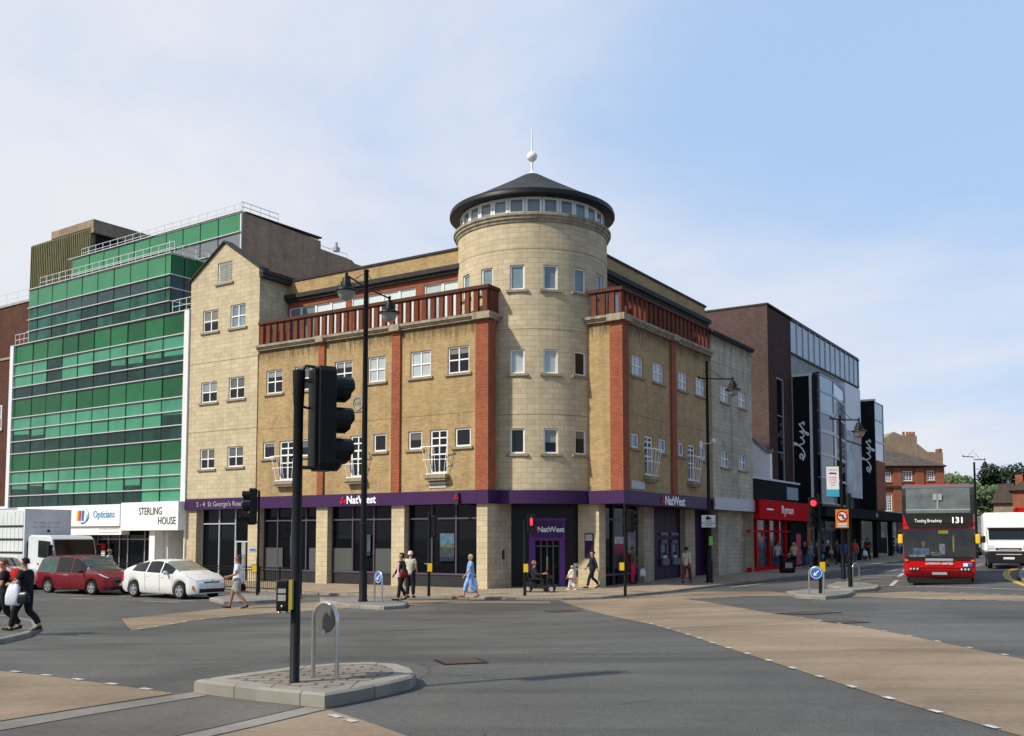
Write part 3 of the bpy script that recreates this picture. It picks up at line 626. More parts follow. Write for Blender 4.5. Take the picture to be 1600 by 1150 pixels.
mb = MB(); wall(mb, FRR, 0, 2.6, WB-.04, WT); mb.build('brick_wall', YBRICK, bank, recalc=False)
for a, b in ((5.84, 10.5), (.53, 5.27)): mb = MB(FR); mb.box(a, b, -.01, .004, 7.41, 7.43); mb.build('movement_joint', JOINT, bank)
coping(FR, -.30, 10.55, ((5.28, 5.83), (-.26, .52))); coping(FRR, -.27, 1.9, ((-.2, .52),))
balus(FR, [.1+i*(10.3-.1)/20 for i in range(21)], WT+.34, 12.88); rail(FR, -.12, 10.5)
balus(FRR, [.45, .92, 1.36], WT+.34, 12.88); mb = MB(FRR); mb.box(.13, 1.7, -.23, .11, 12.882, 13.03); mb.build('balustrade_rail', REDCAP, bank)
RS = -2.5; topr = Fr(FR.p(0, RS, 0), RD, NR)
RW = [(4.2, 6.6), (7.3, 9.6), (10.4, 12.6), (13.1, 15.4)]
mb = MB(); wall(mb, topr, 1.5, 16.2, 11.5, 14.55, [(a, b, 12.2, 14.10) for a, b in RW]); mb.build('top_storey_wall', RBRICK, bank, recalc=False)
for a, b in RW: window(bank, topr, a, b, 12.2, 14.10, 2, 1, gm=GLASSL, sill=0)
mb = MB(); wall(mb, topr, 1.5, 16.2, 14.86, 15.60, off=.03); wall(mb, Fr(topr.p(16.2, 0, 0), -NR, RD), 0, 8, 11.5, 15.6); mb.build('parapet_wall', YBRICK, bank, recalc=False)
mb = MB(topr); mb.box(1.5, 16.45, -.3, .18, 14.48, 14.62); mb.box(1.5, 16.5, -.3, .32, 14.622, 14.86); mb.build('cornice', DARKCAP, bank)
mb = MB(topr); mb.box(1.5, 16.3, -.35, .10, 15.60, 15.72); mb.build('parapet_coping', DARKCAP, bank)
# stone block closing the right wing
sh = [(11.82, 13.04, 9.24, 10.17), (14.62, 15.80, 9.24, 10.17), (11.77, 12.99, 5.68, 6.6), (14.54, 15.76, 5.68, 6.6)]
mb = MB(); wall(mb, FR, 10.5, 16.8, 4.02, 12.72, sh, off=.10); wall(mb, Fr(FR.p(10.5, .10, 0), LD, NL), 0, .6, 3.9, 12.72); mb.build('stone_wall', STONE_G, bank, recalc=False)
FS = Fr(FR.p(0, .10, 0), RD, NR)
for i, (a, b, c, d) in enumerate(sh): window(bank, FS, a, b, c, d, 2, 2, gm=GLASSL if i < 2 else GLASSB, fw=.06)
mb = MB(FS); mb.box(10.4, 16.95, -.5, .14, 12.72, 12.80); mb.box(10.36, 17.0, -.5, .20, 12.802, 12.92); mb.build('parapet_coping', DARKCAP, bank)
for z in (11.28, 7.6): mb = MB(FS); mb.box(10.5, 16.8, -.01, .004, z, z+.02); mb.build('movement_joint', JOINT, bank)
mb = MB(FS); mb.box(10.46, 16.8, -.5, .10, 3.36, 4.02); mb.build('grey_fascia', GREYM, bank)
# inner mass, flat roofs and the back
mb = MB()
mb.slab([FL.p(19.6, -2.6, 0)[:2], FL.p(14.4, -2.6, 0)[:2], top.p(14.3, -.2, 0)[:2], top.p(2.0, -.2, 0)[:2], (T0.x, T0.y), topr.p(3.2, -.2, 0)[:2], topr.p(16.1, -.2, 0)[:2], FR.p(16.1, -12, 0)[:2], FL.p(19.6, -20, 0)[:2]], 3.5, 15.55)
mb.build('inner_block', TBRICK, bank)
mb = MB(); mb.slab([FL.p(14.4, -.16, 0)[:2], FL.p(.1, -.16, 0)[:2], FL.p(.1, -3, 0)[:2], FL.p(14.4, -3, 0)[:2]], WT+.12, WT+.26); mb.slab([FR.p(.1, -.16, 0)[:2], FR.p(16.6, -.04, 0)[:2], FR.p(16.6, -3.2, 0)[:2], FR.p(.1, -3.2, 0)[:2]], WT+.12, WT+.265); mb.build('terrace_floor', CONC, bank)
mb = MB(); wall(mb, Fr(FR.p(16.8, .1, 0), -NR, RD), 0, 13, -.3, 12.72); mb.build('side_wall', STONE_G, bank, recalc=False)
# dark backing behind every window so that rooms read dark
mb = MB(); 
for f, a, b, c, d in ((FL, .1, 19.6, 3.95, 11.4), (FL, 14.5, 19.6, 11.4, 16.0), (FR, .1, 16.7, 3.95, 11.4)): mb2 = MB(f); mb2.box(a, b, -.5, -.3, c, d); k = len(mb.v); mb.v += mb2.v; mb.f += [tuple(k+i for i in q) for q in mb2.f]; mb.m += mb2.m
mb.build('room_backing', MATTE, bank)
# ------------------------------------------------------------ tower
def tuv(R): return lambda c, n: (math.atan2(c.x-T0.x, -(c.y-T0.y))*R, c.z) if abs(n.z) < .7 else (c.x, c.y)
TW = [-36, -12, 12, 36, 60, -60]
th = [(a-5.3, a+5.3, z0, z1) for a in TW for z0, z1 in ((12.90, 14.03), (9.12, 10.22), (5.56, 6.68))]
mb = MB(); wall(mb, None, -114, 126, WB-.1, 16.02, th, rev=.16, arc=(T0, TR)); mb.build('tower_wall', STONE, bank, uvfn=tuv(TR), recalc=False)
for a in TW:
    for k, (z0, z1) in enumerate(((12.90, 14.03), (9.12, 10.22), (5.56, 6.68))):
        ra = math.radians(a); tn = V((math.cos(ra), math.sin(ra), 0)); on = V((math.sin(ra), -math.cos(ra), 0))
        f = Fr(T0+on*(TR-.015), tn, on); hw = math.sin(math.radians(5.3))*TR
        g = {0: GLASSB, 1: GLASSL if a < 30 else GLASS, 2: GLASS}[k]
        window(bank, f, -hw, hw, z0, z1, gm=g, fw=.075, sillw=.16)
mb = MB(); mb.lathe((T0.x, T0.y, 0), [(TR-.3, WB), (TR-.3, 16)], 48); mb.build('tower_core', MATTE, bank)
for z in (14.75, 11.12, 7.30): mb = MB(); mb.lathe((T0.x, T0.y, 0), [(TR-.02, z-.012), (TR+.004, z-.012), (TR+.004, z+.012), (TR-.02, z+.012)], 96, cap=False); mb.build('movement_joint', JOINT, bank, smooth=True)
mb = MB(); mb.lathe((T0.x, T0.y, 0), [(3.5, 15.96), (TR+.05, 15.98), (TR+.07, 16.08), (TR+.13, 16.12), (TR+.14, 16.22), (TR+.20, 16.26), (TR+.20, 16.37), (3.4, 16.40)], 96); mb.build('tower_cornice', COPING, bank, smooth=True)
for k in range(28):
    ra = math.radians(k*360/28+.0); on = V((math.sin(ra), -math.cos(ra), 0)); tn = V((math.cos(ra), math.sin(ra), 0)); f = Fr(T0+on*3.44, tn, on)
    w = window(bank, f, -.375, .375, 16.40, 17.16, gm=GLASSB, fw=.10, sill=0, off=-.03)
mb = MB(); mb.lathe((T0.x, T0.y, 0), [(3.36, 16.4), (3.36, 17.3)], 56); mb.build('lantern_ring', MATTE, bank)
mb = MB(); mb.lathe((T0.x, T0.y, 0), [(3.3, 17.16), (3.92, 17.15), (3.99, 17.18), (3.99, 17.32), (3.92, 17.43)], 96); mb.build('eaves_rim', BLACK, bank, smooth=True)
def tuvr(c, n): r = math.hypot(c.x-T0.x, c.y-T0.y); return (math.atan2(c.x-T0.x, -(c.y-T0.y))*2.6, r)
mb = MB(); mb.lathe((T0.x, T0.y, 0), [(3.95, 17.42), (3.2, 17.80), (2.2, 18.36), (1.2, 18.93), (.50, 19.35), (.30, 19.45), (.1, 19.47)], 96, cap=False); mb.build('conical_roof', SLATE, bank, smooth=True, uvfn=tuvr)
mb = MB(); mb.lathe((T0.x, T0.y, 0), [(.34, 19.44), (.24, 19.5), (.12, 19.56), (.09, 19.62), (.055, 19.66), (.055, 20.12)], 16); mb.tube([(T0.x, T0.y, 20.5), (T0.x, T0.y, 21.95)], .05, 8, .018)
mb.ball((T0.x, T0.y, 20.38), .255, 20); mb.build('finial', WHITE, bank, smooth=True)
# ------------------------------------------------------------ purple band round the shop
FB, FT = 3.35, 3.94
def band(path, name='purple_fascia', thick=.5, d=.16):
    mb = MB(); n = len(path); pts = [V(p) for p in path]; nor = []
    for i in range(n):
        t = (pts[min(i+1, n-1)]-pts[max(i-1, 0)]); nor.append(V((t.y, -t.x)).normalized())
    R = [[(*(p+q*o), z) for o, z in ((d, FB), (d, FT), (-thick, FT), (-thick, FB))] for p, q in zip(pts, nor)]
    mb.rings(R); return mb.build(name, PURPLE, bank)
# path runs left to right as seen from the street; outward is on the viewer's side
lw = [tuple(FL.p(19.7, 0, 0)[:2]), tuple(FL.p(10, 0, 0)[:2]), tuple(FL.p(-.15, 0, 0)[:2])]
band(lw)
pA, pB = V(FRL.p(1.25, 0, 0)[:2]), V(FRR.p(1.5, 0, 0)[:2])
aA, aB = math.degrees(math.atan2(pA.x-T0.x, -(pA.y-T0.y))), math.degrees(math.atan2(pB.x-T0.x, -(pB.y-T0.y)))
arc = [(T0.x+math.sin(math.radians(a))*TR, T0.y-math.cos(math.radians(a))*TR) for a in [aA-6+(aB-aA+12)*i/24 for i in range(25)]]
band([tuple(FRL.p(-.16, -.003, 0)[:2]), tuple(FRL.p(1.3, 0, 0)[:2])]); band(arc, d=.12)
band([tuple(FRR.p(1.6, 0, 0)[:2]), tuple(FRR.p(-.155, 0, 0)[:2])]); band([tuple(FR.p(-.15, -.003, 0)[:2]), tuple(FR.p(10.46, 0, 0)[:2])], thick=1.45)
mb = MB(); mb.slab([FL.p(.1, -.4, 0)[:2], FRL.p(.3, -.3, 0)[:2], arc[2], arc[12], arc[22], FRR.p(.3, -.3, 0)[:2], FR.p(10.4, -.4, 0)[:2], FR.p(16.7, -.3, 0)[:2], FR.p(16.7, -3, 0)[:2], (T0.x, T0.y+1)], 3.40, 3.46); mb.build('entrance_soffit', DGREY, bank)
# letters on the band
LWHT = pmat('white_sign_letter', (.92, .92, .92), .5); LRED = pmat('red_emblem', (.62, .01, .05), .4)
def emblem(fr, u, off, z, s, parent, mat=None):
    """three small folded-cube arrows set round a centre"""
    mb = MB(fr)
    for k in range(3):
        a = math.radians(90+120*k); cx, cz = u+math.cos(a)*s*.42, z+math.sin(a)*s*.40
        pts = [(cx+s*.40*math.cos(a+math.radians(t)), cz+s*.40*math.sin(a+math.radians(t))) for t in (0, 60, 120, 180, 240, 300)]
        mb.prism(pts[:2]+[(cx, cz)]+pts[3:], off, off+.03)
    return mb.build('emblem', mat or LRED, parent)
def signtext(body, fr, u, z, size, flip, name='sign_letters', mat=None, parent=None, off=.18, **k): return text(body, name, mat or LWHT, parent or bank, fr, u, off, z, size, flip=flip, **k)
uN = (FL.u(545)+FL.u(590))/2; signtext('NatWest', FL, uN, 3.635, .52, -1, bold=.012, sx=.93); emblem(FL, FL.u(539), .17, 3.62, .25, bank)
uN = (FR.u(1037)+FR.u(1063))/2; signtext('NatWest', FR, uN, 3.60, .60, 1, bold=.012, sx=1.05); emblem(FR, FR.u(1033)-.15, .17, 3.60, .24, bank)
signtext("2 - 4  St George's Road", FL, (FL.u(313)+FL.u(379))/2, 3.62, .36, -1, mat=pmat('grey_sign_letter', (.42, .40, .45), .5), sx=1.05)
for fr, px in ((FL, 719), (FR, 1108)):
    u = fr.u(px); mb = MB(fr); mb.box(u-.10, u+.10, .17, .30, 3.30, 3.85); o = mb.build('hanging_light', DGREY, bank, bevel=.02); emblem(fr, u, .31, 3.62, .16, o)
# ------------------------------------------------------------ ground floor of the left front
GZ = -1.0
for a, b in ((-.02, .545), (4.60, 5.36), (9.38, 10.12), (14.10, 14.92), (18.92, 19.74)): mb = MB(FL); mb.box(a, b, -.6, .0, GZ, FB+.02); mb.build('stone_pier', STONE, bank)
mb = MB(); wall(mb, FRL, .0, 1.95, GZ, FB+.1); mb.build('stone_wall', STONE_G, bank, recalc=False)
def shopfront(fr, u0, u1, cols, name='shop_window', zb=.22, zt=2.72, off=-.38, fm=None):
    fm = fm or pmat('purple_grey_frame', (.10, .075, .11), .4)
    f = MB(fr)
    for x in [u0+(u1-u0)*i/cols for i in range(cols+1)]: f.box(x-.035, x+.035, off-.02, off+.06, zb, FB)
    f.box(u0, u1, off-.015, off+.05, zt-.035, zt+.035); f.box(u0, u1, off-.015, off+.07, zb-.04, zb+.04)
    w = f.build(name, fm, bank); g = MB(fr); g.box(u0, u1, off-.03, off-.018, zb, FB); g.build('pane', SHOPG, w)
    s = MB(fr); s.box(u0, u1, off-.1, off+.03, GZ, zb-.04); s.build('stall_riser', DGREY, w); return w
for a, b, c in ((.545, 4.60, 3), (5.36, 9.38, 3), (10.12, 14.10, 4)):
    w = shopfront(FL, a, b, c)
def poster(fr, u0, u1, z0, z1, off, parent, cols, name='poster'):
    mb = MB(fr); n = len(cols); 
    for i, c in enumerate(cols): mb.mi = i; mb.box(u0, u1, off, off+.02, z0+(z1-z0)*c[0]+(.001 if i else 0), z0+(z1-z0)*c[1])
    return mb.build(name, [pmat('poster_tone_%d' % (hash(c[2]) % 9999), c[2], .5, var=.45, scale=5) for c in cols], parent)
poster(FL, 1.98, 2.78, .80, 2.05, -.33, bank, [(0, .16, (.012, .02, .06)), (.16, .5, (.035, .05, .045)), (.5, .62, (.09, .10, .08)), (.62, 1, (.06, .13, .17))])
poster(FL, 6.9, 7.35, 1.0, 2.0, -.33, bank, [(0, .2, (.02, .025, .06)), (.2, 1, (.05, .07, .09))]); poster(FL, 11.55, 12.2, .8, 1.95, -.33, bank, [(0, .2, (.02, .03, .10)), (.2, 1, (.045, .06, .075))])
FRO = pmat('frosted_glass_film', (.085, .09, .088), .35)
for a, b in ((8.1, 9.3), (5.45, 6.6), (10.2, 10.9), (12.75, 14.0)): mb = MB(FL); mb.box(a, b, -.355, -.345, .27, 1.35); mb.build('frosted_film', FRO, bank)
# left bay with the white-framed door
f = MB(FL); WG = pmat('pale_grey_frame', (.48, .49, .50), .4)
for x in (14.97, 16.25, 17.5, 18.87): f.box(x-.03, x+.03, -.42, -.34, -.45, FB)
for z in (2.6,): f.box(16.25, 18.9, -.41, -.35, z-.03, z+.03)
f.box(14.95, 16.25, -.41, -.33, 1.62, 1.69); f.box(15.57, 15.63, -.41, -.33, -.36, 1.62)
for x in (15.04, 15.50, 15.70, 16.17): f.box(x-.03, x+.03, -.415, -.335, -.36, 1.62)
w = f.build('entrance_glazing', WG, bank); g = MB(FL); g.box(14.92, 18.92, -.43, -.425, GZ, FB); g.build('pane', SHOPG, w)
h = MB(FL); h.tube([(15.52, -.30, .4), (15.52, -.30, 1.0)], .02, 6); h.tube([(15.68, -.30, .4), (15.68, -.30, 1.0)], .02, 6); h.build('door_handle', STEEL, w)
mb = MB(FL); mb.box(14.3, 14.75, .005, .03, 1.15, 1.33); mb.build('name_plate', WG, bank); mb = MB(FL); mb.box(14.33, 14.72, .031, .036, 1.19, 1.29); mb.build('plate_face', SIGNB, bank)
# plaques on the brick
mb = MB(FL); u = FL.u(558); mb.box(u-.36, u+.36, .003, .05, 7.88, 8.66); pl = mb.build('date_stone', COPING, bank)
mb = MB(FL); mb.lathe((u, .05, 8.27), [(.33, 0), (.33, .03), (.27, .03), (.27, 0)], 28, ax='o', cap=False); mb.build('ring', COPING, pl); text('1991', 'date', SILL, pl, FL, u, .06, 8.27, .20, flip=-1, bold=.006)
STN = pmat('street_sign_face', (.60, .59, .55), .5)
for fr, a, b, z0, z1, fl in ((FL, FL.u(697), FL.u(671), 4.10, 4.35, -1), (FR, .85, 2.25, 4.05, 4.42, 1)):
    mb = MB(fr); mb.box(min(a, b), max(a, b), .003, .035, z0, z1); o = mb.build('street_name_plate', STN if fl < 0 else GREYM, bank)
    if fl < 0: text('ST GEORGES ROAD SW19', 'letters', BLACK, o, fr, (a+b)/2, .04, (z0+z1)/2, .11, flip=fl, depth=.004)
# ------------------------------------------------------------ recessed corner entrance
pE, qE = FRL.p(1.95, 0, 0), None
RO = -1.25
GR = Fr(FR.p(0, RO, 0), RD, NR)                       # ground floor of the right front stands back
uc = GR.u(936)
pier = GR.p(uc, 0, 0)
def onray(px, P, d): k = (px-800)/FPX; return (k*P.y-P.x)/(d.x-k*d.y)
wE = onray(903, pier, LD); qE = pier+LD*wE
FP = Fr(pier, LD, NL); mb = MB(FP); mb.box(0, wE, -.62, 0, GZ, FB+.06); mb.build('stone_pier', STONE, bank)
q2, p2 = qE+RD*.6, pE+RD*.5
dE = (q2-p2).normalized(); FE = Fr(p2, dE, V((dE.y, -dE.x, 0))); LE = (q2-p2).length
eu = lambda px: FE.u(px)
EG = pmat('entrance_dark_panel', (.020, .018, .020), .25)
mb = MB(FE); ua, ub = eu(826), eu(882); mb.box(-.6, ua, -.12, 0, GZ, FB+.08); mb.box(ub, LE+.6, -.12, 0, GZ, FB+.08); mb.box(ua, ub, -.12, 0, 2.62, FB+.08); mb.build('entrance_wall', EG, bank)
PV = pmat('violet_door_surround', (.13, .045, .26), .35, var=.1); PVD = pmat('violet_sign_panel', (.060, .020, .13), .3)
mb = MB(FE); mb.box(ua, ua+.28, .0, .16, -.5, 2.68); mb.box(ub-.24, ub, .0, .16, -.5, 2.68); mb.box(ua, ub, .0, .155, 1.72, 2.64); mb.box(ua-.06, ub+.06, .0, .22, 2.645, 2.74); ds = mb.build('door_surround', PV, bank)
mb = MB(FE); mb.box(ua+.10, ub-.10, .16, .18, 1.86, 2.60); mb.build('door_sign', PVD, ds); mb = MB(FE); mb.box(ua+.02, ub-.02, .165, .20, 1.74, 1.80); mb.build('magenta_strip', pmat('magenta_strip', (.36, .02, .18), .4), ds)
text('NatWest', 'door_sign_letters', LWHT, ds, FE, (ua+ub)/2+.18, .19, 2.22, .34, flip=1, bold=.01, sx=.95); emblem(FE, ua+.34, .18, 2.22, .17, ds)
f = MB(FE); a, b = ua+.28, ub-.24; n = 4
for i in range(n+1): x = a+(b-a)*i/n; f.box(x-.025, x+.025, -.06, .0, -.36, 1.72)
f.box(a, b, -.06, 0, 1.45, 1.50); f.box(a, b, -.06, 0, -.36, -.26); dr = f.build('door', pmat('grey_door_frame', (.13, .13, .14), .4), bank)
g = MB(FE); g.box(a, b, -.08, -.07, -.4, 1.72); g.build('pane', SHOPG, dr); h = MB(FE)
for i in (1.9, 2.1): x = a+(b-a)*i/4; h.tube([(x, .05, .2), (x, .05, 1.0)], .018, 6)
h.build('door_handle', STEEL, dr)
mb = MB(FP); x = FP.u(921); mb.box(x-.22, x+.22, .004, .05, .95, 2.05); o = mb.build('notice_board', PURPLED, bank); mb = MB(FP); mb.box(x-.18, x+.18, .052, .058, 1.72, 2.0); mb.build('notice', GREYM, o)
# right front, ground floor
def gbox(a, b, o0, o1, z0, z1, name, mat): m = MB(GR); m.box(a, b, o0, o1, z0, z1); return m.build(name, mat, bank)
pu = lambda px: GR.u(px)
for a, b in ((pu(1006), pu(1022)), (pu(1071), pu(1086))): gbox(a, b, -.5, .0, GZ, FB+.1, 'stone_pier', STONE_G)
a, b = uc+.5, pu(1006); f = MB(GR)
for x in (a+.05, a+(b-a)*.38, a+(b-a)*.72, b-.05): f.box(x-.04, x+.04, -.4, -.3, GZ, FB)
f.box(a, b, -.39, -.31, 2.66, 2.74); f.box(a, b, -.39, -.30, .10, .2); w = f.build('shop_window', pmat('purple_grey_frame', (.1, .075, .11)), bank)
g = MB(GR); g.box(a, b, -.44, -.42, GZ, FB+.1); g.build('pane', SHOPG, w)
poster(GR, a+(b-a)*.42, a+(b-a)*.66, .4, 1.9, -.38, bank, [(0, .5, (.05, .05, .05)), (.5, .78, (.30, .02, .06)), (.78, 1, (.45, .45, .47))])
poster(GR, a+(b-a)*.72, a+(b-a)*.97, .3, 2.2, -.395, bank, [(0, .3, (.03, .03, .03)), (.3, 1, (.26, .27, .27))])
a, b = pu(1022), pu(1071); gbox(a, b, -.45, -.30, GZ, FB+.1, 'purple_panel', PURPLED)
mb = MB(GR); mb.box((a+b)/2-.02, (a+b)/2+.02, -.31, -.29, -.4, FB); mb.build('panel_joint', BLACK, bank)
for p0, p1 in ((1039, 1050), (1055.5, 1066)):
    c0, c1 = pu(p0), pu(p1); m = MB(GR); m.box(c0, c0+.16, -.32, -.22, .45, 1.75); m.box(c1-.16, c1, -.32, -.22, .45, 1.75); m.box(c0, c1, -.32, -.22, 1.55, 1.75); m.box(c0, c1, -.32, -.12, .45, .80)
    at_ = m.build('cash_machine', pmat('atm_grey', (.10, .12, .16), .4), bank, bevel=.02)
    m = MB(GR); m.box(c0+.2, c1-.2, -.32, -.29, 1.1, 1.5); m.build('screen', pmat('atm_screen', (.12, .22, .30), .1), at_); m = MB(GR); m.box(c0+.22, c1-.22, -.32, -.20, .82, .95); m.build('keypad', STEEL, at_)
    text('NatWest', 'letters', GREYM, at_, GR, (c0+c1)/2, -.21, 2.05, .24, flip=1, depth=.01)
a, b = pu(1086), 10.6; gbox(a, b+1.2, -.45, -.30, GZ, FB+.1, 'purple_panel', PURPLED)
m = MB(FR); m.box(12.75, 16.78, -.9, -.5, GZ, 3.36); m.build('stone_pier', STONE_G, bank); m = MB(FR); m.box(10.4, 12.8, -1.6, -1.3, GZ, 3.4); m.build('purple_panel', PURPLED, bank)
m = MB(); m.slab([FR.p(10.4, -.3, 0)[:2], FR.p(16.75, -.3, 0)[:2], FR.p(16.75, -3, 0)[:2], FR.p(10.4, -3, 0)[:2]], 3.37, 3.39); m.build('soffit', CONC, bank)
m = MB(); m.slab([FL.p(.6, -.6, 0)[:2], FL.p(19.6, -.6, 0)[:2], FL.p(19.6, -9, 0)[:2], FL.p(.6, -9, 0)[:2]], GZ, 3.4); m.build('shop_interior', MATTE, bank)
# small dome camera on the pier
m = MB(FRL); m.box(1.2, 1.32, .0, .05, .9, 1.3); m.build('entry_panel', DGREY, bank)
# ------------------------------------------------------------ green glass office block
L2 = V((-2220, 1545, 0)).normalized(); R2 = V((L2.y, -L2.x, 0))
G = Fr(FL.p(19.75, 0, 0), L2, -R2)
off_ = thing('green_glass_office', G.p(9, -6, -.5), 'stepped office block clad in green glass, left of the stone gable', 'building')
def parap(fr, u0, u1, o, z0, h=.62, n=None, parent=off_, name='roof_railing', back=0, mids=1, mat=None):
    mb = MB(fr); n = n or int(abs(u1-u0)/.85); rr = .022
    for k in ([1] if not mids else [1, .52]): mb.tube([(u0, o, z0+h*k), (u1, o, z0+h*k)], rr, 5)
    for i in range(n+1): u = u0+(u1-u0)*i/n; mb.tube([(u, o, z0), (u, o, z0+h)], rr*.9, 4)
    return mb.build(name, mat or WHITEM, parent)
US = [.40, 2.41]+[2.41+1.69*i for i in range(1, 9)]+[18.07]
def bay(u0, u1, zs, off, mats, name, grn, trans=True):
    mb = MB(G); n = len(zs)-1
    for i in range(n): mb.mi = mats[i]; e1, e2, e3 = (random.uniform(-.014, .006) for _ in range(3)); mb.face([(u0+.035, off+e1, zs[i]+.02), (u1-.035, off+e2, zs[i]+.02), (u1-.035, off+e2+e3*.5, zs[i+1]-.02), (u0+.035, off+e1+e3*.5, zs[i+1]-.02)])
    return mb.build(name, grn, off_, recalc=False)
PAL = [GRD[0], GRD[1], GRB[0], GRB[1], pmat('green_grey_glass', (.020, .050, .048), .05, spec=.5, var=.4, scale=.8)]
def storey(us, z0, z1, off, style):
    """one ribbon of windows in three rows: blinds hang lower in some bays"""
    h = (z1-z0)/3
    for i, (a, b) in enumerate(zip(us, us[1:])):
        k = style[i % len(style)]
        m = [{0: [0, 0, 0], 1: [0, 0, 2], 2: [0, 2, 2], 3: [2, 2, 2], 4: [1, 0, 3], 5: [4, 4, 0], 6: [1, 4, 4]}[k][j] for j in range(3)]
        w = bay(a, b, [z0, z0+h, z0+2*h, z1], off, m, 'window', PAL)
        if m[2] in (2, 3) and m[1] == 0: mb = MB(G); zb = z0+2*h-random.uniform(.05, .5); mb.face([(a+.15, off+.004, zb), (b-.15, off+.004, zb+random.uniform(-.04, .1)), (b-.15, off+.004, z0+2*h), (a+.15, off+.004, z0+2*h)]); mb.build('blind', GRB[0], w, recalc=False)
def spand(us, z0, z1, off, ms):
    for i, (a, b) in enumerate(zip(us, us[1:])): bay(a, b, [z0, z1], off, [0], 'spandrel_panel', [GRS[ms[i % len(ms)]]])
for (z0, z1), s in zip(((3.76, 6.10), (7.27, 9.62), (10.85, 13.14)), ((3, 3, 1, 2, 2, 2, 2, 1, 1, 1), (1, 2, 2, 2, 2, 2, 2, 2, 1, 1), (1, 1, 1, 1, 1, 2, 2, 0, 2, 2))): storey(US, z0, z1, 0, s)
for (z0, z1), s in zip(((6.10, 7.27), (9.62, 10.85), (13.14, 14.38)), ((0, 0, 0, 0, 0, 0, 0, 0, 0, 0), (0, 1, 1, 1, 0, 0, 1, 0, 0, 0), (0, 1, 0, 1, 1, 0, 0, 1, 1, 1))): spand(US, z0, z1, 0, s)
fin = lambda fr, u0, u1, o, z, nm='window_transom': (lambda m: m.build(nm, pmat('pale_transom', (.52, .53, .54), .5), off_))(MB(fr).box(u0, u1, o-.04, o+.10, z-.026, z+.026))
for z0, z1 in ((3.76, 6.10), (7.27, 9.62), (10.85, 13.14)):
    for j in range(4): fin(G, .40, 18.1, 0, z0+(z1-z0)*j/3)
fin(G, .0, 18.5, .02, 14.40)
mb = MB(G); mb.box(.0, .40, -.1, .12, 3.8, 14.44); mb.build('white_end_post', WHITEM, off_); mb = MB(G); mb.box(18.10, 18.50, -.1, .12, 3.7, 14.44); mb.build('white_end_post', WHITEM, off_)
mb = MB(G)
for u in US[1:-1]: mb.box(u-.032, u+.032, -.05, .02, 3.76, 14.38)
mb.build('mullions', pmat('dark_green_mullion', (.008, .03, .022), .4), off_)
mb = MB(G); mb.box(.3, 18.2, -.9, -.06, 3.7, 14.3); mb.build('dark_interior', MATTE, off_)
# middle storeys
o1 = -1.0; U1 = [3.24, 3.75]+[3.75+1.70*i for i in range(1, 9)]+[18.42]
spand(U1, 17.12, 18.34, o1, (2,)*10)
h = (17.12-14.0)/4
for i, (a, b) in enumerate(zip(U1, U1[1:])):
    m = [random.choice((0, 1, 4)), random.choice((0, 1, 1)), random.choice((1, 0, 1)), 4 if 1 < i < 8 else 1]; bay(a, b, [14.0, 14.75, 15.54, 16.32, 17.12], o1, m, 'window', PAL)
for z in (15.54, 16.32, 17.12): fin(G, 3.22, 18.45, o1, z)
fin(G, 3.15, 18.5, o1, 18.38)
GS = Fr(G.p(3.24, o1, 0), R2, -L2)
mb = MB(G); mb.box(3.26, 18.4, -9, o1-.05, 13.9, 18.3)
mb.build('middle_block', pmat('green_dark_core', (.006, .03, .02), .3), off_)
def bay2(fr, a, b, z0, z1, mat, nm): mb = MB(fr); mb.face([(a+.03, .012, z0+.02), (b-.03, .012, z0+.02), (b-.03, .012, z1-.02), (a+.03, .012, z1-.02)]); mb.build(nm, mat, off_, recalc=False)
for a, b in ((0, .9), (.9, 2.9), (2.9, 4.9)):
    bay2(GS, a, b, 17.12, 18.34, GRS[1], 'spandrel_panel')
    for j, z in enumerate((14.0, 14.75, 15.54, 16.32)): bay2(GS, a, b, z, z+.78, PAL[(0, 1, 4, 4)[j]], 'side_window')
for z in (15.54, 16.32, 17.12, 18.38): mb = MB(GS); mb.box(0, 5, -.03, .07, z-.03, z+.03); mb.build('window_transom', WHITEM, off_)
mb = MB(G); 
for u in U1[1:-1]: mb.box(u-.03, u+.03, o1-.05, o1+.015, 14, 18.34)
mb.build('mullions', MC['dark_green_mullion'], off_)
parap(G, 3.3, 17.6, o1-.25, 18.42, .72, 19); parap(GS, 0, 5.5, -.2, 18.42, .72, 6)
parap(G, 16.9, 18.5, -.2, 14.45, .75, 3); parap(G, .05, 1.9, -.2, 14.45, .75, 3)
# top storey
o2 = -4.0; U2 = [.84, 2.89]+[2.89+1.69*i for i in range(1, 9)]+[18.5]
spand(U2, 19.97, 21.16, o2, (2,)*10)
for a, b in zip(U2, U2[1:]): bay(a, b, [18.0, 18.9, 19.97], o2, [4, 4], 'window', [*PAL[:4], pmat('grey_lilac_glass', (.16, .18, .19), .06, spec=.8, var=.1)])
for z in (18.9, 19.97): fin(G, .82, 18.5, o2, z)
fin(G, .7, 18.9, o2, 21.2)
mb = MB(G); mb.box(.86, 18.45, -9, o2-.05, 17.9, 21.15); mb.build('top_block', MC['green_dark_core'], off_)
mb = MB(G)
for u in U2[1:-1]: mb.box(u-.03, u+.03, o2-.05, o2+.015, 18, 21.14)
mb.build('mullions', MC['dark_green_mullion'], off_)
SF = Fr(G.p(.84, o2, 0), R2, -L2)
mb = MB(SF); mb.box(.0, .09, -.05, .04, 12, 21.2); mb.build('white_end_post', WHITEM, off_)
mb = MB(SF); mb.prism([(.1, 12), (17, 12), (17, 20.15), (9.6, 20.25), (9.3, 20.42), (6.46, 20.5), (6.44, 21.0), (.1, 21.18)], -5, .06); mb.build('brick_side_wall', TBRICK, off_)
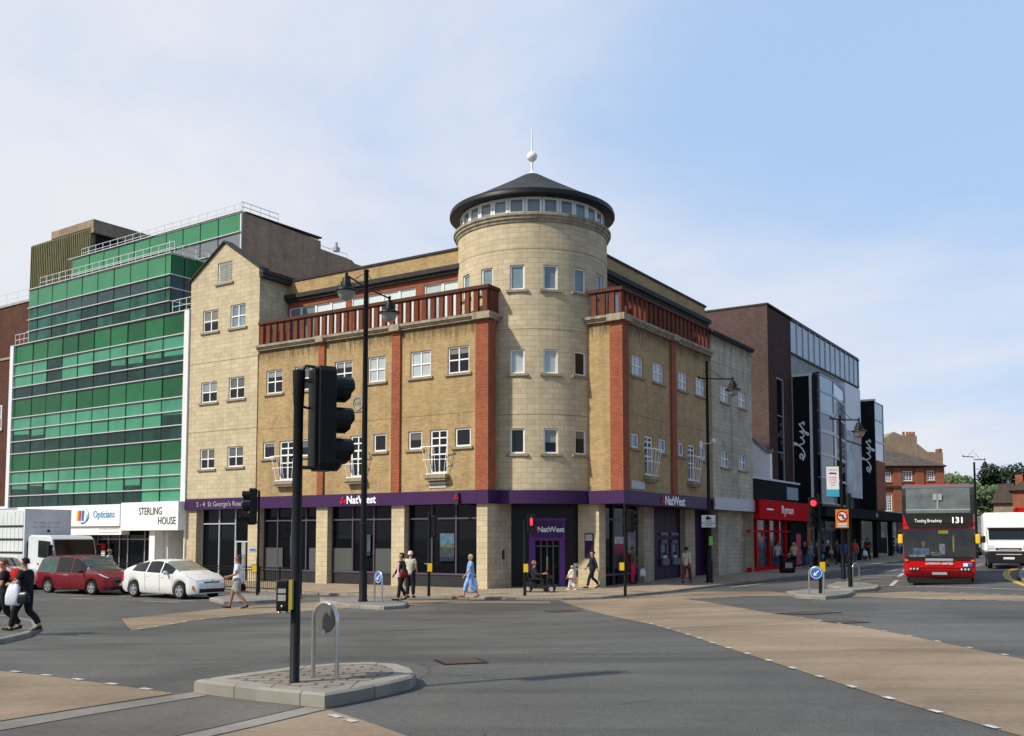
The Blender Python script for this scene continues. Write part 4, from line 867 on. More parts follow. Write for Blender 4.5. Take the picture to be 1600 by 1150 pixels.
mb = MB(SF); mb.box(.28, 6.5, -.3, .12, 21.18, 21.26); mb.build('wall_coping', DARKCAP, off_)
parap(G, .9, 17.8, o2-.25, 21.22, .62, 20); parap(SF, .1, 3.0, -.1, 21.26, .6, 4); parap(SF, 3.0, 11.0, -2.0, 21.0, .55, 9)
mb = MB(SF); mb.lathe((8.9, -1, 21.1), [(.25, 0), (.25, .25), (.1, .3), (.1, .6)], 8); mb.build('roof_vent', GREYM, off_)
# ribbed plant tower
PT = Fr(G.p(0, -5, 0), L2, -R2); mb = MB(PT); mb.box(17.91, 25.6, -7, 0, 14, 23.60)
for i in range(33): u = 17.95+i*(25.55-17.95)/32; mb.box(u-.035, u+.035, .0, .07, 14, 23.5)
mb.build('ribbed_plant_tower', RIBM, off_)
mb = MB(PT); mb.box(17.84, 17.9, -6.9, -.35, 14, 23.19); mb.build('plant_recess', MATTE, off_)
mb = MB(PT); mb.slab([(17.6, .05), (22.9, .05), (22.9, -7), (17.6, -7)], 23.61, 24.15); mb.slab([(17.58, .03), (17.88, .03), (17.88, -7), (17.58, -7)], 23.2, 23.608); mb.build('concrete_coping', TBRICK, off_)
# ground floor: white shop fascias
UB = G.u(187.5, .5); mb = MB(G); mb.box(UB+.02, 16.2, -.2, .55, 2.52, 3.77); f1 = mb.build('opticians_fascia', WHITE, off_, bevel=.02)
mb = MB(G); mb.box(UB+.02, 11.6, -.1, .42, 2.03, 2.50); mb.build('lower_fascia', WHITE, off_)
mb = MB(G); mb.box(0.02, UB, -.3, .50, 2.26, 3.84); f2 = mb.build('office_fascia', WHITE, off_, bevel=.02)
mb = MB(G); mb.box(16.2, 19.5, -.2, .3, 3.2, 3.75); mb.build('shop_fascia', GREYM, off_)
BLT = pmat('blue_sign_letter', (.08, .30, .58), .4); GRT = pmat('dark_grey_letter', (.06, .065, .065), .4)
gu = lambda px: G.u(px, .5)
text('Opticians', 'sign_letters', BLT, f1, G, gu(162.5), .56, 3.20, .60, flip=-1, bold=.004, sx=.92)
for i, (c, p) in enumerate((((.75, .42, .02), 122.5), ((.62, .05, .04), 126), ((.02, .16, .5), 130.5))):
    u = gu(p); mb = MB(G); mb.prism([(u+.17, 2.88), (u-.02, 2.84), (u-.10, 3.44), (u+.11, 3.48)], .555, .575); mb.build('logo_stripe', pmat('logo_%d' % i, c, .4), f1)
mb = MB(G); c0, cz = gu(129), 3.16; mb.tube([(c0+.5*math.cos(math.radians(a)), .57, cz+.48*math.sin(math.radians(a))) for a in range(-80, -200, -12)], .02, 5); mb.tube([(c0-.05+.62*math.cos(math.radians(a)), .57, cz+.42*math.sin(math.radians(a))) for a in range(120, 300, 12)], .028, 5); mb.build('logo_swoosh', BLT, f1)
for i, z in enumerate((2.36, 2.17)): mb = MB(G); mb.box(gu(184)+.0, gu(152), .42, .425, z-.02, z+.02); mb.build('small_print', GREYM, off_)
u1, u2 = gu(234), gu(260)
text('STERLING', 'sign_letters', GRT, f2, G, u1, .51, 3.31, .58, flip=-1, sx=.82); text('HOUSE', 'sign_letters', GRT, f2, G, u2, .51, 2.77, .58, flip=-1, sx=.86)
gb = lambda a, b, o0, o1, z0, z1, nm, m: MB(G).box(a, b, o0, o1, z0, z1).build(nm, m, off_)
gb(2.45, 2.95, -.5, .2, -1, 2.26, 'white_column', WHITE); gb(2.1, 2.42, -1.5, -.4, -1, 2.26, 'white_column', WHITE); gb(-.02, .05, -2.2, .1, -1, 3.8, 'party_wall', WHITE)
for a, b, o in ((.06, 2.1, -1.6), (2.95, 6.2, -.7), (6.2, 19.5, -.9)):
    f = MB(G); n = max(2, int((b-a)/1.1))
    for i in range(n+1): u = a+(b-a)*i/n; f.box(u-.03, u+.03, o, o+.06, -.5, 2.3)
    f.box(a, b, o, o+.05, 1.75, 1.80); f.box(a, b, o, o+.05, -.45, -.2)
    w = f.build('shop_window', GREYM, off_); g = MB(G); g.box(a, b, o-.05, o-.02, -1, 2.5); g.build('pane', SHOPG, w)
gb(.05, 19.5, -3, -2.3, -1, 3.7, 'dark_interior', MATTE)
mb = MB(G)
for i in range(26): a = random.uniform(9.3, 10.9); z = random.uniform(1.55, 1.95); mb.ball((a, -.6, z), .09, 6, sz=.7)
mb.build('window_garland', pmat('garland_green', (.02, .16, .06), .7), off_); gb(8.4, 9.6, -.66, -.6, 1.2, 1.5, 'red_window_poster', REDP); gb(8.4, 9.5, -.66, -.61, .6, 1.1, 'window_poster', WHITEM)
# brick neighbours at the far left
nb = thing('brick_neighbour', G.p(24, -5, -.5), 'dark red brick block at the left edge beyond the green office', 'building')
mb = MB(G); mb.box(18.52, 34, -9, -.05, 3.9, 13.6); mb.box(18.52, 34, -9, -.05, -1, 2.8); mb.build('brick_wall', DRBRICK, nb)
mb = MB(G); mb.box(18.52, 34, -9, -.04, 2.8, 3.9); mb.build('white_fascia', WHITE, nb)
for i in range(5): window(nb, Fr(G.p(19.5+i*2.2, -.05, 0), L2, -R2), 0, 1.1, 9, 10.6, 1, 2, off=.0)
mb = MB(G); mb.box(18.4, 34, -9.3, .02, 13.6, 13.75); mb.build('parapet_coping', COPING, nb)
nb2 = thing('rear_brick_block', G.p(30, -20, -.5), 'tall dark brick block with a pale sloping roof light behind the left neighbour', 'building')
mb = MB(G); mb.box(25.7, 31.5, -12, -10, -1, 21.0); mb.box(31.9, 44, -14, -9, -1, 21.2); mb.build('brick_wall', DRBRICK, nb2)
mb = MB(G); mb.prism([(25.6, 17.6), (30.5, 16.2), (29.2, 18.4), (25.7, 19.4)], -9.9, -9); mb.build('sloping_rooflight', GLASSW, nb2)
mb = MB(G); mb.box(25.6, 46, -14.2, -8.9, 21.2, 21.4); mb.build('flat_roof_edge', CONC, nb2); parap(G, 30, 42, -9.2, 21.4, 1.0, 7, parent=nb2)
# ------------------------------------------------------------ department store on the right
st = thing('department_store', FR.p(38, -6, -.3), 'brown brick and glass department store with black script panels beyond the bank', 'building')
SO = -1.1; S = Fr(FR.p(0, SO, 0), RD, NR); su = lambda px, o=0: S.u(px, o)
uS = su(1205); uD = su(1241.5); uE = su(1347.2)
mb = MB(S); mb.box(uS+.01, uS+1.5, -22, -.02, -1, 16.9); mb.build('brick_end_wall', BBRICK, st)
mb = MB(); wall(mb, S, uS, uD, -1, 16.98, [(su(1218), su(1230), 2.5, 12.6)]); mb.build('brick_street_wall', DBRICK, st, recalc=False)
wn_ = window(st, S, su(1218), su(1230), 2.5, 12.6, 1, 4, name='tall_window', gm=GLASS, fm=GREYM, sill=0, fw=.12)
mb = MB(Fr(S.p(uS, 0, 0), LD, NL)); wall(mb, mb.fr, 0, 22, -1, 17.1, off=.005); mb.build('brick_end_face', BBRICK, st, recalc=False)
mb = MB(S); mb.box(uS-.05, uE, -22, .06, 17.10, 17.22); mb.box(uS+.02, uE-.02, -21.8, -.3, 5, 17.1); mb.build('flat_roof', DARKCAP, st)
n = 13
for i in range(n):
    a, b = uD+(uE-uD)*i/n, uD+(uE-uD)*(i+1)/n; mb = MB(S); mb.box(a+.03, b-.03, -.06, 0, 14.74, 17.0); mb.build('glass_panel', GLZT, st); mb = MB(S); mb.box(b-.05, b+.05, -.08, .07, 14.7, 17.05); mb.build('panel_mullion', WHITEM, st)
mb = MB(S); mb.box(uD, uE, -.1, .09, 14.64, 14.74); mb.box(uD, uE+.1, -.1, .10, 17.0, 17.11); mb.build('glazing_rail', DGREY, st)
mb = MB(S); mb.box(uD, uE, -.2, -.05, 3.6, 14.64); mb.build('concrete_band', CONC, st)
mb = MB(S); mb.box(uE-.3, uE, -20, .0, -1, 17.0); mb.build('end_wall', BBRICK, st)
def script_sign(fr, uc, off, z0, z1, parent, flip=1):
    """the word written by hand, reading upwards"""
    E_ = [(0, .38), (.10, .40), (.34, .44), (.52, .56), (.50, .74), (.34, .82), (.18, .70), (.14, .45), (.24, .22), (.46, .14), (.70, .26), (1.0, .60), (1.24, 1.05), (1.40, 1.45), (1.36, 1.62), (1.24, 1.50), (1.22, 1.0), (1.28, .45), (1.42, .18), (1.60, .30), (1.82, .72), (1.80, .40), (1.92, .22), (2.10, .35), (2.28, .78), (2.24, .30), (2.10, -.35), (1.96, -.42), (2.00, -.15), (2.40, .28), (2.72, .70), (2.84, .82), (2.86, .50), (2.98, .30), (2.88, .14), (2.68, .18)]
    c = []
    for i in range(len(E_)-1):
        p0, p1, p2, p3 = (V(E_[max(0, i-1)]), V(E_[i]), V(E_[i+1]), V(E_[min(len(E_)-1, i+2)]))
        for k in range(4): t = k/4; c.append(.5*((2*p1)+(p2-p0)*t+(2*p0-5*p1+4*p2-p3)*t*t+(3*p1-p0-3*p2+p3)*t**3))
    s = (z1-z0)/3.0; mb = MB(fr); pts = [(uc-flip*(p.y-.55)*s*.54, off+.03, z0+p.x*s) for p in c]; mb.tube(pts, .058*s, 6)
    return mb.build('script_sign', LWHT, parent, smooth=True)
PW = Fr(FR.p(29.0, 0, 0), -NR, -RD)                    # face of the first projecting panel, seen head on from the junction
mb = MB(FR); mb.box(29.0, 29.28, -1.16, .0, 3.9, 13.05); mb.build('black_sign_panel', BLKP, st)
mb = MB(FR); mb.box(28.95, 29.33, -1.2, .02, 13.05, 13.22); mb.box(28.93, 29.34, .0, .16, 3.9, 13.22); mb.build('white_panel_trim', WHITEM, st)
P1 = Fr(FR.p(29.0, 0, 0), NR, -RD); z = lambda y: P1.inv(1254, y, 0)[1]
script_sign(P1, -.60, .0, z(720), z(659), st)
BV = [(29.3, .05), (FR.u(1286, .75), .75), (FR.u(1308, .75), .75), (FR.u(1325, .05), .05)]
for k in range(3):
    (a, o0), (b, o1_) = BV[k], BV[k+1]; p, q = FR.p(a, o0, 0), FR.p(b, o1_, 0); d = (q-p).normalized(); f = Fr(p, d, V((d.y, -d.x, 0))); l = (q-p).length
    zs = [4.2, 6.0, 7.6, 9.2, 10.6, 12.0, 13.15]; 
    for j in range(6): w = window(st, f, .02, l-.02, zs[j], zs[j+1], 1, 1, off=-.06, fm=GREYM, gm=[SHOPG, GLASS, MIRG, MIRG, GLZT, GLZT][j] if not (k == 1 and j in (2, 3)) else [GLASS, GLASS][j-2], sill=0, fw=.08 if not (k == 1 and j == 3) else .16, name='bay_window')
mb = MB(FR); mb.slab(BV+[(BV[3][0], -1.1), (29.3, -1.1)], 13.15, 13.27); mb.slab([(a, o-.25) for a, o in BV]+[(BV[3][0], -1.1), (29.3, -1.1)], 4.0, 13.1); mb.build('bay_core', DGREY, st)
mb = MB(FR); mb.slab(BV+[(BV[3][0], -1.1), (29.3, -1.1)], 3.3, 4.18); mb.build('bay_spandrel', DGREY, st)
b0, b1 = FR.u(1325.5, .05), FR.u(1350, .05)
mb = MB(FR); mb.box(b0+.1, b1-.1, -1, .05, 10.2, 13.85); mb.build('white_banner', pmat('white_banner_cloth', (.80, .80, .84), .6, var=.06), st)
mb = MB(FR); mb.box(b0+.1, b1-.1, -1, .045, 5.0, 10.2); pb = mb.build('photo_banner', pmat('grey_photo_banner', (.30, .30, .31), .6, scale=.45, c2=(.72, .72, .74)), st)
mb = MB(FR); mb.box(b0+.1, b1-.1, .05, .055, 9.25, 9.40); mb.build('banner_stripe', DGREY, st)
u2 = 44.7; mb = MB(FR); mb.box(u2, u2+.3, -.35, .75, 3.3, 13.1); mb.build('black_sign_panel', BLKP, st); mb = MB(FR); mb.box(u2-.04, u2+.34, -.35, .85, 13.1, 13.25); mb.build('white_panel_trim', WHITEM, st)
P2_ = Fr(FR.p(u2, 0, 0), NR, -RD); z = lambda y: P2_.inv(1359, y, 0)[1]
script_sign(P2_, .22, .0, z(739), z(687), st)
f = Fr(FR.p(u2+.3, .75, 0), RD, NR)
for j, (za, zb) in enumerate(((8.2, 9.8), (9.8, 11.6), (11.6, 13.1))): window(st, f, .02, 3.2, za, zb, 1, 1, off=-.06, fm=GREYM, gm=MIRG, sill=0, name='bay_window')
mb = MB(f); mb.box(0, 3.2, -1.5, -.06, 3.3, 13.1); mb.build('bay_core', DGREY, st); mb = MB(f); mb.box(.1, 3.3, -.5, .02, 4.2, 8.2); mb.build('red_brick_pier', OBRICK, st)
# entrance canopy and ground floor
mb = MB(FR); mb.box(28.2, 56, -1.1, 1.35, 3.30, 4.0); cn = mb.build('entrance_canopy', BLKP, st)
text('elys', 'canopy_letters', GREYM, cn, FR, FR.u(1372, 1.4), 1.37, 3.66, .5, flip=1)
mb = MB(FR); mb.box(24.5, 49.6, -7, -2.5, -1, 3.4); mb.build('ground_floor', EG, st)
for u in (27.6, 33, 38.5, 44, 49.5): mb = MB(FR); mb.box(u-.2, u+.2, .6, .95, -1, 3.3); mb.build('column', BLKP, st)
for a, b, m in ((29.5, 32.4, GLASSL), (34, 37.6, GLASS), (39.5, 43, GLASSB), (45, 48.5, GLASSL)): window(st, Fr(FR.p(0, -2.5, 0), RD, NR), a, b, .2, 2.6, 2, 1, off=.02, fm=GREYM, gm=m, sill=0, name='display_window')
mb = MB(FR); mb.box(29.8, 33.4, .6, .66, 2.35, 3.0); o = mb.build('red_neon_sign', DGREY, st); text('elys', 'letters', REDP, o, FR, 31.6, .67, 2.7, .4, flip=1)
# stationer's shop
ry = thing('stationery_shop', FR.p(21, -3, -.3), 'low shop with a bright red fascia and red window frames between bank and store', 'building')
rb0, rb1 = FR.u(1171.5), FR.u(1268)
mb = MB(FR); r1 = FR.u(1266); mb.box(16.9, r1, -.5, .35, 3.30-.02, 4.1); mb.prism([(16.9, 2.95), (16.9, 4.1), (r1, 4.1), (r1, 2.95)], -.4, .45); fs = mb.build('red_fascia', REDP, ry)
text('Ryman', 'sign_letters', LWHT, fs, FR, (FR.u(1204)+FR.u(1236))/2, .46, 3.56, .72, flip=1, sx=1.25); mb = MB(FR); u = FR.u(1194); mb.prism([(u-.75, 3.50), (u+.2, 3.50), (u+.55, 3.55), (u+.2, 3.60), (u-.75, 3.60)], .452, .47); mb.build('sign_mark', LWHT, fs)
mb = MB(FR); mb.box(16.9, FR.u(1250), -1.6, -.05, 4.1, 5.35); mb.build('black_upper_panel', BLKP, ry); mb = MB(FR); mb.box(16.85, FR.u(1252), -1.7, .0, 5.35, 5.47); mb.build('roof_edge', GREYM, ry)
mb = MB(FR); mb.box(FR.u(1231), FR.u(1248), -.05, .03, 4.3, 5.1); mb.build('upper_sign', pmat('teal_grey_sign', (.13, .22, .25), .4, var=.3), ry)
f = MB(FR); s0, s1 = FR.u(1173), FR.u(1236)
for px in (1173, 1180, 1200, 1215, 1226, 1236): u = FR.u(px, -.2); f.box(u-.09, u+.09, -.25, -.1, -.4, 2.96)
f.box(s0, s1, -.24, -.09, 2.2, 2.32); f.box(s0, s1, -.26, -.05, -.4, .12); w = f.build('shop_window', REDP, ry)
g = MB(FR); g.box(16.9, s1, -.3, -.27, -1, 3); g.build('pane', pmat('stocked_shop_glass', (.02, .03, .03), .08, var=1., scale=1.6, c2=(.10, .12, .12)), w)
for k in range(14):
    u = random.uniform(17.5, s1-.6); zz = random.uniform(-.1, 2.0); mb = MB(FR); mb.box(u, u+.35, -.265, -.255, zz, zz+random.uniform(.15, .4)); mb.build('window_display', random.choice([WHITEM, YELLOWP, REDP, SIGNB, GLASSB]), w)
mb = MB(FR); mb.box(s1, FR.u(1262), -.3, -.02, -1, 2.96); mb.build('black_pier', BLKP, ry); mb = MB(FR); mb.box(FR.u(1243), FR.u(1250), .0, .05, .1, 2.1); mb.build('red_door_poster', pmat('pink_poster', (.5, .05, .10), .5, var=.4, scale=3), ry)
mb = MB(FR); mb.box(16.9, FR.u(1262), -9, -1.5, -1, 5.2); mb.build('shop_block', MATTE, ry)
# white gable wall behind the shop
wg = thing('white_gable_house', FR.p(19.5, -4, -.3), 'white rendered half gable rising behind the stationery shop', 'building')
k_ = (1205.5-800)/FPX; q_ = FR.p(22.9, 0, 0); o_ = (k_*q_.y-q_.x)/(NR.x-k_*NR.y); WGF = Fr(FR.p(22.9, o_, 0), -LD, NL); a0, a1 = WGF.u(1173), WGF.u(1205.5)
za, zb, = WGF.inv(1173, 682)[1], WGF.inv(1205, 706)[1]
mb = MB(WGF); mb.prism([(a0-.5, -1), (a1, -1), (a1, zb-.1), (a0-.5, za+.4)], -.4, 0); mb.build('rendered_wall', WHITE, wg)
mb = MB(WGF); mb.prism([(a0-.5, za+.4), (a1-.15, zb-.1), (a1+.10, zb+.0), (a1+.10, zb+.15), (a1-.25, zb+.15), (a0-.5, za+.75)], -.4, .1); mb.build('barge_board', pmat('mauve_grey_board', (.22, .19, .20), .6), wg)
# ------------------------------------------------------------ far right background
def ff(Y): return Fr((0, Y, 0), V((1, 0, 0)), V((0, -1, 0)))
def zx(px, py, Y): d = ray(px, py); t = Y/d.y; return d.x*t, CZ+d.z*t
Y = 104; F1 = ff(Y); X = lambda px: zx(px, 800, Y)[0]; Z = lambda py: zx(1450, py, Y)[1]
rd = thing('red_brick_house', (X(1430), Y+4, .3), 'red brick building with white sash windows and grey hipped roof beyond the store', 'building')
wins = [(1381.5, 1394, 738, 752.5), (1412, 1427, 736, 751.5), (1450, 1462, 735.5, 750.5), (1382.5, 1394.5, 771.5, 798.5), (1413, 1427, 771, 798), (1452, 1463, 771, 798)]
hs = [(X(a), X(b), Z(d), Z(c)) for a, b, c, d in wins]
mb = MB(); wall(mb, F1, X(1370), X(1477), -1, Z(728.5), hs); wall(mb, Fr(F1.p(X(1477), 0, 0), V((0, 1, 0)), V((1, 0, 0))), 0, 10, -1, Z(728.5)); mb.build('brick_wall', OBRICK, rd, recalc=False)
for h in hs: window(rd, F1, *h, 3, 4 if h[3]-h[2] < 1.3 else 6, fw=.09, bar=.06, gm=GLASS, sillw=.08)
for px in (1403, 1438, 1470): mb = MB(F1); mb.box(X(px)-.45, X(px)+.45, 0, .12, Z(800), Z(731)); mb.build('brick_pilaster', OBRICK, rd)
mb = MB(F1); mb.box(X(1370), X(1478), .0, .25, Z(762), Z(759)); mb.box(X(1370), X(1478), .0, .35, Z(730), Z(728)); mb.build('string_course', DRBRICK, rd)
e0, e1 = X(1372), X(1480); r0, r1 = X(1380), X(1424)
mb = MB(F1); zt, ze = Z(699), Z(728); P_ = [(e0-6, .5, ze), (e1, .5, ze), (e1, -9, ze), (e0-6, -9, ze)]
mb.face([(e0-6, .5, ze), (e1, .5, ze), (r1, -4.2, zt), (e0-6, -4.2, zt)]); mb.face([(e1, .5, ze), (e1, -9, ze), (r1, -4.2, zt)]); mb.face([(e0-6, -9, ze), (e1, -9, ze), (r1, -4.2, zt), (e0-6, -4.2, zt)]); mb.build('hipped_roof', TILEROOF, rd)
Y = 116; F2 = ff(Y); X2 = lambda px: zx(px, 800, Y)[0]; Z2 = lambda py: zx(1450, py, Y)[1]
sg = thing('stepped_gable_house', (X2(1430), Y+4, .3), 'tan brick stepped gable with chimney pots behind the red brick building', 'building')
mb = MB(F2); mb.prism([(X2(1366), 0), (X2(1476), 0), (X2(1476), Z2(707)), (X2(1452), Z2(706)), (X2(1436), Z2(693)), (X2(1436), Z2(681)), (X2(1414), Z2(681)), (X2(1400), Z2(674.5)), (X2(1366), Z2(697))], -8, 0); mb.build('gable_wall', TBRICK, sg)
for px in (1417, 1423, 1428, 1433): mb = MB(F2); mb.lathe((X2(px), -.4, Z2(681)), [(.2, 0), (.15, .45), (.19, .5)], 8); mb.build('chimney_pot', OBRICK, sg)
mb = MB(F2); mb.box(X2(1470), X2(1475), -1, 0, Z2(707), Z2(701)); mb.build('chimney', OBRICK, sg)
Y = 92; F3 = ff(Y); X3 = lambda px: zx(px, 800, Y)[0]; Z3 = lambda py: zx(1400, py, Y)[1]
sp = thing('white_shop_parade', (X3(1400), Y+3, .3), 'row of pale shop windows under a thin white canopy behind railings', 'building')
mb = MB(F3); mb.box(X3(1376), X3(1500), -5, -1, 0, Z3(800)); mb.build('shop_block', DGREY, sp)
mb = MB(F3); mb.box(X3(1374), X3(1500), -5, .6, Z3(803.5), Z3(800.5)); mb.build('white_canopy', WHITE, sp)
for a, b, c in ((1382, 1406, (.55, .52, .48)), (1408, 1420, (.35, .16, .16)), (1422, 1440, (.4, .38, .36)), (1522, 1540, (.3, .3, .3))): mb = MB(F3); mb.box(X3(a), X3(b), -1, -.95, Z3(840), Z3(806)); mb.build('shop_window', pmat('shop_%d' % a, c, .4, var=.6, scale=1.2), sp)
mb = MB(F3)
for k, zz in enumerate((Z3(852), Z3(846), Z3(838))): mb.tube([(X3(1378), 1.2, zz), (X3(1420), 1.2, zz)], .05, 5)
for px in range(1378, 1421, 6): mb.tube([(X3(px), 1.2, .2), (X3(px), 1.2, Z3(838))], .05, 5)
tag(mb.build('street_railing', WHITE), 'white horizontal street railing in front of the pale shop parade', 'railing')
def fray(px, Y): x = (px-CX)/FPX*Y; d = V((x, Y, 0)).normalized(); return Fr((x, Y, 0), V((d.y, -d.x, 0)), -d)
F4 = fray(1600, 112); X4 = lambda px: F4.inv(px, 800)[0]; Z4 = lambda py: F4.inv(1600, py)[1]
rr = thing('red_brick_corner_house', F4.p(0, -3, .3), 'bright red brick house with a hipped roof at the right edge', 'building')
mb = MB(F4); mb.box(X4(1583), X4(1680), -8, 0, -1, Z4(765)); mb.box(X4(1588), X4(1600), -3, -.5, Z4(765), Z4(741)); mb.build('brick_wall', OBRICK, rr)
mb = MB(F4); mb.prism([(X4(1577), Z4(766)), (X4(1690), Z4(766)), (X4(1640), Z4(738)), (X4(1597), Z4(753))], -8, .4); mb.build('roof', TILEROOF, rr); mb = MB(F4); mb.box(X4(1589), X4(1640), .0, .2, Z4(806), Z4(796)); mb.build('shop_fascia', REDP, rr)
F5 = fray(1572, 128); X5 = lambda px: F5.inv(px, 800)[0]; Z5 = lambda py: F5.inv(1572, py)[1]
gh_ = thing('grey_roofed_house', F5.p(0, -3, .3), 'dark house with a grey tiled roof in front of the trees at right', 'building')
mb = MB(F5); mb.box(X5(1553), X5(1590), -7, 0, -1, Z5(785)); mb.build('wall', TBRICK, gh_); mb = MB(F5); mb.prism([(X5(1550), Z5(786)), (X5(1592), Z5(786)), (X5(1586), Z5(756)), (X5(1560), Z5(756))], -7, .4); mb.build('roof', TILEROOF, gh_)
# ------------------------------------------------------------ trees
LEAF = pmat('leaf_green', (.085, .13, .052), .7, var=.5, scale=.7); LEAFD = pmat('dark_leaf', (.020, .036, .014), .7, var=.5, scale=.7); LEAFY = pmat('light_leaf', (.080, .125, .045), .7, var=.4, scale=.7); BARK = pmat('bark', (.06, .045, .032), .9, var=.3)
def tree(x, y, h, r, label, leaf, seed, n=9000, wide=1.0):
    rnd = random.Random(seed); z0 = gz(x, y)-.2
    t = thing('broadleaf_tree', (x, y, z0), label, 'tree', 'trees closing the view at the right'); mb = MB(); th_ = h*.42
    mb.tube([(x, y, z0), (x+.1, y, z0+th_*.6), (x, y+.1, z0+h*.7)], [r*.09, r*.065, r*.02], 8)
    cl = []
    for k in range(16):
        a = rnd.uniform(0, 6.28); e = rnd.uniform(-.5, 1.0); q = r*rnd.uniform(.45, .85); c = V((x+math.cos(a)*q*wide*math.sqrt(1-e*e*.6), y+math.sin(a)*q, z0+h*.60+e*h*.30)); cl.append((c, r*rnd.uniform(.26, .46)))
        mb.tube([(x, y, z0+th_*rnd.uniform(.7, 1.2)), tuple(c.lerp(V((x, y, c.z)), .5)-V((0, 0, .5))), tuple(c)], [r*.035, r*.02, r*.008], 5)
    mb.build('trunk', BARK, t)
    me = bpy.data.meshes.new('crown'); vs = []; fs = []; mi = []
    for k in range(n):
        c, q = rnd.choice(cl); d = V((rnd.gauss(0, 1), rnd.gauss(0, 1), rnd.gauss(0, .8))).normalized()*q*(rnd.random()**.4)*1.05; p = c+d; s = rnd.uniform(.18, .42); a = V((rnd.gauss(0, 1), rnd.gauss(0, 1), rnd.gauss(0, 1))).normalized(); b = a.orthogonal().normalized(); i = len(vs)
        og = V((x, y, z0)); vs += [tuple(p-a*s-og), tuple(p+b*s*.7-og), tuple(p+a*s-og), tuple(p-b*s*.7-og)]; fs.append((i, i+1, i+2, i+3)); mi.append(rnd.choice((0, 0, 1)))
    me.from_pydata(vs, [], fs); me.materials.append(leaf); me.materials.append(LEAFY if leaf is LEAF else LEAFD); me.polygons.foreach_set('material_index', mi); o = bpy.data.objects.new('crown', me); col.objects.link(o); o.parent = t
Y = 150; X6 = lambda px, Y=150: zx(px, 800, Y)[0]
tree(X6(1484), 150, 10.0, 4.6, 'tree just right of the red brick building, behind the bus', LEAF, 1); tree(X6(1512), 158, 11.2, 5.4, 'broad green tree left of the far lamp post', LEAF, 2, wide=1.2)
tree(X6(1548), 165, 11.4, 6.0, 'green tree right of the far lamp post above the van', LEAF, 3, wide=1.2); tree(X6(1578, 176), 176, 15, 5.2, 'dark taller tree above the grey roof at the right', LEAFD, 4); tree(X6(1530, 140), 140, 8.4, 4.8, 'low bushy tree directly behind the van cab', LEAF, 5, wide=1.3)
tree(X6(1465, 190), 190, 12, 5, 'far tree partly behind the red brick building', LEAFD, 6, n=2500)
# ------------------------------------------------------------ street furniture
def gp(px, py, up=.0): return at(px, py, up)
def pole_at(px, py, up, x=None): return at(px, py, up)
CGL = pmat('lantern_glass', (.30, .31, .29), .15, spec=.6)
def lantern(parent, c, s=1.0, name='lantern'):
    m = MB(); m.lathe(c, [(.03*s, .52*s), (.05*s, .46*s), (.03*s, .42*s), (.12*s, .38*s), (.14*s, .26*s), (.17*s, .20*s), (.20*s, .08*s), (.36*s, .0), (.37*s, -.03*s), (.20*s, -.02*s)], 16)
    for k in range(6): a = k*math.pi/3; m.tube([(c[0]+.18*s*math.cos(a), c[1]+.18*s*math.sin(a), c[2]+.10*s), (c[0]+.25*s*math.cos(a), c[1]+.25*s*math.sin(a), c[2]+.16*s), (c[0]+.16*s*math.cos(a), c[1]+.16*s*math.sin(a), c[2]+.28*s)], .012*s, 4)
    o = m.build(name, BLACK, parent, smooth=True); g = MB(); g.lathe(c, [(.27*s, -.035*s), (.25*s, -.14*s), (.17*s, -.27*s), (.05*s, -.33*s)], 14); g.build('glass_bowl', CGL, o, smooth=True)
def lamp_post(px, py, up, ptop, arms, label, r=.085, base=.17, group='black heritage street lamps', collar=None):
    c = at(px, py, up); t = thing('street_lamp', c, label, 'street lamp', group); d = c.y
    r_ = ray(800, ptop); H = CZ+r_.z/r_.y*d
    m = MB(); pr = [(base*1.15, 0), (base*1.15, .06), (base, .10), (base, .95), (base*.8, 1.05), (r*1.15, 1.12), (r*1.1, 2.6), (r*1.3, 2.62), (r*1.3, 2.68), (r, 2.70), (r*.78, H-c.z-.1), (r*.9, H-c.z-.08), (r*.9, H-c.z-.02), (r*.2, H-c.z)]
    m.lathe((c.x, c.y, c.z), pr, 14); m.build('pole', BLACK, t, smooth=True)
    for k, (dx, dy, zl, L) in enumerate(arms):
        e = V((c.x+dx, c.y+dy, zl+.52)); s = V((c.x, c.y, zl+.50)); m = MB(); m.tube([tuple(s), tuple(s.lerp(e, .95)), tuple(e)], .032, 6); m.tube([tuple(s+V((0, 0, .55))), tuple(s.lerp(e, .62)+V((0, 0, .02)))], .012, 5); m.ball((e.x, e.y, e.z+.04), .06, 8); m.tube([(e.x, e.y, e.z), (e.x, e.y, e.z+.18)], .015, 5, .004)
        ar = m.build('arm', BLACK, t); lantern(t, (e.x, e.y, zl), L)
    return t
def zat(py, d): r_ = ray(800, py); return CZ+r_.z/r_.y*d
lamp_post(567, 940, .12, 421, [(-.42, -1.62, 10.1, 1.1), (.62, 1.62, 10.1, 1.1)], 'tall black street lamp with two lanterns on the island before the bank', .105, .14)
lamp_post(1109, 910, .10, 564, [(1.30, .2, 9.05, 1.05), (-.4, -.05, 9.05, .01)], 'black street lamp with one lantern carrying a white camera notice', .085, .17)
lamp_post(1318, 905, .10, 648, [(1.0, .3, 6.9, 1.0), (-.5, -.2, 6.9, .01)], 'black street lamp with one lantern in front of the department store', .07, .10)
lamp_post(1527, 872, .0, 722, [(.9, .2, 7.2, .9), (-.9, -.2, 7.4, .01)], 'distant lamp post standing above the van, against the trees', .09, .12)
lp1 = at(1109, 910, .10); F_ = Fr((lp1.x, lp1.y, 0), V((1, 0, 0)), V((0, -1, 0)))
def zat(py, d): r_ = ray(800, py); return CZ+r_.z/r_.y*d
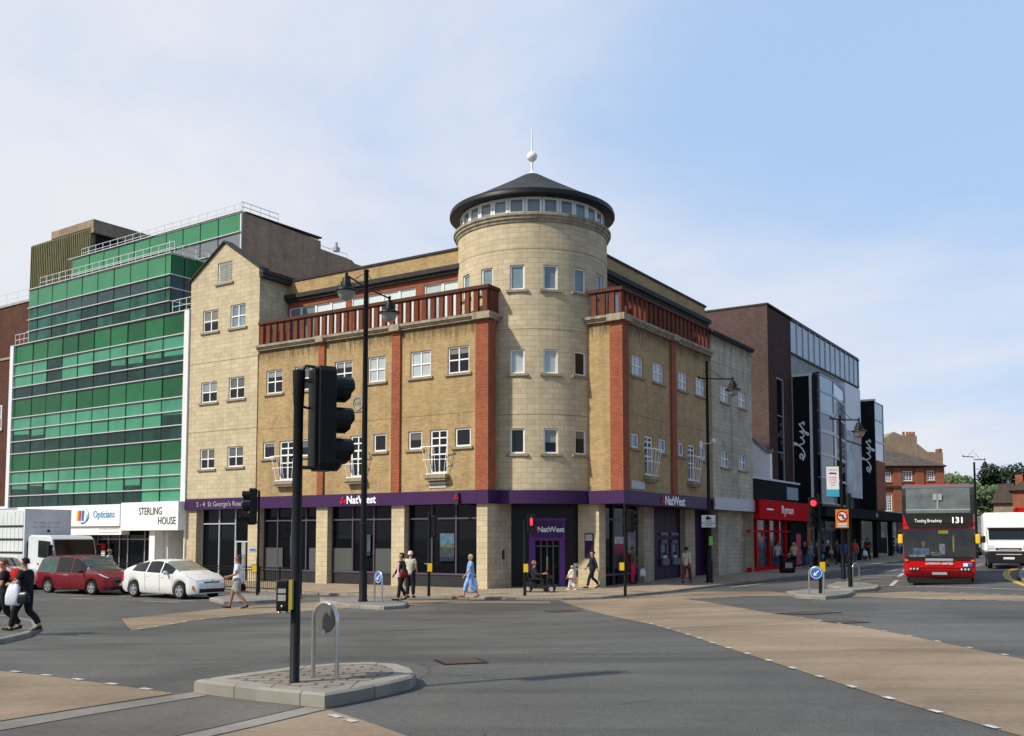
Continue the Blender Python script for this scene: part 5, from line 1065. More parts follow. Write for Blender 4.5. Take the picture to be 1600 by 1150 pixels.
def board(name, c, w, z0, z1, mat, label=None, cat=None, parent=None, ang=0, off=.12, t=.02, group=None):
    fr = Fr((c.x, c.y, 0), V((math.cos(ang), math.sin(ang), 0)), V((math.sin(ang), -math.cos(ang), 0))); m = MB(fr); m.box(-w/2, w/2, off, off+t, z0, z1); o = m.build(name, mat, parent, bevel=.0)
    if label: tag(o, label, cat, group)
    return o, fr
o, fr = board('camera_notice', V((lp1.x-.05, lp1.y, 0)), .66, zat(824, lp1.y), zat(805, lp1.y), WHITEM, 'white square notice with a camera symbol fixed to the single-lantern lamp post', 'sign', off=.13)
zc = zat(812, lp1.y); m = MB(fr); m.box(-.12, .06, .155, .16, zc+.0, zc+.13); m.box(.07, .14, .155, .16, zc+.03, zc+.10); m.box(-.08, .0, .155, .16, zc+.14, zc+.18); m.build('camera_symbol', BLACK, o)
for i, t_ in enumerate(('TRAFFIC', 'ENFORCEMENT', 'CAMERAS')): text(t_, 'notice_words', BLACK, o, fr, 0, .156, zc-.08-i*.095, .085, flip=1, depth=.003)
m = MB(F_); m.box(-.04, .14, .12, .18, zat(852, lp1.y), zat(838, lp1.y)); tag(m.build('signal_box', pmat('green_lit_box', (.15, .55, .12), .5)), 'small bright green box clamped to the single-lantern lamp post', 'control box')
# dome camera on a bracket
zc = zat(690, lp1.y); t = thing('surveillance_camera', (lp1.x, lp1.y, zc), 'white dome camera on a bracket halfway up the lamp post', 'camera'); m = MB(F_); m.tube([(-.35, .05, zc-.12), (.02, .05, zc-.10), (.24, .05, zc)], .025, 6); m.box(-.42, -.28, 0, .14, zc-.32, zc+.02); m.build('bracket', WHITEM, t)
m = MB(F_); m.ball((.26, .05, zc+.02), .13, 10); m.build('dome', WHITEM, t, smooth=True)
# traffic signals
def signal_head(parent, c, ang, s=1.0, lit=None, name='signal_head', n=3, ped=False, blen=.95):
    """a hooded head facing direction ang (radians, 0 = +x)"""
    out = V((math.cos(ang), math.sin(ang), 0)); ux = V((-out.y, out.x, 0)); f = Fr((c.x, c.y, 0), ux, out); zb = c.z; h = .305*n*s+.10*s; m = MB(f); w = .140*s
    m.prism([(-w, zb+.07*s), (-w*.8, zb), (w*.8, zb), (w, zb+.07*s), (w, zb+h-.05*s), (w*.8, zb+h), (-w*.8, zb+h), (-w, zb+h-.05*s)], -.09*s, .08*s)
    m.prism([(-w*.7, zb+.03), (w*.7, zb+.03), (w*.7, zb+h-.03), (-w*.7, zb+h-.03)], -.13*s, -.09*s)
    hd = m.build(name, BLACK, parent, bevel=.012)
    if n == 3: v = MB(f); v.lathe((0, .07*s, zb+.10*s), [(.10*s, 0), (.10*s, .06*s), (.06*s, .10*s), (.001, .11*s)], 14, ax='o'); v.build('sensor_housing', BLACK, hd, smooth=True)
    for k in range(n):
        zc = zb+(.20+.305*k)*s; v = MB(f); R = []
        for t, rr, cut in ((.08, .128, 0), (.17, .130, 0), (.27, .128, 0)):
            R.append([f.p(rr*s*math.cos(a), (.08+(t-.08)*(1 if math.sin(a) > -.3 else .82 if math.sin(a) > -.8 else .7))*s, zc+rr*s*math.sin(a)) for a in [2*math.pi*i/16 for i in range(16)]])
        v.rings(R, cap=False); v.build('visor', BLACK, hd)
        l = MB(f); l.lathe((0, .085*s, zc), [(.105*s, 0), (.10*s, .012*s), (.0005, .02*s)], 16, ax='o'); l.build('lens', REDL if lit == k else pmat('unlit_lens', (.02, .02, .018), .25), hd)
    return hd
# near signal on the foreground island
c = at(460, 1066, .16); t = thing('traffic_signal', c, 'tall black traffic signal on the near island with its three-light head turned to the right', 'traffic signal', 'traffic signals round the junction')
ht = CZ+(HY-579)/FPX*c.y*1.006-c.z
m = MB(); m.lathe(tuple(c), [(.062, 0), (.062, .02), (.058, .025), (.058, ht-.42), (.062, ht-.41), (.078, ht-.0), (.07, ht)], 16); m.build('pole', BLACK, t, smooth=True)
hc = V((c.x+.30, c.y+.02, CZ+(HY-736)/FPX*c.y)); hd = signal_head(t, hc, math.radians(30), 1.22)
f = Fr((c.x, c.y, 0), V((1, 0, 0)), V((0, -1, 0))); m = MB(f); zt = ht+c.z
m.tube([(0, .0, zt-.05), (.08, -.0, zt+.06), (.16, .0, zt+.05), (.32, -.0, zt-.0)], .02, 6); m.tube([(.02, 0, zt-.42), (.12, 0, zt-.45), (.2, 0, zt-.35), (.2, 0, zt-.1)], .018, 6); m.tube([(0, 0, hc.z+.05), (.22, 0, hc.z+.03)], .02, 6); m.box(.04, .22, -.03, .03, zt-.14, zt-.10); m.box(.0, .2, -.03, .03, hc.z+.02, hc.z+.06); m.build('head_bracket', BLACK, t)
m = MB(f); zp = [CZ+(HY-y)/FPX*(c.y) for y in (953, 905)]; m.box(-.20, -.055, -.12, .14, zp[0], zp[1]); pb = m.build('push_button_box', BLACK, t, bevel=.02)
m = MB(f); m.box(-.050, -.012, .06, .15, zp[0]+.02, zp[1]); m.build('yellow_strip', YELLOWP, pb); m = MB(f); m.box(-.175, -.085, .141, .146, zp[1]-.15, zp[1]-.10); m.box(-.175, -.085, .141, .146, zp[1]-.24, zp[1]-.17); m.build('instruction_label', CONC, pb)
m = MB(f); m.ball((-.125, .15, zp[0]+.06), .018, 8); m.ball((-.18, .05, zp[0]-.02), .022, 8); m.ball((-.09, .05, zp[0]-.02), .022, 8); m.build('button', STEEL, pb, smooth=True)
def hoop(pa, pb, top, name, label, blade=None, up=.12, r=.027, num=None, back=False):
    a, b = pa, pb; d = (b-a); w = d.length; ux = d.normalized(); f = Fr(((a+b)/2).to_tuple(), ux, V((ux.y, -ux.x, 0))); z0 = min(a.z, b.z)-.05
    t = thing(name, ((a+b)/2).to_tuple(), label, 'bollard', 'steel hoop bollards on the islands'); m = MB(f); R = w/2; zt = top-R
    m.tube([(-R, 0, z0)]+[(R*-math.cos(math.pi*i/12), 0, zt+R*math.sin(math.pi*i/12)) for i in range(13)]+[(R, 0, z0)], r, 10); m.build('hoop', STEEL, t, smooth=True)
    if blade:
        rr = R*.80; m = MB(f); zc = zt+.03; m.lathe((0, -.012, zc), [(rr, 0), (rr, .024)], 28, ax='o'); dsc = m.build('sign_disc', blade, t)
        if back: m = MB(f); m.box(-.03, .03, .014, .03, zc-rr-.03, zc-rr+.04); m.build('clip', STEEL, dsc)
        else:
            m = MB(f); m.lathe((0, .012, zc), [(rr, 0), (rr, .006), (rr*.92, .006), (rr*.92, 0)], 28, ax='o', cap=False); m.build('white_rim', WHITEM, dsc)
            m = MB(f); q = rr*.7; m.prism([(x*q, zc+y*q) for x, y in ((.75, .55), (.55, .75), (-.25, -.05), (-.05, .35)[:0] or (-.5, .25), (-.65, -.65), (.25, -.5), (-.05, -.25))], .014, .022); m.build('arrow', WHITEM, dsc)
    return t
a, b = at(489, 1057, .16), at(526, 1062, .16); hoop(a, b, CZ+(HY-941)/FPX*((a.y+b.y)/2), 'hoop_bollard', 'steel hoop with a grey disc on the near island beside the tall signal', GREYM and pmat('grey_disc_back', (.13, .13, .12), .55, metal=.3), back=True)
a = at(591, 942, .12); hoop(a+V((-.15, .17, 0)), a+V((.15, -.17, 0)), zat(893, a.y), 'hoop_bollard', 'steel hoop with a blue arrow disc behind the two-lantern lamp post', SIGNB, r=.03)
a = at(1276, 929, .12); hoop(a+V((-.21, .10, 0)), a+V((.21, -.10, 0)), zat(886, a.y), 'hoop_bollard', 'steel hoop with a blue arrow disc on the right-hand islands', SIGNB, r=.03)
a = at(1336, 915, .12); hoop(a+V((-.05, .1, 0)), a+V((.30, .35, 0)), zat(880, a.y), 'hoop_bollard', 'bare steel hoop beside the post with the no left turn sign')
def sig(px, py, up, top, label, headang=None, hz=None, lit=None, yellow=None, hs=1.0, hoff=(0, 0), r=.055, cap=False):
    c = at(px, py, up); t = thing('traffic_signal', c, label, 'traffic signal', 'traffic signals round the junction'); H = zat(top, c.y)
    m = MB(); m.lathe(tuple(c), [(r*1.05, 0), (r*1.05, 1.4), (r*.85, 1.45), (r*.85, H-c.z)], 12); m.build('pole', BLACK, t, smooth=True)
    if headang is not None:
        f = Fr((c.x, c.y, 0), V((1, 0, 0)), V((0, -1, 0))); z1, z0 = zat(hz[0], c.y), zat(hz[1], c.y)
        s = (z1-z0)/1.015; signal_head(t, V((c.x+hoff[0], c.y+hoff[1], z0)), headang, s, lit)
        m = MB(f); m.box(min(0, hoff[0])-.02, max(0, hoff[0])+.02, -hoff[1]-.0-.02, -hoff[1]+.02, z1-.12, z1-.08); m.box(min(0, hoff[0])-.02, max(0, hoff[0])+.02, -hoff[1]-.02, -hoff[1]+.02, z0+.08, z0+.12); m.build('head_bracket', BLACK, t)
    if yellow:
        x, ya, yb = yellow; f = Fr((c.x+(x-px)/FPX*c.y, c.y, 0), V((1, 0, 0)), V((0, -1, 0))); m = MB(f); m.box(-.12, .10, -.08, .10, zat(yb+1, c.y), zat(ya, c.y)); o = m.build('push_button_box', BLACK, t, bevel=.01); m = MB(f); m.box(-.10, .08, .10, .115, zat(yb, c.y), zat(ya+1, c.y)); m.build('yellow_face', YELLOW, o)
    return t, c
sig(402, 930, .12, 768, 'black traffic signal on the island before the left shopfront, head turned left', math.radians(200), (763, 820), None, (398, 882, 894), 1, (-.26, -.0))
sig(670, 931, .10, 800, 'thin black traffic signal before the bank poster window, head facing away', math.radians(80), (806, 840), None, (672, 879, 893), 1, (.18, .05))
t, c = sig(820, 931, .10, 812, 'pedestrian signal showing a red figure at the bank entrance', None, None, None, (822, 880, 894))
f = Fr((c.x+.25, c.y, 0), V((1, 0, 0)), V((0, -1, 0))); z0, z1 = zat(833, c.y), zat(804, c.y); m = MB(f); m.box(-.17, .17, -.06, .12, z0, z1); hd = m.build('signal_head', BLACK, t, bevel=.02)
zc = zat(814, c.y); m = MB(f); m.box(-.045, .045, .122, .13, zc-.06, zc+.07); m.box(-.025, .025, .1221, .131, zc+.075, zc+.12); m.box(-.04, -.008, .1222, .1299, zc-.17, zc-.06); m.box(.008, .04, .1223, .1298, zc-.17, zc-.06); m.build('lit_red_figure', REDL, hd)
sig(977, 931, .10, 786, 'black traffic signal at the kerb right of the bank entrance, head turned right', math.radians(28), (796, 832), None, (972, 878, 891), 1, (.22, .05))
t, c = sig(1282, 927, .12, 772, 'black traffic signal with its top light red on the right-hand islands', math.radians(265), (777, 823), 2, (1285, 877, 893), 1, (-.2, 0))
# post with no left turn sign
c = at(1329, 917, .12); t = thing('sign_post', c, 'thick black post on the right-hand island carrying the orange turn sign', 'post'); m = MB(); m.lathe(tuple(c), [(.085, 0), (.085, 1.1), (.11, 1.12), (.11, 1.25), (.085, 1.27), (.085, 2.0), (.10, 2.0), (.10, zat(771, c.y)-c.z)], 12); m.build('post', BLACK, t, smooth=True); fr = Fr((c.x, c.y, 0), V((1, 0, 0)), V((0, -1, 0)))
z0, z1 = zat(825, c.y), zat(796, c.y); xs = (1316.5-1329)/FPX*c.y; f2 = Fr((c.x+xs, c.y-.12, 0), V((1, 0, 0)), V((0, -1, 0))); m = MB(f2); m.box(-.25, .25, 0, .02, z0, z1); o = tag(m.build('turn_sign', pmat('orange_sign', (.75, .22, .02), .5)), 'orange board with a no left turn roundel', 'sign')
zc = z1-.27; m = MB(f2); m.lathe((0, .022, zc), [(.215, 0), (.215, .006)], 26, ax='o'); m.build('red_ring', REDP, o); m = MB(f2); m.lathe((0, .03, zc), [(.16, 0), (.16, .006)], 26, ax='o'); m.build('white_disc', WHITEM, o)
m = MB(f2); m.box(-.10, .05, .038, .042, zc+.02, zc+.06); m.box(.01, .05, .038, .0421, zc-.11, zc+.02); m.prism([(-.10, zc+.09), (-.15, zc+.04), (-.10, zc-.01)], .038, .042); m.build('arrow', BLACK, o); m = MB(f2); m.prism([(-.12, zc+.08), (-.09, zc+.12), (.12, zc-.09), (.09, zc-.12)], .043, .047); m.build('red_bar', REDP, o)
m = MB(f2); m.box(-.19, .19, .022, .03, z0+.04, z0+.18); pl = m.build('plate', WHITEM, o); text('Except buses', 'plate_words', BLACK, pl, f2, 0, .032, z0+.11, .075, flip=1, depth=.002)
# hanging banner by the lamp post
c = at(1318, 905, .10); z0, z1 = zat(776, c.y), zat(729, c.y); xs = (1304.5-1318)/FPX*c.y; f2 = Fr((c.x+xs, c.y-.02, 0), V((1, 0, 0)), V((0, -1, 0))); t = thing('lamp_post_banner', (c.x+xs, c.y, z0), 'white and turquoise vertical banner hung from the lamp post by the store', 'banner'); m = MB(f2); m.box(-.29, .29, 0, .012, z0, z1); o = m.build('banner_cloth', WHITE, t)
TUR = pmat('turquoise_print', (.06, .42, .55), .5); m = MB(f2); m.box(-.29, .29, .013, .017, z0, z0+.34); m.build('turquoise_foot', TUR, o); text('WIMBLEDON', 'banner_words', TUR, o, f2, 0, .015, z1-.16, .085, flip=1, depth=.003); m = MB(f2); m.prism([(-.23, z1-.35), (-.1, z1-.27), (.16, z1-.29), (.2, z1-.36)], .013, .018); m.build('red_shape', REDP, o)
for i in range(4): text(('SUMMER', 'IN THE', 'TOWN', '2016')[i], 'banner_words', pmat('pink_print', (.6, .12, .2), .5), o, f2, 0, .015, z1-.52-i*.12, .095, flip=1, depth=.003)
m = MB(f2); m.tube([(-.3, 0, z1+.02), (.42, 0, z1+.02)], .015, 5); m.tube([(-.3, 0, z0-.02), (.42, 0, z0-.02)], .015, 5); m.build('banner_arm', BLACK, t)
# advertising board, litter bin, guard railing
c = at(907, 916, .1); f2 = Fr((c.x, c.y, 0), V((.98, -.17, 0)), V((-.17, -.98, 0))); t = thing('pavement_board', c, 'white and orange A-board standing at the bank corner pier', 'board'); m = MB(f2); z = c.z
m.prism([(-.30, z), (.30, z), (.30, z+1.05), (-.30, z+1.05)], .10, .13); m.prism([(-.30, z), (.30, z), (.30, z+1.0), (-.30, z+1.0)], -.3, -.27); m.build('board_frame', WHITEM, t); m = MB(f2)
m.box(-.25, .25, .132, .136, z+.10, z+.34); b1 = m.build('orange_strip', pmat('orange_print', (.75, .33, .05), .5), t); m = MB(f2); m.box(-.25, .25, .132, .136, z+.40, z+.72); m.build('purple_picture', pmat('mauve_print', (.22, .12, .22), .5, var=.7, scale=9), t); m = MB(f2); m.box(-.2, .15, .132, .136, z+.84, z+.90); m.build('headline_bar', PURPLED, t)
c = at(1230, 895, .1); f2 = Fr((c.x, c.y, 0), V((1, 0, 0)), V((0, -1, 0))); t = thing('litter_bin', c, 'black square litter bin on the pavement before the red shop', 'litter bin'); m = MB(f2); z = c.z
m.box(-.36, .36, -.36, .36, z+.06, z+.72); m.box(-.36, -.28, -.36, .36, z+.722, z+.92); m.box(.28, .36, -.36, .36, z+.722, z+.92); m.box(-.40, .40, -.40, .40, z+.922, z+1.0, .05, .05); m.box(-.33, .33, -.33, .33, z, z+.058); m.build('bin_body', BLACK, t, bevel=.015); m = MB(f2); m.box(-.20, .20, .361, .368, z+.28, z+.58); m.build('bin_label', GREYM, t)
def railing(p, q, n, label, h=1.0):
    t = thing('guard_railing', tuple((p+q)/2), label, 'railing', 'pedestrian guard railings'); d = (q-p); L = d.length; ux = d.normalized(); ux = V((ux.x, ux.y, 0)).normalized(); f = Fr(p, ux, V((ux.y, -ux.x, 0)))
    z0, z1 = p.z, q.z
    for i in range(n+1): u = L*i/n; zz = z0+(z1-z0)*i/n; m = MB(f); m.box(u-.03, u+.03, -.03, .03, zz-.1, zz+h+.03); m.build('post', BLACK, t)
    for i in range(n):
        a, b = L*i/n+.03, L*(i+1)/n-.03; zz = z0+(z1-z0)*(i+.5)/n; m = MB(f); m.box(a, b, -.015, .015, zz+h-.05, zz+h); m.box(a, b, -.015, .015, zz+h-.16, zz+h-.12); m.box(a, b, -.015, .015, zz+.1, zz+.14)
        k = int((b-a)/.12)
        for j in range(1, k): u = a+(b-a)*j/k; m.box(u-.008, u+.008, -.008, .008, zz+.14, zz+h-.16)
        m.build('railing_panel', BLACK, t)
railing(at(470, 927, .1), at(345, 920, .1), 4, 'low black guard railing along the kerb before the left shopfront')
railing(at(345, 920, .1), at(120, 909, .1), 5, 'black guard railing continuing behind the waiting cars')
# ------------------------------------------------------------ vehicles
TYRE = pmat('tyre_rubber', (.015, .015, .015), .85); RIM = pmat('alloy_rim', (.45, .46, .48), .3, metal=.7); CARG = pmat('car_glass', (.010, .012, .012), .05, spec=.35)
LAMP = pmat('headlamp_lens', (.46, .48, .52), .08, spec=.8); TAIL = pmat('tail_lamp', (.35, .01, .01), .2); TRIM = pmat('black_trim', (.015, .015, .016), .5); PLATEW = pmat('plate_white', (.7, .7, .68), .5); AMB = pmat('amber_lens', (.7, .22, .02), .2)
def interp(tab, x):
    if x <= tab[0][0]: return tab[0][1]
    for (a, p), (b, q) in zip(tab, tab[1:]):
        if x <= b: return p+(q-p)*(x-a)/(b-a)
    return tab[-1][1]
def wheel(root, x, y, r, w=.2, spokes=5, rim=RIM, steel=False):
    s = 1 if y > 0 else -1; m = MB(); m.lathe((x, y-s*w, r), [(r*.62, 0), (r*.93, 0), (r, s*.03), (r, s*(w-.03)), (r*.93, s*w), (r*.66, s*w), (r*.64, s*(w-.03))], 24, ax='o', cap=False); o = m.build('wheel', TYRE, root, smooth=True)
    m = MB(); m.lathe((x, y, r), [(r*.66, -s*.06), (r*.66, -s*.0), (r*.58, -s*.005), (r*.56, -s*.05), (.001, -s*.055)], 24, ax='o', cap=False)
    for k in range(spokes):
        a = 2*math.pi*k/spokes+.3; ca, sa = math.cos(a), math.sin(a); n0, n1 = .05, .035
        m.prism([(x+ca*.02*1-sa*n0, r+sa*.02+ca*n0), (x+ca*r*.60-sa*n1, r+sa*r*.60+ca*n1), (x+ca*r*.60+sa*n1, r+sa*r*.60-ca*n1), (x+ca*.02+sa*n0, r+sa*.02-ca*n0)], y-s*.05, y-s*.008)
    m.lathe((x, y, r), [(.06, -s*.05), (.06, 0), (.001, s*.004)], 12, ax='o', cap=False); m.build('rim', rim, o, smooth=True)
def car(name, label, cat, paint, top, belt, low, hw, hr, L, wx, wr, cells, group='cars queueing on the left road', seams=(), handles=(), glass=CARG, mirror=(.75, .92), plate=PLATEW, extra=None, spokes=5):
    root = thing(name, (0, 0, 0), label, cat, group); n = 84
    xs = sorted({round(-L/2+L*i/n, 4) for i in range(n+1)} | {round(c[2], 4) for c in cells} | {round(c[3], 4) for c in cells})
    ra = wr+.045; secs = []
    tops = [interp(top, x) for x in xs]
    for _ in range(2): tops = [tops[0]]+[(tops[i-1]+2*tops[i]+tops[i+1])/4 for i in range(1, len(tops)-1)]+[tops[-1]]
    for x, t in zip(xs, tops):
        b = min(interp(belt, x), t-.03); z0 = interp(low, x); w = interp(hw, x); g = t-b
        for q in wx:
            if abs(x-q) < ra: z0 = max(z0, wr+math.sqrt(max(0, ra*ra-(x-q)**2)))
        k = min(1, g/.3); r_ = w*.90*(1-k)+interp(hr, x)*k
        zm = max(z0+.03, z0+(b-z0)*.45)
        secs.append([(0, z0), (w*.92, z0), (w*.985, z0+min(.08, (b-z0)*.2)), (w*1.0, zm), (w*.985, b-.02), (w*.95, b), (r_, t-.03-.05*k), (r_*.86, t-.012), (0, t)])
    def take(i, k):
        xm = (xs[i]+xs[i+1])/2
        for ci, c in enumerate(cells):
            if c[2] <= xm <= c[3] and c[4] <= k < c[5]: return ci
        return -1
    mbs = {}
    for i in range(len(xs)-1):
        for sgn in (1, -1):
            for k in range(8):
                ci = take(i, k); key = (ci, sgn if ci >= 0 and cells[ci][6] else 0)
                m = mbs.setdefault(key, MB()); p = lambda a, b_: (xs[a], sgn*secs[a][b_][0], secs[a][b_][1]); q = [p(i, k), p(i+1, k), p(i+1, k+1), p(i, k+1)]
                m.face(q if sgn > 0 else q[::-1])
    body = mbs[(-1, 0)]
    for e in (0, -1): body.face([(xs[e], y, z) for y, z in secs[e]]+[(xs[e], -y, z) for y, z in reversed(secs[e][1:-1])])
    def bld(m, nm, mt, par):
        o = m.build(nm, mt, par, recalc=False); bm = bmesh.new(); bm.from_mesh(o.data); bmesh.ops.remove_doubles(bm, verts=bm.verts, dist=.0005); bmesh.ops.recalc_face_normals(bm, faces=bm.faces); bm.to_mesh(o.data); bm.free(); o.data.polygons.foreach_set('use_smooth', [True]*len(o.data.polygons)); o.data.set_sharp_from_angle(angle=math.radians(38)); return o
    ob = bld(body, 'body', paint, root)
    for (ci, sgn), m in mbs.items():
        if ci >= 0: bld(m, cells[ci][0], cells[ci][1] or glass, root)
    m = MB(); zl = min(z for x, z in low); m.box(-L/2+.25, L/2-.25, -interp(hw, 0)*.80, interp(hw, 0)*.80, zl+.02, wr*2+.02); m.build('underside', MATTE, root)
    for q in wx:
        for s in (1, -1): wheel(root, q, s*(interp(hw, q)-.01), wr, spokes=spokes)
    for x in seams:
        b = interp(belt, x); z0 = interp(low, x); w = interp(hw, x)
        for s in (1, -1): m = MB(); m.tube([(x+.02, s*(w*.992), z0+.1), (x, s*(w+.001), z0+(b-z0)*.45), (x-.02, s*w*.990, b-.04)], .006, 4); m.build('door_seam', TRIM, ob)
    for x in handles:
        w = interp(hw, x); b = interp(belt, x)
        for s in (1, -1): m = MB(); m.box(x-.10, x+.10, s*w*.99-.015, s*w*.99+.015, b-.15, b-.11); m.build('door_handle', paint, root, bevel=.006)
    x, z = mirror; w = interp(hw, x)
    for s in (1, -1): m = MB(); m.ball((x, s*(w+.10), z+.06), .10, 10, sz=.8, sx=.6, sy=1.15); m.box(x-.03, x+.03, s*w*.95-.03, s*(w+.06)+.03, z-.02, z+.04); m.build('wing_mirror', paint, root, smooth=True)
    for e, pm in ((1, plate), (-1, YELLOW)):
        xx = e*(L/2+.012); m = MB(); m.box(xx-.012, xx+.012, -.26, .26, .40, .51); m.build('number_plate', pm, root)
    if extra: extra(root)
    return root
def put(root, x, y, ang, dz=0): root.location = (x, y, gz(x, y)+.006+dz); root.rotation_euler = (0, 0, ang); return root
HD = math.atan2(-LD.y, -LD.x)                    # cars on the left road point to the right along the front
CWHITE = pmat('white_car_paint', (.72, .72, .70), .25, coat=1, var=.03, scale=2); CRED = pmat('dark_red_car_paint', (.15, .007, .014), .35, coat=.4, var=.08, scale=2); CSILV = pmat('silver_car_paint', (.38, .40, .41), .3, metal=.5, coat=1); CDARK = pmat('dark_car_paint', (.03, .032, .036), .25, coat=1)
BEIGEG = pmat('bright_windscreen', (.20, .19, .14), .08, spec=.8, var=.3, scale=2)  # beige of the interior reflection is put into the glass colour
def ex1(r):
    m = MB(); m.prism([(2.18, .22), (2.262, .26), (2.262, .38), (2.2, .42)], -.58, .58); m.build('lower_grille', TRIM, r, bevel=.01)
    m = MB(); m.box(2.16, 2.235, -.36, .36, .62, .655); m.build('upper_grille', TRIM, r); m = MB(); m.lathe((2.235, 0, .69), [(.055, 0), (.05, .02), (.001, .024)], 14, ax='u'); m.build('badge', RIM, r)
    for s in (1, -1): m = MB(); m.prism([(2.02, .36), (2.10, .36), (2.08, .52), (2.04, .52)], s*.74, s*.79); m.build('fog_lamp', TAIL if 0 else AMB, r, bevel=.01)
    m = MB(); m.tube([(.0, 0, 1.475), (-.12, 0, 1.60)], .008, 5); m.build('aerial', TRIM, r)
car1 = car('hatchback_car', 'white hatchback at the front of the queue, before the stone gable block', 'car', CWHITE,
    [(-2.24, .78), (-2.20, 1.0), (-2.05, 1.10), (-1.5, 1.31), (-.8, 1.445), (-.2, 1.49), (.2, 1.475), (.6, 1.36), (1.35, 1.03), (1.7, .93), (2.05, .78), (2.2, .66), (2.24, .58)],
    [(-2.24, .9), (-1.9, 1.06), (-1.0, 1.00), (.9, .93), (1.35, .94), (2.24, .94)], [(-2.24, .36), (-1.9, .2), (1.8, .17), (2.24, .22)],
    [(-2.24, .70), (-2.05, .80), (-1.6, .86), (0, .875), (1.4, .86), (1.9, .80), (2.15, .68), (2.24, .55)], [(-2.24, .58), (-1.2, .58), (0, .62), (1.35, .66), (2.24, .6)], 4.48, (-1.30, 1.40), .315,
    [('side_window', None, -.55, .25, 5, 6, 1), ('side_window', None, .31, 1.0, 5, 6, 1), ('side_window', None, -1.45, -.61, 5, 6, 1), ('windscreen', BEIGEG, .42, 1.28, 6, 8, 0), ('rear_window', None, -1.95, -1.1, 6, 8, 0), ('headlight', LAMP, 1.72, 2.12, 4, 6, 1), ('tail_light', TAIL, -2.2, -1.95, 3, 5, 1)],
    seams=(-.58, .28, 1.02), handles=(-.42, .42), extra=ex1)
a = at(246, 930.0); put(car1, -13.2, 38.75, HD)
def ex2(r):
    m = MB(); m.box(2.18, 2.262, -.42, .42, .50, .66); m.build('grille', TRIM, r, bevel=.01); m = MB(); m.box(2.2, 2.27, -.7, .7, .22, .34); m.build('lower_grille', TRIM, r)
    for s in (1, -1): m = MB(); m.box(-1.6, .6, s*.56-.015, s*.56+.015, 1.70, 1.73); m.build('roof_rail', TRIM, r)
car2 = car('people_carrier', 'dark red people carrier behind the white hatchback', 'car', CRED,
    [(-2.25, .9), (-2.22, 1.2), (-2.0, 1.56), (-1.7, 1.66), (-.6, 1.71), (.2, 1.67), (.55, 1.55), (1.25, 1.06), (1.7, .97), (2.1, .80), (2.22, .68), (2.25, .6)],
    [(-2.25, .96), (0, .93), (1.25, .93), (2.25, .9)], [(-2.25, .32), (-1.9, .22), (1.9, .2), (2.25, .24)],
    [(-2.25, .76), (-2.0, .84), (0, .87), (1.6, .85), (2.0, .78), (2.25, .6)], [(-2.25, .66), (0, .66), (1.35, .7), (2.25, .6)], 4.5, (-1.35, 1.35), .31,
    [('side_window', None, .12, .95, 5, 6, 1), ('side_window', None, -.85, .06, 5, 6, 1), ('side_window', pmat('tinted_rear_glass', (.05, .10, .09), .08, var=.3), -1.95, -.92, 5, 6, 1), ('windscreen', pmat('greyish_windscreen', (.06, .08, .07), .06, var=.5, scale=2), .40, 1.22, 6, 8, 0), ('rear_window', None, -2.2, -2.0, 6, 8, 0), ('headlight', LAMP, 1.72, 2.12, 4, 6, 1), ('tail_light', TAIL, -2.24, -2.05, 3, 5, 1)],
    seams=(.09, -.88, 1.0), handles=(.28, -.7), extra=ex2, mirror=(.85, .95))
put(car2, -17.75, 41.6, HD+math.radians(2)); car2.scale = (1.05, 1.05, .93)
def ghatch(name, label, paint, grp='cars queueing on the left road'):
    return car(name, label, 'car', paint,
    [(-2.1, .8), (-2.06, 1.05), (-1.85, 1.2), (-1.3, 1.42), (-.4, 1.47), (.2, 1.42), (1.1, 1.0), (1.6, .93), (1.95, .80), (2.1, .62)],
    [(-2.1, .92), (0, .9), (1.1, .9), (2.1, .9)], [(-2.1, .3), (0, .2), (2.1, .24)], [(-2.1, .72), (-1.7, .83), (0, .86), (1.5, .84), (1.9, .76), (2.1, .58)], [(-2.1, .6), (0, .63), (1.2, .66), (2.1, .6)], 4.2, (-1.25, 1.3), .30,
    [('side_window', None, -.45, .75, 5, 6, 1), ('side_window', None, -1.5, -.52, 5, 6, 1), ('windscreen', None, .22, 1.04, 6, 8, 0), ('rear_window', None, -1.95, -1.3, 6, 8, 0), ('headlight', LAMP, 1.62, 2.0, 4, 6, 1), ('tail_light', TAIL, -2.08, -1.85, 3, 5, 1)], seams=(-.48, .8), handles=(-.3,), group=grp)
c3 = ghatch('saloon_car', 'silver car at the left edge, half behind the two women', CSILV); put(c3, -23.8, 42.0, HD)
c4 = ghatch('saloon_car', 'grey car behind the red people carrier and below the lorry cab', CSILV); put(c4, -23.2, 45.1, HD)
c5 = ghatch('saloon_car', 'dark car on the hill between the bus and the white van', CDARK, 'traffic on the right road'); 
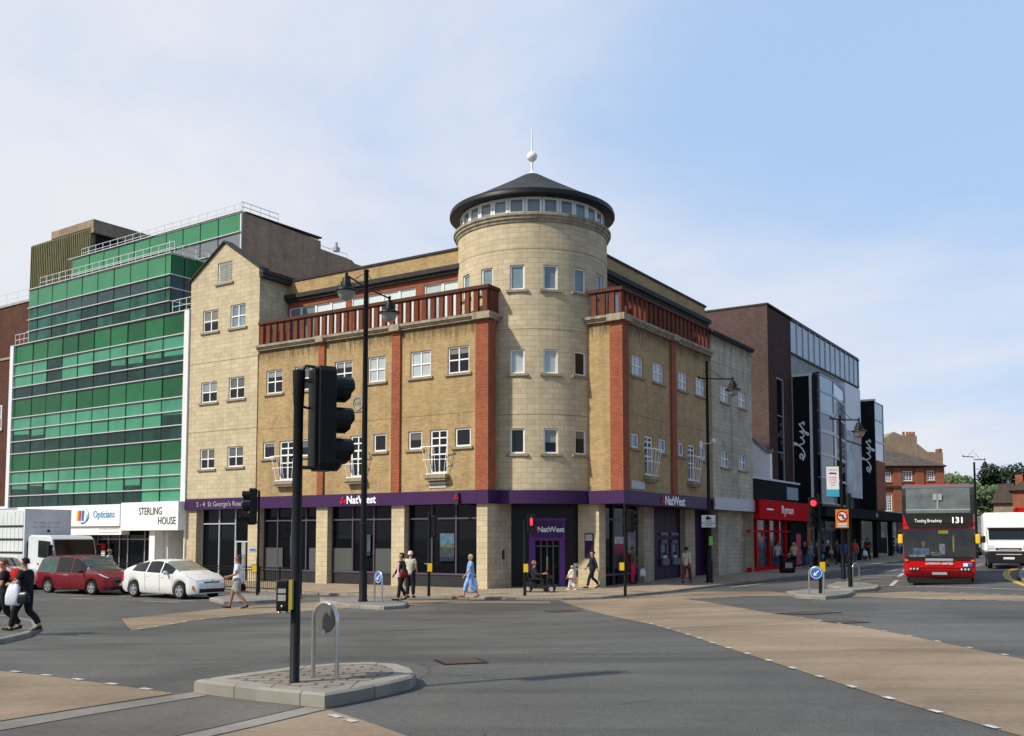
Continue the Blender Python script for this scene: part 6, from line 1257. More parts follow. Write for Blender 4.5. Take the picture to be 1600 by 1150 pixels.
# lorry
t = thing('box_lorry', (0, 0, 0), 'white curtain-sided lorry with a ribbed box at the left edge', 'lorry')
LW = pmat('lorry_white', (.62, .64, .64), .4, var=.06); LG = pmat('lorry_grey_end', (.62, .63, .63), .5, var=.08); NAVY = pmat('navy_blue', (.03, .03, .10), .5)
m = MB(); m.box(-7.6, -.95, -1.22, 1.22, 1.02, 3.86); bx = m.build('cargo_box', LW, t, bevel=.03)
m = MB(); m.box(-.945, -.90, -1.24, 1.24, 1.0, 3.90); m.build('box_front', LG, bx)
for k in range(19):
    x = -7.4+k*.35
    for s in (1, -1): m = MB(); m.box(x-.02, x+.02, s*1.225-.012, s*1.225+.012, 1.1, 3.6 if k % 2 else 3.75); m.build('curtain_rib', WHITEM, bx)
for z in (1.15, 1.75, 2.40, 3.05):
    for s in (1, -1): m = MB(); m.box(-7.55, -1.05, s*1.235-.01, s*1.235+.01, z-.05, z+.05); m.build('curtain_strap', pmat('strap_grey', (.03, .03, .03), .6), bx)
for i, (y0, z) in enumerate(((-.6, 3.22), (-.66, 3.02))): text(('Tel: 0800 301 3300', 'Fax: 0800 301 3311')[i], 'box_lettering', GREYM, bx, Fr((-.90, 0, 0), V((0, 1, 0)), V((1, 0, 0))), -.1, .005, z, .19, flip=1, depth=.004)
prof = [(-.75, .62), (1.42, .55), (1.50, .75), (1.48, 1.5), (1.22, 2.42), (1.0, 2.58), (-.55, 2.62), (-.75, 2.5)]
m = MB(); m.prism(prof, -1.14, 1.14); cab = m.build('cab', LW, t, bevel=.06)
fs = Fr((1.485, 0, 0), V((0, 1, 0)), V((1, 0, 0)))
m = MB(); q = [(1.485, 1.55), (1.25, 2.40)]; dx, dz = q[1][0]-q[0][0], q[1][1]-q[0][1]
def slant(y0, y1, t0, t1, off, nm, mt, par, th=.02):
    m = MB(); p = [V((q[0][0]+dx*k, 0, q[0][1]+dz*k)) for k in (t0, t1)]; nn = V((dz, 0, -dx)).normalized()*off; n2 = V((dz, 0, -dx)).normalized()*(off+th)
    A = [(v.x+w_.x, y, v.z+w_.z) for v in p for w_ in (nn,) for y in (y0, y1)]; B = [(v.x+n2.x, y, v.z+n2.z) for v in p for y in (y0, y1)]
    m.face([A[0], A[1], A[3], A[2]]); m.face([B[0], B[1], B[3], B[2]]); m.face([A[0], A[1], B[1], B[0]]); m.face([A[2], A[3], B[3], B[2]]); m.face([A[0], A[2], B[2], B[0]]); m.face([A[1], A[3], B[3], B[1]]); return m.build(nm, mt, par)
slant(-1.05, 1.05, .02, .98, .0, 'windscreen', CARG, cab); 
for s in (1, -1):
    m = MB(); m.prism([(.15, 1.55), (1.28, 1.48), (1.12, 2.30), (.15, 2.36)], s*1.13, s*1.16); m.build('side_window', CARG, cab); m = MB(); m.box(1.30, 1.42, s*1.18, s*1.42, 1.55, 2.15); m.build('wing_mirror', TRIM, cab, bevel=.03); m = MB(); m.box(.12, .20, s*1.14, s*1.19, 1.2, 1.25); m.build('door_handle', TRIM, cab)
    m = MB(); m.box(1.48, 1.53, s*.62, s*1.06, .72, .92); m.build('headlight', LAMP, cab)
m = MB(); m.box(1.49, 1.52, -.75, .75, 1.0, 1.34); m.build('grille', LG, cab); m = MB(); m.box(1.3, 1.56, -1.15, 1.15, .38, .66); m.build('bumper', LW, cab, bevel=.03); m = MB(); m.box(1.55, 1.575, -.26, .26, .42, .53); m.build('number_plate', PLATEW, cab)
m = MB(); m.box(-.95, -.7, -1.1, 1.1, .8, 2.3); m.build('cab_back', NAVY, t); m = MB(); m.box(-7.4, 1.2, -.45, .45, .6, .98); m.build('chassis', MATTE, t); m = MB(); m.lathe((.4, -.8, 2.74), [(.07, 0), (.07, .12), (.03, .14)], 8); m.build('beacon', TRIM, cab)
for x in (.65, -5.4):
    for s in (1, -1): wheel(t, x, s*1.12, .46, .3, 6, GREYM)
for s in (1, -1): m = MB(); m.box(-4.4, -1.0, s*1.1-.02, s*1.1+.02, .5, .95); m.build('side_guard', LG, t)
put(t, -20.9, 45.7, HD); t.scale = (.93, .93, .93)
# double decker bus
t = thing('double_decker_bus', (0, 0, 0), 'red double decker bus coming down the hill, seen from the front', 'bus'); BR = pmat('bus_red', (.52, .006, .012), .3, coat=.3, var=.05); BG = pmat('bus_glass', (.010, .012, .013), .05, spec=.45, var=.9, scale=1.3, c2=(.028, .03, .03)); BGU = pmat('bus_upper_glass', (.06, .068, .068), .06, spec=.4, scale=1.2, c2=(.17, .185, .18))  # paler noise in the upper glass colour imitates white reflections
HB, WBs, LB = 4.02, 1.31, 10.4
pr = [(-LB, .30), (-.12, .28), (.0, .50), (.06, 1.0), (.04, 1.55), (-.02, 2.30), (.02, 2.45), (.0, 2.80), (-.10, 3.55), (-.22, 3.86), (-.45, 4.0), (-LB+.2, HB), (-LB, 3.9)]
R = []
for x_, z_ in pr: pass
m = MB(); m.prism(pr, -WBs, WBs); bb = m.build('body', BR, t, bevel=.15)
def front(y0, y1, z0, z1, nm, mt, par, dx=.03, x=None, bv=.0, pts=None):
    """a panel lying on the bus front"""
    def fx(z): 
        P = [(p[1], p[0]) for p in pr[1:11]]
        for (a, p), (b, q) in zip(P, P[1:]):
            if a <= z <= b: return p+(q-p)*(z-a)/(b-a)
        return -.2
    zs = sorted({z0, z1, *[p[1] for p in pr[1:11] if z0 < p[1] < z1]}); m = MB(); R = []
    for z in zs: R.append([(fx(z)-.04, y0, z), (fx(z)+dx, y0, z), (fx(z)+dx, y1, z), (fx(z)-.04, y1, z)])
    m.rings([[V(p) for p in r] for r in R]); return m.build(nm, mt, par, bevel=bv)
uw = front(-1.20, 1.20, 2.84, 3.84, 'upper_windscreen', BGU, t, .015)
front(-1.31, 1.31, 3.84, 3.98, 'roof_front', pmat('bus_roof_grey', (.10, .105, .11), .4), t, .03, bv=.02)
for s in (1, -1):
    front(min(s*1.17, s*1.318), max(s*1.17, s*1.318), 2.80, 3.86, 'black_pillar', TRIM, t, .02); m = MB(); m.prism([(-.04, 2.84), (-.13, 3.55), (-.24, 3.84), (-.75, 3.84), (-.70, 2.84)], s*1.305, s*1.322); m.build('black_corner_panel', TRIM, t)
front(-1.18, 1.18, 2.955, 2.985, 'hand_rail', pmat('pale_rail', (.30, .45, .42), .3), uw, .03); m = MB(); m.box(-.02, .0, -.03, .03, 3.0, 3.6); m.box(-.03, -.0, -.16, .16, 3.35, 3.6); m.build('interior_panel', GREYM, uw)
m = MB(); fq = Fr((.0, 0, 0), V((0, 1, 0)), V((1, 0, 0)))
m = MB(fq); m.prism([(-1.28, 2.84), (-1.20, 2.50), (-1.08, 2.28), (1.08, 2.28), (1.20, 2.50), (1.28, 2.84)], .0, .062); m.build('destination_screen', TRIM, t)
for y0, y1, z0, z1, c_ in ((-.95, -.35, 1.18, 1.45, (.05, .09, .14)), (-.30, .05, 1.15, 1.30, (.10, .10, .10)), (.02, .22, 1.20, 1.62, (.12, .13, .15)), (.0, .35, 2.02, 2.14, (.20, .20, .02)), (-1.1, -.5, 1.1, 1.18, (.16, .15, .14)), (.5, .56, 1.3, 1.95, (.16, .14, .03)), (-.62, -.50, 1.5, 1.72, (.10, .06, .04))): front(y0, y1, z0, z1, 'cab_interior', pmat('cab_interior_%d' % int(y0*100+500), c_, .5, var=.5, scale=6), t, .024); fb = Fr((.045, 0, 0), V((0, 1, 0)), V((1, 0, 0)))
LEDW = pmat('display_white', (.7, .7, .68), .5, emit=(.9, .9, .85, .35)); ds = front(-.98, 1.0, 2.36, 2.74, 'display_glass', pmat('display_black', (.02, .02, .02), .15), t, .055)
fbd = Fr((.085, 0, 0), V((0, 1, 0)), V((1, 0, 0)))
text('Tooting Broadway', 'destination_words', LEDW, ds, fbd, -.36, .01, 2.53, .19, flip=1, depth=.01, sx=.70); text('131', 'route_number', LEDW, ds, fbd, .70, .01, 2.54, .32, flip=1, depth=.01, bold=.01)
lw_ = front(-1.285, 1.285, 1.08, 2.22, 'lower_windscreen', BG, t, .02, bv=.02); 
m = MB(); m.box(.075, .085, -.95, -.35, 1.1, 1.45); m.box(-.0, .06, -.05, .25, 1.12, 1.4)
m = MB(); m.tube([(.10, -.5, 1.10), (.06, .1, 1.32), (.06, .35, 1.25)], .012, 4); m.build('wiper', TRIM, t)
front(-1.21, 1.21, .98, 1.08, 'windscreen_sill', TRIM, t, .035); front(-.5, .5, .94, 1.04, 'dash_panel', GREYM, t, .05)
text('LONDON UNITED', 'operator_letters', LWHT, bb, fbd, 0, .02, .84, .12, flip=1, depth=.01)
for z0, z1 in ((.56, .60), (.50, .52), (.68, .70)): front(-.75, .75, z0, z1, 'bumper_line', REDP if z0 > .6 else pmat('dark_red_line', (.25, .01, .01), .4), t, .04)
front(-.27, .27, .40, .50, 'number_plate', PLATEW, t, .05); front(.86, 1.18, .74, .86, 'sticker', LWHT, t, .035); front(1.02, 1.18, .745, .855, 'blue_sticker', SIGNB, t, .04)
for s in (1, -1):
    h = front(min(s*.72, s*1.12), max(s*.72, s*1.12), .56, .68, 'headlight', TRIM, t, .05, bv=.01); m = MB()
    for k in (.80, .93, 1.05): m.lathe((.085, s*k, .62), [(.045, 0), (.04, .02), (.001, .025)], 12, ax='u')
    m.build('lamp', LAMP, h); m = MB(); m.box(-.25, .0, s*(WBs+.10)-.09, s*(WBs+.10)+.09, 1.62, 2.0); m.build('wing_mirror', YELLOW, t, bevel=.04); m = MB(); m.tube([(-.1, s*1.28, 2.15), (-.08, s*(WBs+.1), 2.12), (-.08, s*(WBs+.1), 2.0)], .02, 5); m.build('mirror_arm', TRIM, t)
    front(s*1.2-.06, s*1.2+.06, .93, 1.0, 'indicator', AMB, t, .05)
    for i in range(7): m = MB(); x0 = -1.0-i*1.3; m.box(x0-1.2, x0, s*(WBs+.004)-.01, s*(WBs+.004)+.01, 2.9, 3.6); m.box(x0-1.2, x0, s*(WBs+.004)-.01, s*(WBs+.004)+.01, 1.3, 2.1) ; m.build('side_window', CARG, t)
for x in (-2.4, -7.9):
    for s in (1, -1): wheel(t, x, s*1.27, .47, .3, 6, GREYM)
m = MB(); m.box(-LB+.3, -.35, -1.1, 1.1, .15, .4); m.build('underside', MATTE, t)
m = MB(); m.box(-.3, -.15, -1.15, 1.15, .05, .30); m.build('front_skirt', MATTE, t)
bp_ = at(1467, 914); BA = math.atan2(-(bp_.y-.0), -(bp_.x-3.0)); put(t, bp_.x, bp_.y-.1, math.radians(-113.5))
# white box van
t = thing('box_van', (0, 0, 0), 'white box van with a black bumper beside the bus at the right edge', 'van')
m = MB(); m.box(-6.2, -1.55, -1.12, 1.12, .85, 2.98); bx = m.build('cargo_box', WHITE, t, bevel=.12); m = MB(); m.prism([(-1.545, 2.1), (-.9, 2.15), (-1.25, 2.75), (-1.545, 2.9)], -1.0, 1.0); m.build('wind_deflector', WHITE, t, bevel=.08)
m = MB(); m.prism([(-1.54, .45), (.02, .42), (.08, .95), (.02, 1.14), (-.32, 1.42), (-.55, 1.50), (-1.10, 2.08), (-1.54, 2.12)], -.98, .98); cab = m.build('cab', CWHITE, t, bevel=.12)
q = [(-.56, 1.51), (-1.10, 2.08)]; dx, dz = q[1][0]-q[0][0], q[1][1]-q[0][1]
slant(-.90, .90, .0, .95, .012, 'windscreen', CARG, cab)
m = MB(); m.box(-.1, .15, -1.0, 1.0, .28, .92); bm_ = m.build('bumper', TRIM, cab, bevel=.05); m = MB(); m.prism([(.0, .96), (.09, .96), (.06, 1.08), (.0, 1.1)], -.62, .62); m.build('grille', TRIM, cab, bevel=.02)
m = MB(); m.box(.145, .165, -.6, .6, .74, .77); m.box(.08, .11, -.5, .5, 1.0, 1.02); m.build('grille_bar', WHITEM, cab); m = MB(); m.box(.15, .17, -.26, .26, .50, .61); m.build('number_plate', PLATEW, cab)
for s in (1, -1):
    m = MB(); m.prism([(-.25, 1.16), (.05, .97), (.08, 1.06), (-.05, 1.24)], s*.66, s*.97); m.build('headlight', LAMP, cab, bevel=.01); m = MB(); m.box(-.85, -.72, s*1.05, s*1.25, 1.35, 1.72); m.build('wing_mirror', TRIM, cab, bevel=.03); m = MB(); m.prism([(-.75, 1.42), (-1.4, 1.42), (-1.4, 2.0), (-1.14, 2.0)], s*.975, s*.99); m.build('side_window', CARG, cab)
    for x in (-.75, -4.6): wheel(t, x, s*1.0, .36, .24, 5, GREYM)
m = MB(); m.box(-6, -.3, -.5, .5, .3, .84); m.build('chassis', MATTE, t)
vp = at(1577, 889); put(t, vp.x, vp.y, math.radians(-114))
# dark car behind the bus, red lorry behind the van
p = at(1530, 868); put(c5, p.x+.2, p.y+2, math.radians(-114))
t = thing('red_lorry', (0, 0, 0), 'lorry with a bright red roof showing over the white van', 'lorry'); m = MB(); m.box(-6, -1.6, -1.2, 1.2, .9, 3.6); m.build('cargo_box', REDP, t, bevel=.03); m = MB(); m.prism([(-1.55, .5), (0, .5), (.05, 1.3), (-.4, 2.3), (-1.55, 2.4)], -1.05, 1.05); m.build('cab', REDP, t, bevel=.05)
for s in (1, -1):
    for x in (-.8, -4.8): wheel(t, x, s*1.05, .42, .25, 5, GREYM)
m = MB(); m.box(-.36, -.2, -.9, .9, 1.4, 2.1); m.build('windscreen', CARG, t); put(t, 38.9, 73.5, math.radians(-114))
# ------------------------------------------------------------ people
def hexc(r, g, b): f = lambda c: ((c/255+.055)/1.055)**2.4 if c > 10 else c/3294; return (f(r), f(g), f(b))
def cloth(n, c, r=.85): return pmat('cloth_'+n, c, r, var=.25, scale=7, bump=.7, bscale=13)
SKIN = pmat('skin', (.46, .25, .17), .6, var=.06); SKIND = pmat('tanned_skin', (.32, .165, .105), .6); SHOE = pmat('dark_shoe', (.02, .018, .016), .5)
BK = cloth('black', (.014, .014, .016)); 
def skinmesh(name, nodes, edges, mat, parent, sub=1):
    me = bpy.data.meshes.new(name); me.from_pydata([n[0] for n in nodes], edges, []); me.materials.append(mat); o = bpy.data.objects.new(name, me); col.objects.link(o); o.parent = parent
    md = o.modifiers.new('skin', 'SKIN'); md.use_smooth_shade = True
    if not me.skin_vertices: pass
    sv = me.skin_vertices[0].data
    for i, n in enumerate(nodes): r = n[1]; sv[i].radius = r if isinstance(r, tuple) else (r, r); sv[i].use_root = (i == 0); sv[i].use_loose = False
    s = o.modifiers.new('subdivision', 'SUBSURF'); s.levels = sub; s.render_levels = sub; return o
PG = 'pedestrians around the junction'
def person(label, x, y, h, ang, pose='walk', top='shirt', topc=None, legs='trousers', legc=None, hair='short', hairc=(.03, .02, .015), skin=None, ph=1, stride=1.0, sleeves='long', arms=None, z=None, lean=0, fat=1.0, shoe=None, eyes=False, up=.10, group=PG):
    skin = skin or SKIN; topc = topc or BK; legc = legc or BK; k = h/1.75
    root = thing('person', (0, 0, 0), label, 'person', group); S = lambda v: tuple(c*k for c in v)
    st = stride; dz = 0
    if pose == 'walk':
        dz = -.035*st
        L = {ph: [(.09, .0, .92), (.10, .20*st, .52), (.095, .30*st, .10)], -ph: [(.09, 0, .92), (.10, -.02*st, .49), (.095, -.33*st, .17)]}
        toe = {ph: (.16, .02), -ph: (.12, -.09)}
    elif pose == 'sit':
        L = {1: [(.10, 0, .55), (.13, .40, .56), (.12, .48, .14)], -1: [(.10, 0, .55), (.13, .40, .56), (.12, .46, .14)]}; toe = {1: (.15, -.04), -1: (.15, -.04)}
    else:
        L = {1: [(.09, 0, .92), (.11, .03, .50), (.12, .0, .09)], -1: [(.09, 0, .92), (.10, .01, .50), (.10, -.03, .09)]}; toe = {1: (.15, -.04), -1: (.15, -.04)}
    hz = (.55-.92) if pose == 'sit' else dz
    Q = lambda x, y, z: S((x, y+max(0, z-.95)*lean, z+hz))
    nodes, edges = [], []
    def add(p, r, prev=None):
        nodes.append((p, tuple(q*k for q in r) if isinstance(r, tuple) else r*k)); i = len(nodes)-1
        if prev is not None: edges.append((prev, i))
        return i
    pel = add(Q(0, 0, .95), .108*fat); wa = add(Q(0, .0, 1.12), .105*fat, pel); ch = add(Q(0, .0, 1.30), .12*fat, wa); nb = add(Q(0, -.005, 1.455), .065, ch); nk = add(Q(0, .01, 1.52), .050, nb)
    hl = add(Q(0, .028, 1.585), .066, nk); hm = add(Q(0, .022, 1.655), .084, hl); ht = add(Q(0, .01, 1.715), .062, hm); ns = add(Q(0, .118, 1.635), .012, hm); cn = add(Q(0, .085, 1.578), .018, hl)
    for s in (1, -1): add(Q(s*.088, .01, 1.64), .016, hm)
    TP = [(Q(0, 0, .82), .175*fat), (Q(0, 0, .96), .165*fat), (Q(0, 0, 1.16), .152*fat), (Q(0, 0, 1.30), .160*fat), (Q(0, -.005, 1.425), .090)]; TE = [(0, 1), (1, 2), (2, 3), (3, 4)]
    BT = [(Q(0, 0, 1.12), .135*fat), (Q(0, 0, .95), .150*fat)]; BE = [(0, 1)]
    hands = {}
    for s in (1, -1):
        hp, kn, an = [(s*a, b, c+(0 if pose == 'sit' else dz)) for a, b, c in L[s]]
        f, tz = toe[s]; hp2 = S((hp[0], hp[1], hp[2]-.05)); i = add(hp2, .095*fat, pel); j = add(S(kn), .060, i); md = S(((kn[0]+an[0])/2, (kn[1]+an[1])/2-.02, (kn[2]+an[2])/2+.04)); j = add(md, .056, j); a_ = add(S(an), .038, j); add(S((an[0], an[1]+f, max(.03, an[2]+tz-.02))), .028, a_)
        base = len(BT)
        if legs in ('trousers', 'leggings', 'shorts', 'capri'):
            w = 1.0 if legs == 'leggings' else 1.18; BT.append((hp2, .122*fat)); BE.append((1, base)); kk = V(S(kn))
            if legs == 'shorts': q = V(hp2).lerp(kk, .92); BT.append((tuple(q), .112)); BE.append((base, base+1))
            else:
                BT.append((S(kn), .072*w)); BE.append((base, base+1)); BT.append((md, .066*w)); BE.append((base+1, base+2)); q = V(S(kn)).lerp(V(S(an)), .94 if legs != 'capri' else .62); BT.append((tuple(q), .060*w)); BE.append((base+2, base+3))
        # shoes
        m = MB(); a0 = V(S(an)); t0 = V(S((an[0], an[1]+f, max(.03, an[2]+tz-.02)))); d = t0-a0; d.z = 0; d = d.normalized(); hl0 = a0-d*.05*k; zz = max(0.0, a0.z-.09*k); zt = max(0.0, t0.z-.035*k); n_ = V((-d.y, d.x, 0))*.042*k; tip = t0+d*.07*k
        R = [[hl0+n_*.7+V((0, 0, zz-hl0.z)), hl0-n_*.7+V((0, 0, zz-hl0.z)), hl0-n_*.6+V((0, 0, zz-hl0.z+.09*k)), hl0+n_*.6+V((0, 0, zz-hl0.z+.09*k))]]
        mid = (a0+t0)/2; zm = (zz+zt)/2
        R.append([mid+n_+V((0, 0, zm-mid.z)), mid-n_+V((0, 0, zm-mid.z)), mid-n_*.8+V((0, 0, zm-mid.z+.075*k)), mid+n_*.8+V((0, 0, zm-mid.z+.075*k))]); R.append([tip+n_*.6+V((0, 0, zt-tip.z)), tip-n_*.6+V((0, 0, zt-tip.z)), tip-n_*.5+V((0, 0, zt-tip.z+.04*k)), tip+n_*.5+V((0, 0, zt-tip.z+.04*k))])
        m.rings(R); m.build('shoe', shoe or SHOE, root, smooth=True, bevel=.008)
        # arm
        am = (arms or {}).get(s)
        if am is None:
            sw = (-.20 if s == ph else .22)*st if pose == 'walk' else .03
            am = [(.225, sw*.35-.02, 1.155), (.235, sw+.04, .925)]
        sh = Q(s*.165, -.005, 1.405); el = Q(s*am[0][0], am[0][1], am[0][2]); wr = Q(s*am[1][0], am[1][1], am[1][2])
        i = add(sh, .058, ch); j = add(el, .041, i); w_ = add(wr, .027, j); dv = (V(wr)-V(el)).normalized(); sd = V((s, 0, 0))-dv*dv.x*s; sd = sd.normalized() if sd.length > .1 else V((0, 1, 0)); fw = V((0, 1, 0)) if abs(dv.y) < .7 else V((0, 0, 1)); fw = (fw-dv*fw.dot(dv)).normalized()
        pw = V(wr); p1 = pw+dv*.05*k; i1 = add(tuple(p1), (.032), w_); hands[s] = pw+dv*.09*k
        for q, (o_, ln) in enumerate(((-.024, .070), (-.008, .082), (.008, .078), (.024, .062))):
            b_ = p1+dv*.035*k+fw*o_*k; ii = add(tuple(b_), .0085, i1); c_ = b_+dv*ln*.55*k-sd*.008*k; jj = add(tuple(c_), .0078, ii); add(tuple(c_+dv*ln*.45*k-sd*.022*k), .006, jj)
        tb = p1+fw*.035*k; ii = add(tuple(tb), .010, i1); add(tuple(tb+dv*.035*k+fw*.012*k), .008, ii)
        if sleeves != 'none':
            b = len(TP); TP.append((sh, .080)); TE.append((3, b)); q = V(sh).lerp(V(el), .72 if sleeves == 'short' else 1); TP.append((tuple(q), .070 if sleeves == 'short' else .060)); TE.append((b, b+1))
            if sleeves == 'long': TP.append((tuple(V(el).lerp(V(wr), .93)), .046)); TE.append((b+1, b+2))
    body = skinmesh('body', nodes, edges, skin, root, 2)
    if top == 'dress':
        R = []; 
        for z_, rx, ry in ((1.44, .10, .08), (1.38, .155, .10), (1.25, .165, .125), (1.10, .145, .115), (.95, .175, .14), (.75, .205, .165), (.55, .225, .18)): R.append([V(Q(rx*1.08*math.cos(a)*fat, ry*1.08*math.sin(a)*fat, z_)) for a in [2*math.pi*i/16 for i in range(16)]])
        m = MB(); m.rings(R); m.build('dress', topc, root, smooth=True)
    else: skinmesh('jacket' if top == 'jacket' else 'top', TP, TE, topc, root, 2)
    if legs in ('trousers', 'leggings', 'shorts', 'capri'): skinmesh('shorts' if legs == 'shorts' else 'trousers', BT, BE, legc, root, 2)
    elif legs == 'skirt':
        R = []
        for z_, rx in ((1.02, .14), (.92, .165), (.75, .19), (.55, .20)): R.append([V(Q(rx*math.cos(a)*fat, rx*.85*math.sin(a)*fat, z_)) for a in [2*math.pi*i/16 for i in range(16)]])
        m = MB(); m.rings(R); m.build('skirt', legc, root, smooth=True)
    hm_ = pmat('hair_%d_%d_%d' % tuple(int(c*999) for c in hairc), hairc, .75, var=.3, scale=30)
    c = V(Q(0, .008, 1.672)); m = MB(); R = []
    for i in range(1, 9):
        a = math.pi*.60*i/9; rr = .100*k*math.sin(a); R.append([c+V((rr*math.cos(b), rr*1.08*math.sin(b)-.014*k+(-.03*k if math.sin(b) > .1 and i > 5 else 0), .088*k*math.cos(a)+(.035*k if math.sin(b) > .3 and i > 6 else 0)-(.045*k if math.sin(b) < -.2 and i > 5 else 0))) for b in [2*math.pi*j/16 for j in range(16)]])
    m.rings(R)
    if hair in ('long', 'bob'):
        ln = .24 if hair == 'long' else .13; R = []
        for t_, rr in ((0, .088), (.35, .094), (.75, .086), (1, .05)): R.append([V(Q(rr*math.cos(b)*1.08, -.035+rr*.62*math.sin(b), 1.67-ln*t_)) for b in [2*math.pi*j/14 for j in range(14)]])
        m.rings(R)
    if hair == 'bun': p = Q(0, -.10, 1.69); m.ball(p, .045*k, 10)
    if hair != 'none': m.build('hair', hm_, root, smooth=True)
    if eyes:
        for s in (1, -1): m = MB(); m.ball(Q(s*.032, .096, 1.655), .011*k, 8); m.build('eye', MATTE, root)
        m = MB(); m.ball(Q(0, .098, 1.600), .02*k, 8, sz=.25, sy=.3); m.build('mouth', pmat('lip', (.30, .09, .08), .6), root)
    if z is None: z = gz(x, y)+up
    root.location = (x, y, z); root.rotation_euler = (0, 0, ang-math.pi/2)   # figures are built facing +y
    M = Matrix.Translation((x, y, z)) @ Matrix.Rotation(ang-math.pi/2, 4, 'Z')
    return root, {s: M @ hands[s] for s in hands}, M
def bag(name, label, p, w, h, d, mat, ang=0, handle=.16, group='bags carried by pedestrians'):
    """soft bag hanging from a hand at p"""
    t = thing(name, tuple(p), label, 'bag', group); ux = V((math.cos(ang), math.sin(ang), 0)); f = Fr((p.x, p.y, 0), ux, V((ux.y, -ux.x, 0))); z1 = p.z-handle; R = []
    for zz, a, b in ((z1, .62, .35), (z1-h*.15, .85, .8), (z1-h*.55, 1.05, 1.1), (z1-h*.92, 1.0, 1.0), (z1-h, .8, .7)): R.append([f.p(a*w/2*math.copysign(abs(math.cos(q))**.6, math.cos(q))+.01*math.sin(3*q+zz*9), b*d/2*math.copysign(abs(math.sin(q))**.6, math.sin(q)), zz+.008*math.sin(5*q)) for q in [2*math.pi*i/16 for i in range(16)]])
    m = MB(); m.rings(R); b = m.build('bag_body', mat, t, smooth=True)
    for s in (1, -1): m = MB(f); m.tube([(-w*.22, s*d*.12, z1-.02), (-w*.10, s*.015, p.z-.02), (0, s*.008, p.z), (w*.10, s*.015, p.z-.02), (w*.22, s*d*.12, z1-.02)], .007, 5); m.build('handle', mat, t)
    return t
PLAST = pmat('white_plastic_bag', (.66, .68, .74), .35, var=.08, scale=12, bump=.5, bscale=16); RT = 0; LFT = math.pi
def gx(px, py, up=.1): a = at(px, py, up); return a.x, a.y
HL = math.atan2(LD.y, LD.x); HRt = HL+math.pi      # heading left / right along the bank front
# the group at the left edge
x, y = gx(8, 985); _, h1, M1 = person('woman in black with a red bag on her back at the left edge', x-.0, y, 1.66, math.radians(200), topc=BK, legc=BK, hair='short', hairc=(.16, .06, .025), ph=1, sleeves='short', lean=.12, eyes=True, arms={1: [(.24, .05, 1.17), (.20, .20, 1.02)]})
c = M1 @ V((-.08, -.19, 1.20)); t = thing('backpack', tuple(c), 'bright red shoulder bag on the back of the leftmost woman', 'bag', 'bags carried by pedestrians'); m = MB(); m.ball(tuple(c), .17, 12, sz=1.35, sy=.75); m.build('bag_body', cloth('red', (.55, .02, .015)), t, smooth=True); m = MB(); m.tube([tuple(M1 @ V(q)) for q in ((-.10, -.15, 1.38), (-.12, .0, 1.46), (-.14, .13, 1.30), (-.16, .08, 1.12))], .014, 5); m.build('strap', MC['cloth_red'], t)
x, y = gx(38, 986); _, h2, M2 = person('woman in black top and trousers reading with a white plastic bag, right of the pair', x, y, 1.68, math.radians(168), topc=BK, legc=BK, hair='short', hairc=(.012, .010, .010), ph=-1, sleeves='short', lean=.05, eyes=True, arms={1: [(.22, .10, 1.14), (.10, .30, 1.22)], -1: [(.25, .04, 1.15), (.24, .22, 1.14)]}, fat=1.05)
p = h2[-1]; q = M2 @ V((-.33, .05, 1.02)); bag('carrier_bag', 'white plastic bag on the arm of the woman in black at the left', V((q.x, q.y, q.z+.12)), .34, .46, .18, PLAST, math.radians(170), .08)
q = M2 @ V((.25, -.02, 1.0)); q2 = M2 @ V((-.20, -.12, 1.02)); t = bag('handbag', 'shiny black handbag at the hip of the woman in black', V((q2.x+.02, q2.y-.12, q2.z-.02)), .34, .26, .16, pmat('black_leather', (.012, .012, .013), .3), math.radians(170), .10)
# man with shorts
x, y = gx(371, 951, 0); _, h, M = person('man in white t-shirt and grey shorts striding across the buff crossing', x, y, 1.78, math.radians(182), topc=cloth('white', (.70, .72, .78)), legs='shorts', legc=cloth('stone', (.32, .30, .26)), hair='short', hairc=(.05, .04, .035), skin=SKIND, ph=1, stride=.95, sleeves='short', eyes=True, up=0, fat=1.1, arms={-1: [(.25, .0, 1.14), (.22, .28, 1.06)], 1: [(.24, .05, 1.15), (.20, .30, 1.04)]})
q = M @ V((.10, -.10, .92)); bag('holdall', 'small black bag held low by the man in grey shorts', q, .26, .22, .14, BK, math.radians(0), .12)
x, y = gx(170, 915); person('person in a pale shirt on the pavement behind the red people carrier', x, y, 1.72, math.radians(0), topc=cloth('pale', (.45, .50, .55)), legc=cloth('navy', (.03, .04, .08)), hairc=(.25, .15, .10), skin=SKIND)
# pair at the island
x, y = gx(627, 939, .12); _, h, M = person('dark haired woman in black cardigan and pink top stepping onto the island', x, y, 1.68, math.radians(205), top='jacket', topc=BK, legs='leggings', legc=BK, hair='bob', hairc=(.02, .012, .01), ph=-1, stride=.55, up=.12, eyes=True, arms={1: [(.28, .02, 1.17), (.40, .12, .98)]})
m = MB(); R = []
for z_, r_ in ((1.42, .05), (1.34, .095), (1.2, .12), (1.08, .125), (.97, .15), (.88, .16)): R.append([V((r_*math.cos(a)*.85, .055+r_*.86*math.sin(a), z_-.02)) for a in [math.pi*i/10 for i in range(11)]])
k_ = 1.68/1.75; m.rings([[p*k_ for p in r] for r in R], close=False, cap=False); o = m.build('pink_top', cloth('pink', (.60, .33, .42)), None, smooth=True); o.parent = _
c = M @ V((-.20, -.02, 1.10)); t = bag('shoulder_bag', 'dark red shoulder bag on the woman in the black cardigan', V((c.x, c.y, c.z+.1)), .30, .30, .14, pmat('maroon_leather', (.13, .02, .015), .45), math.radians(200), .10)
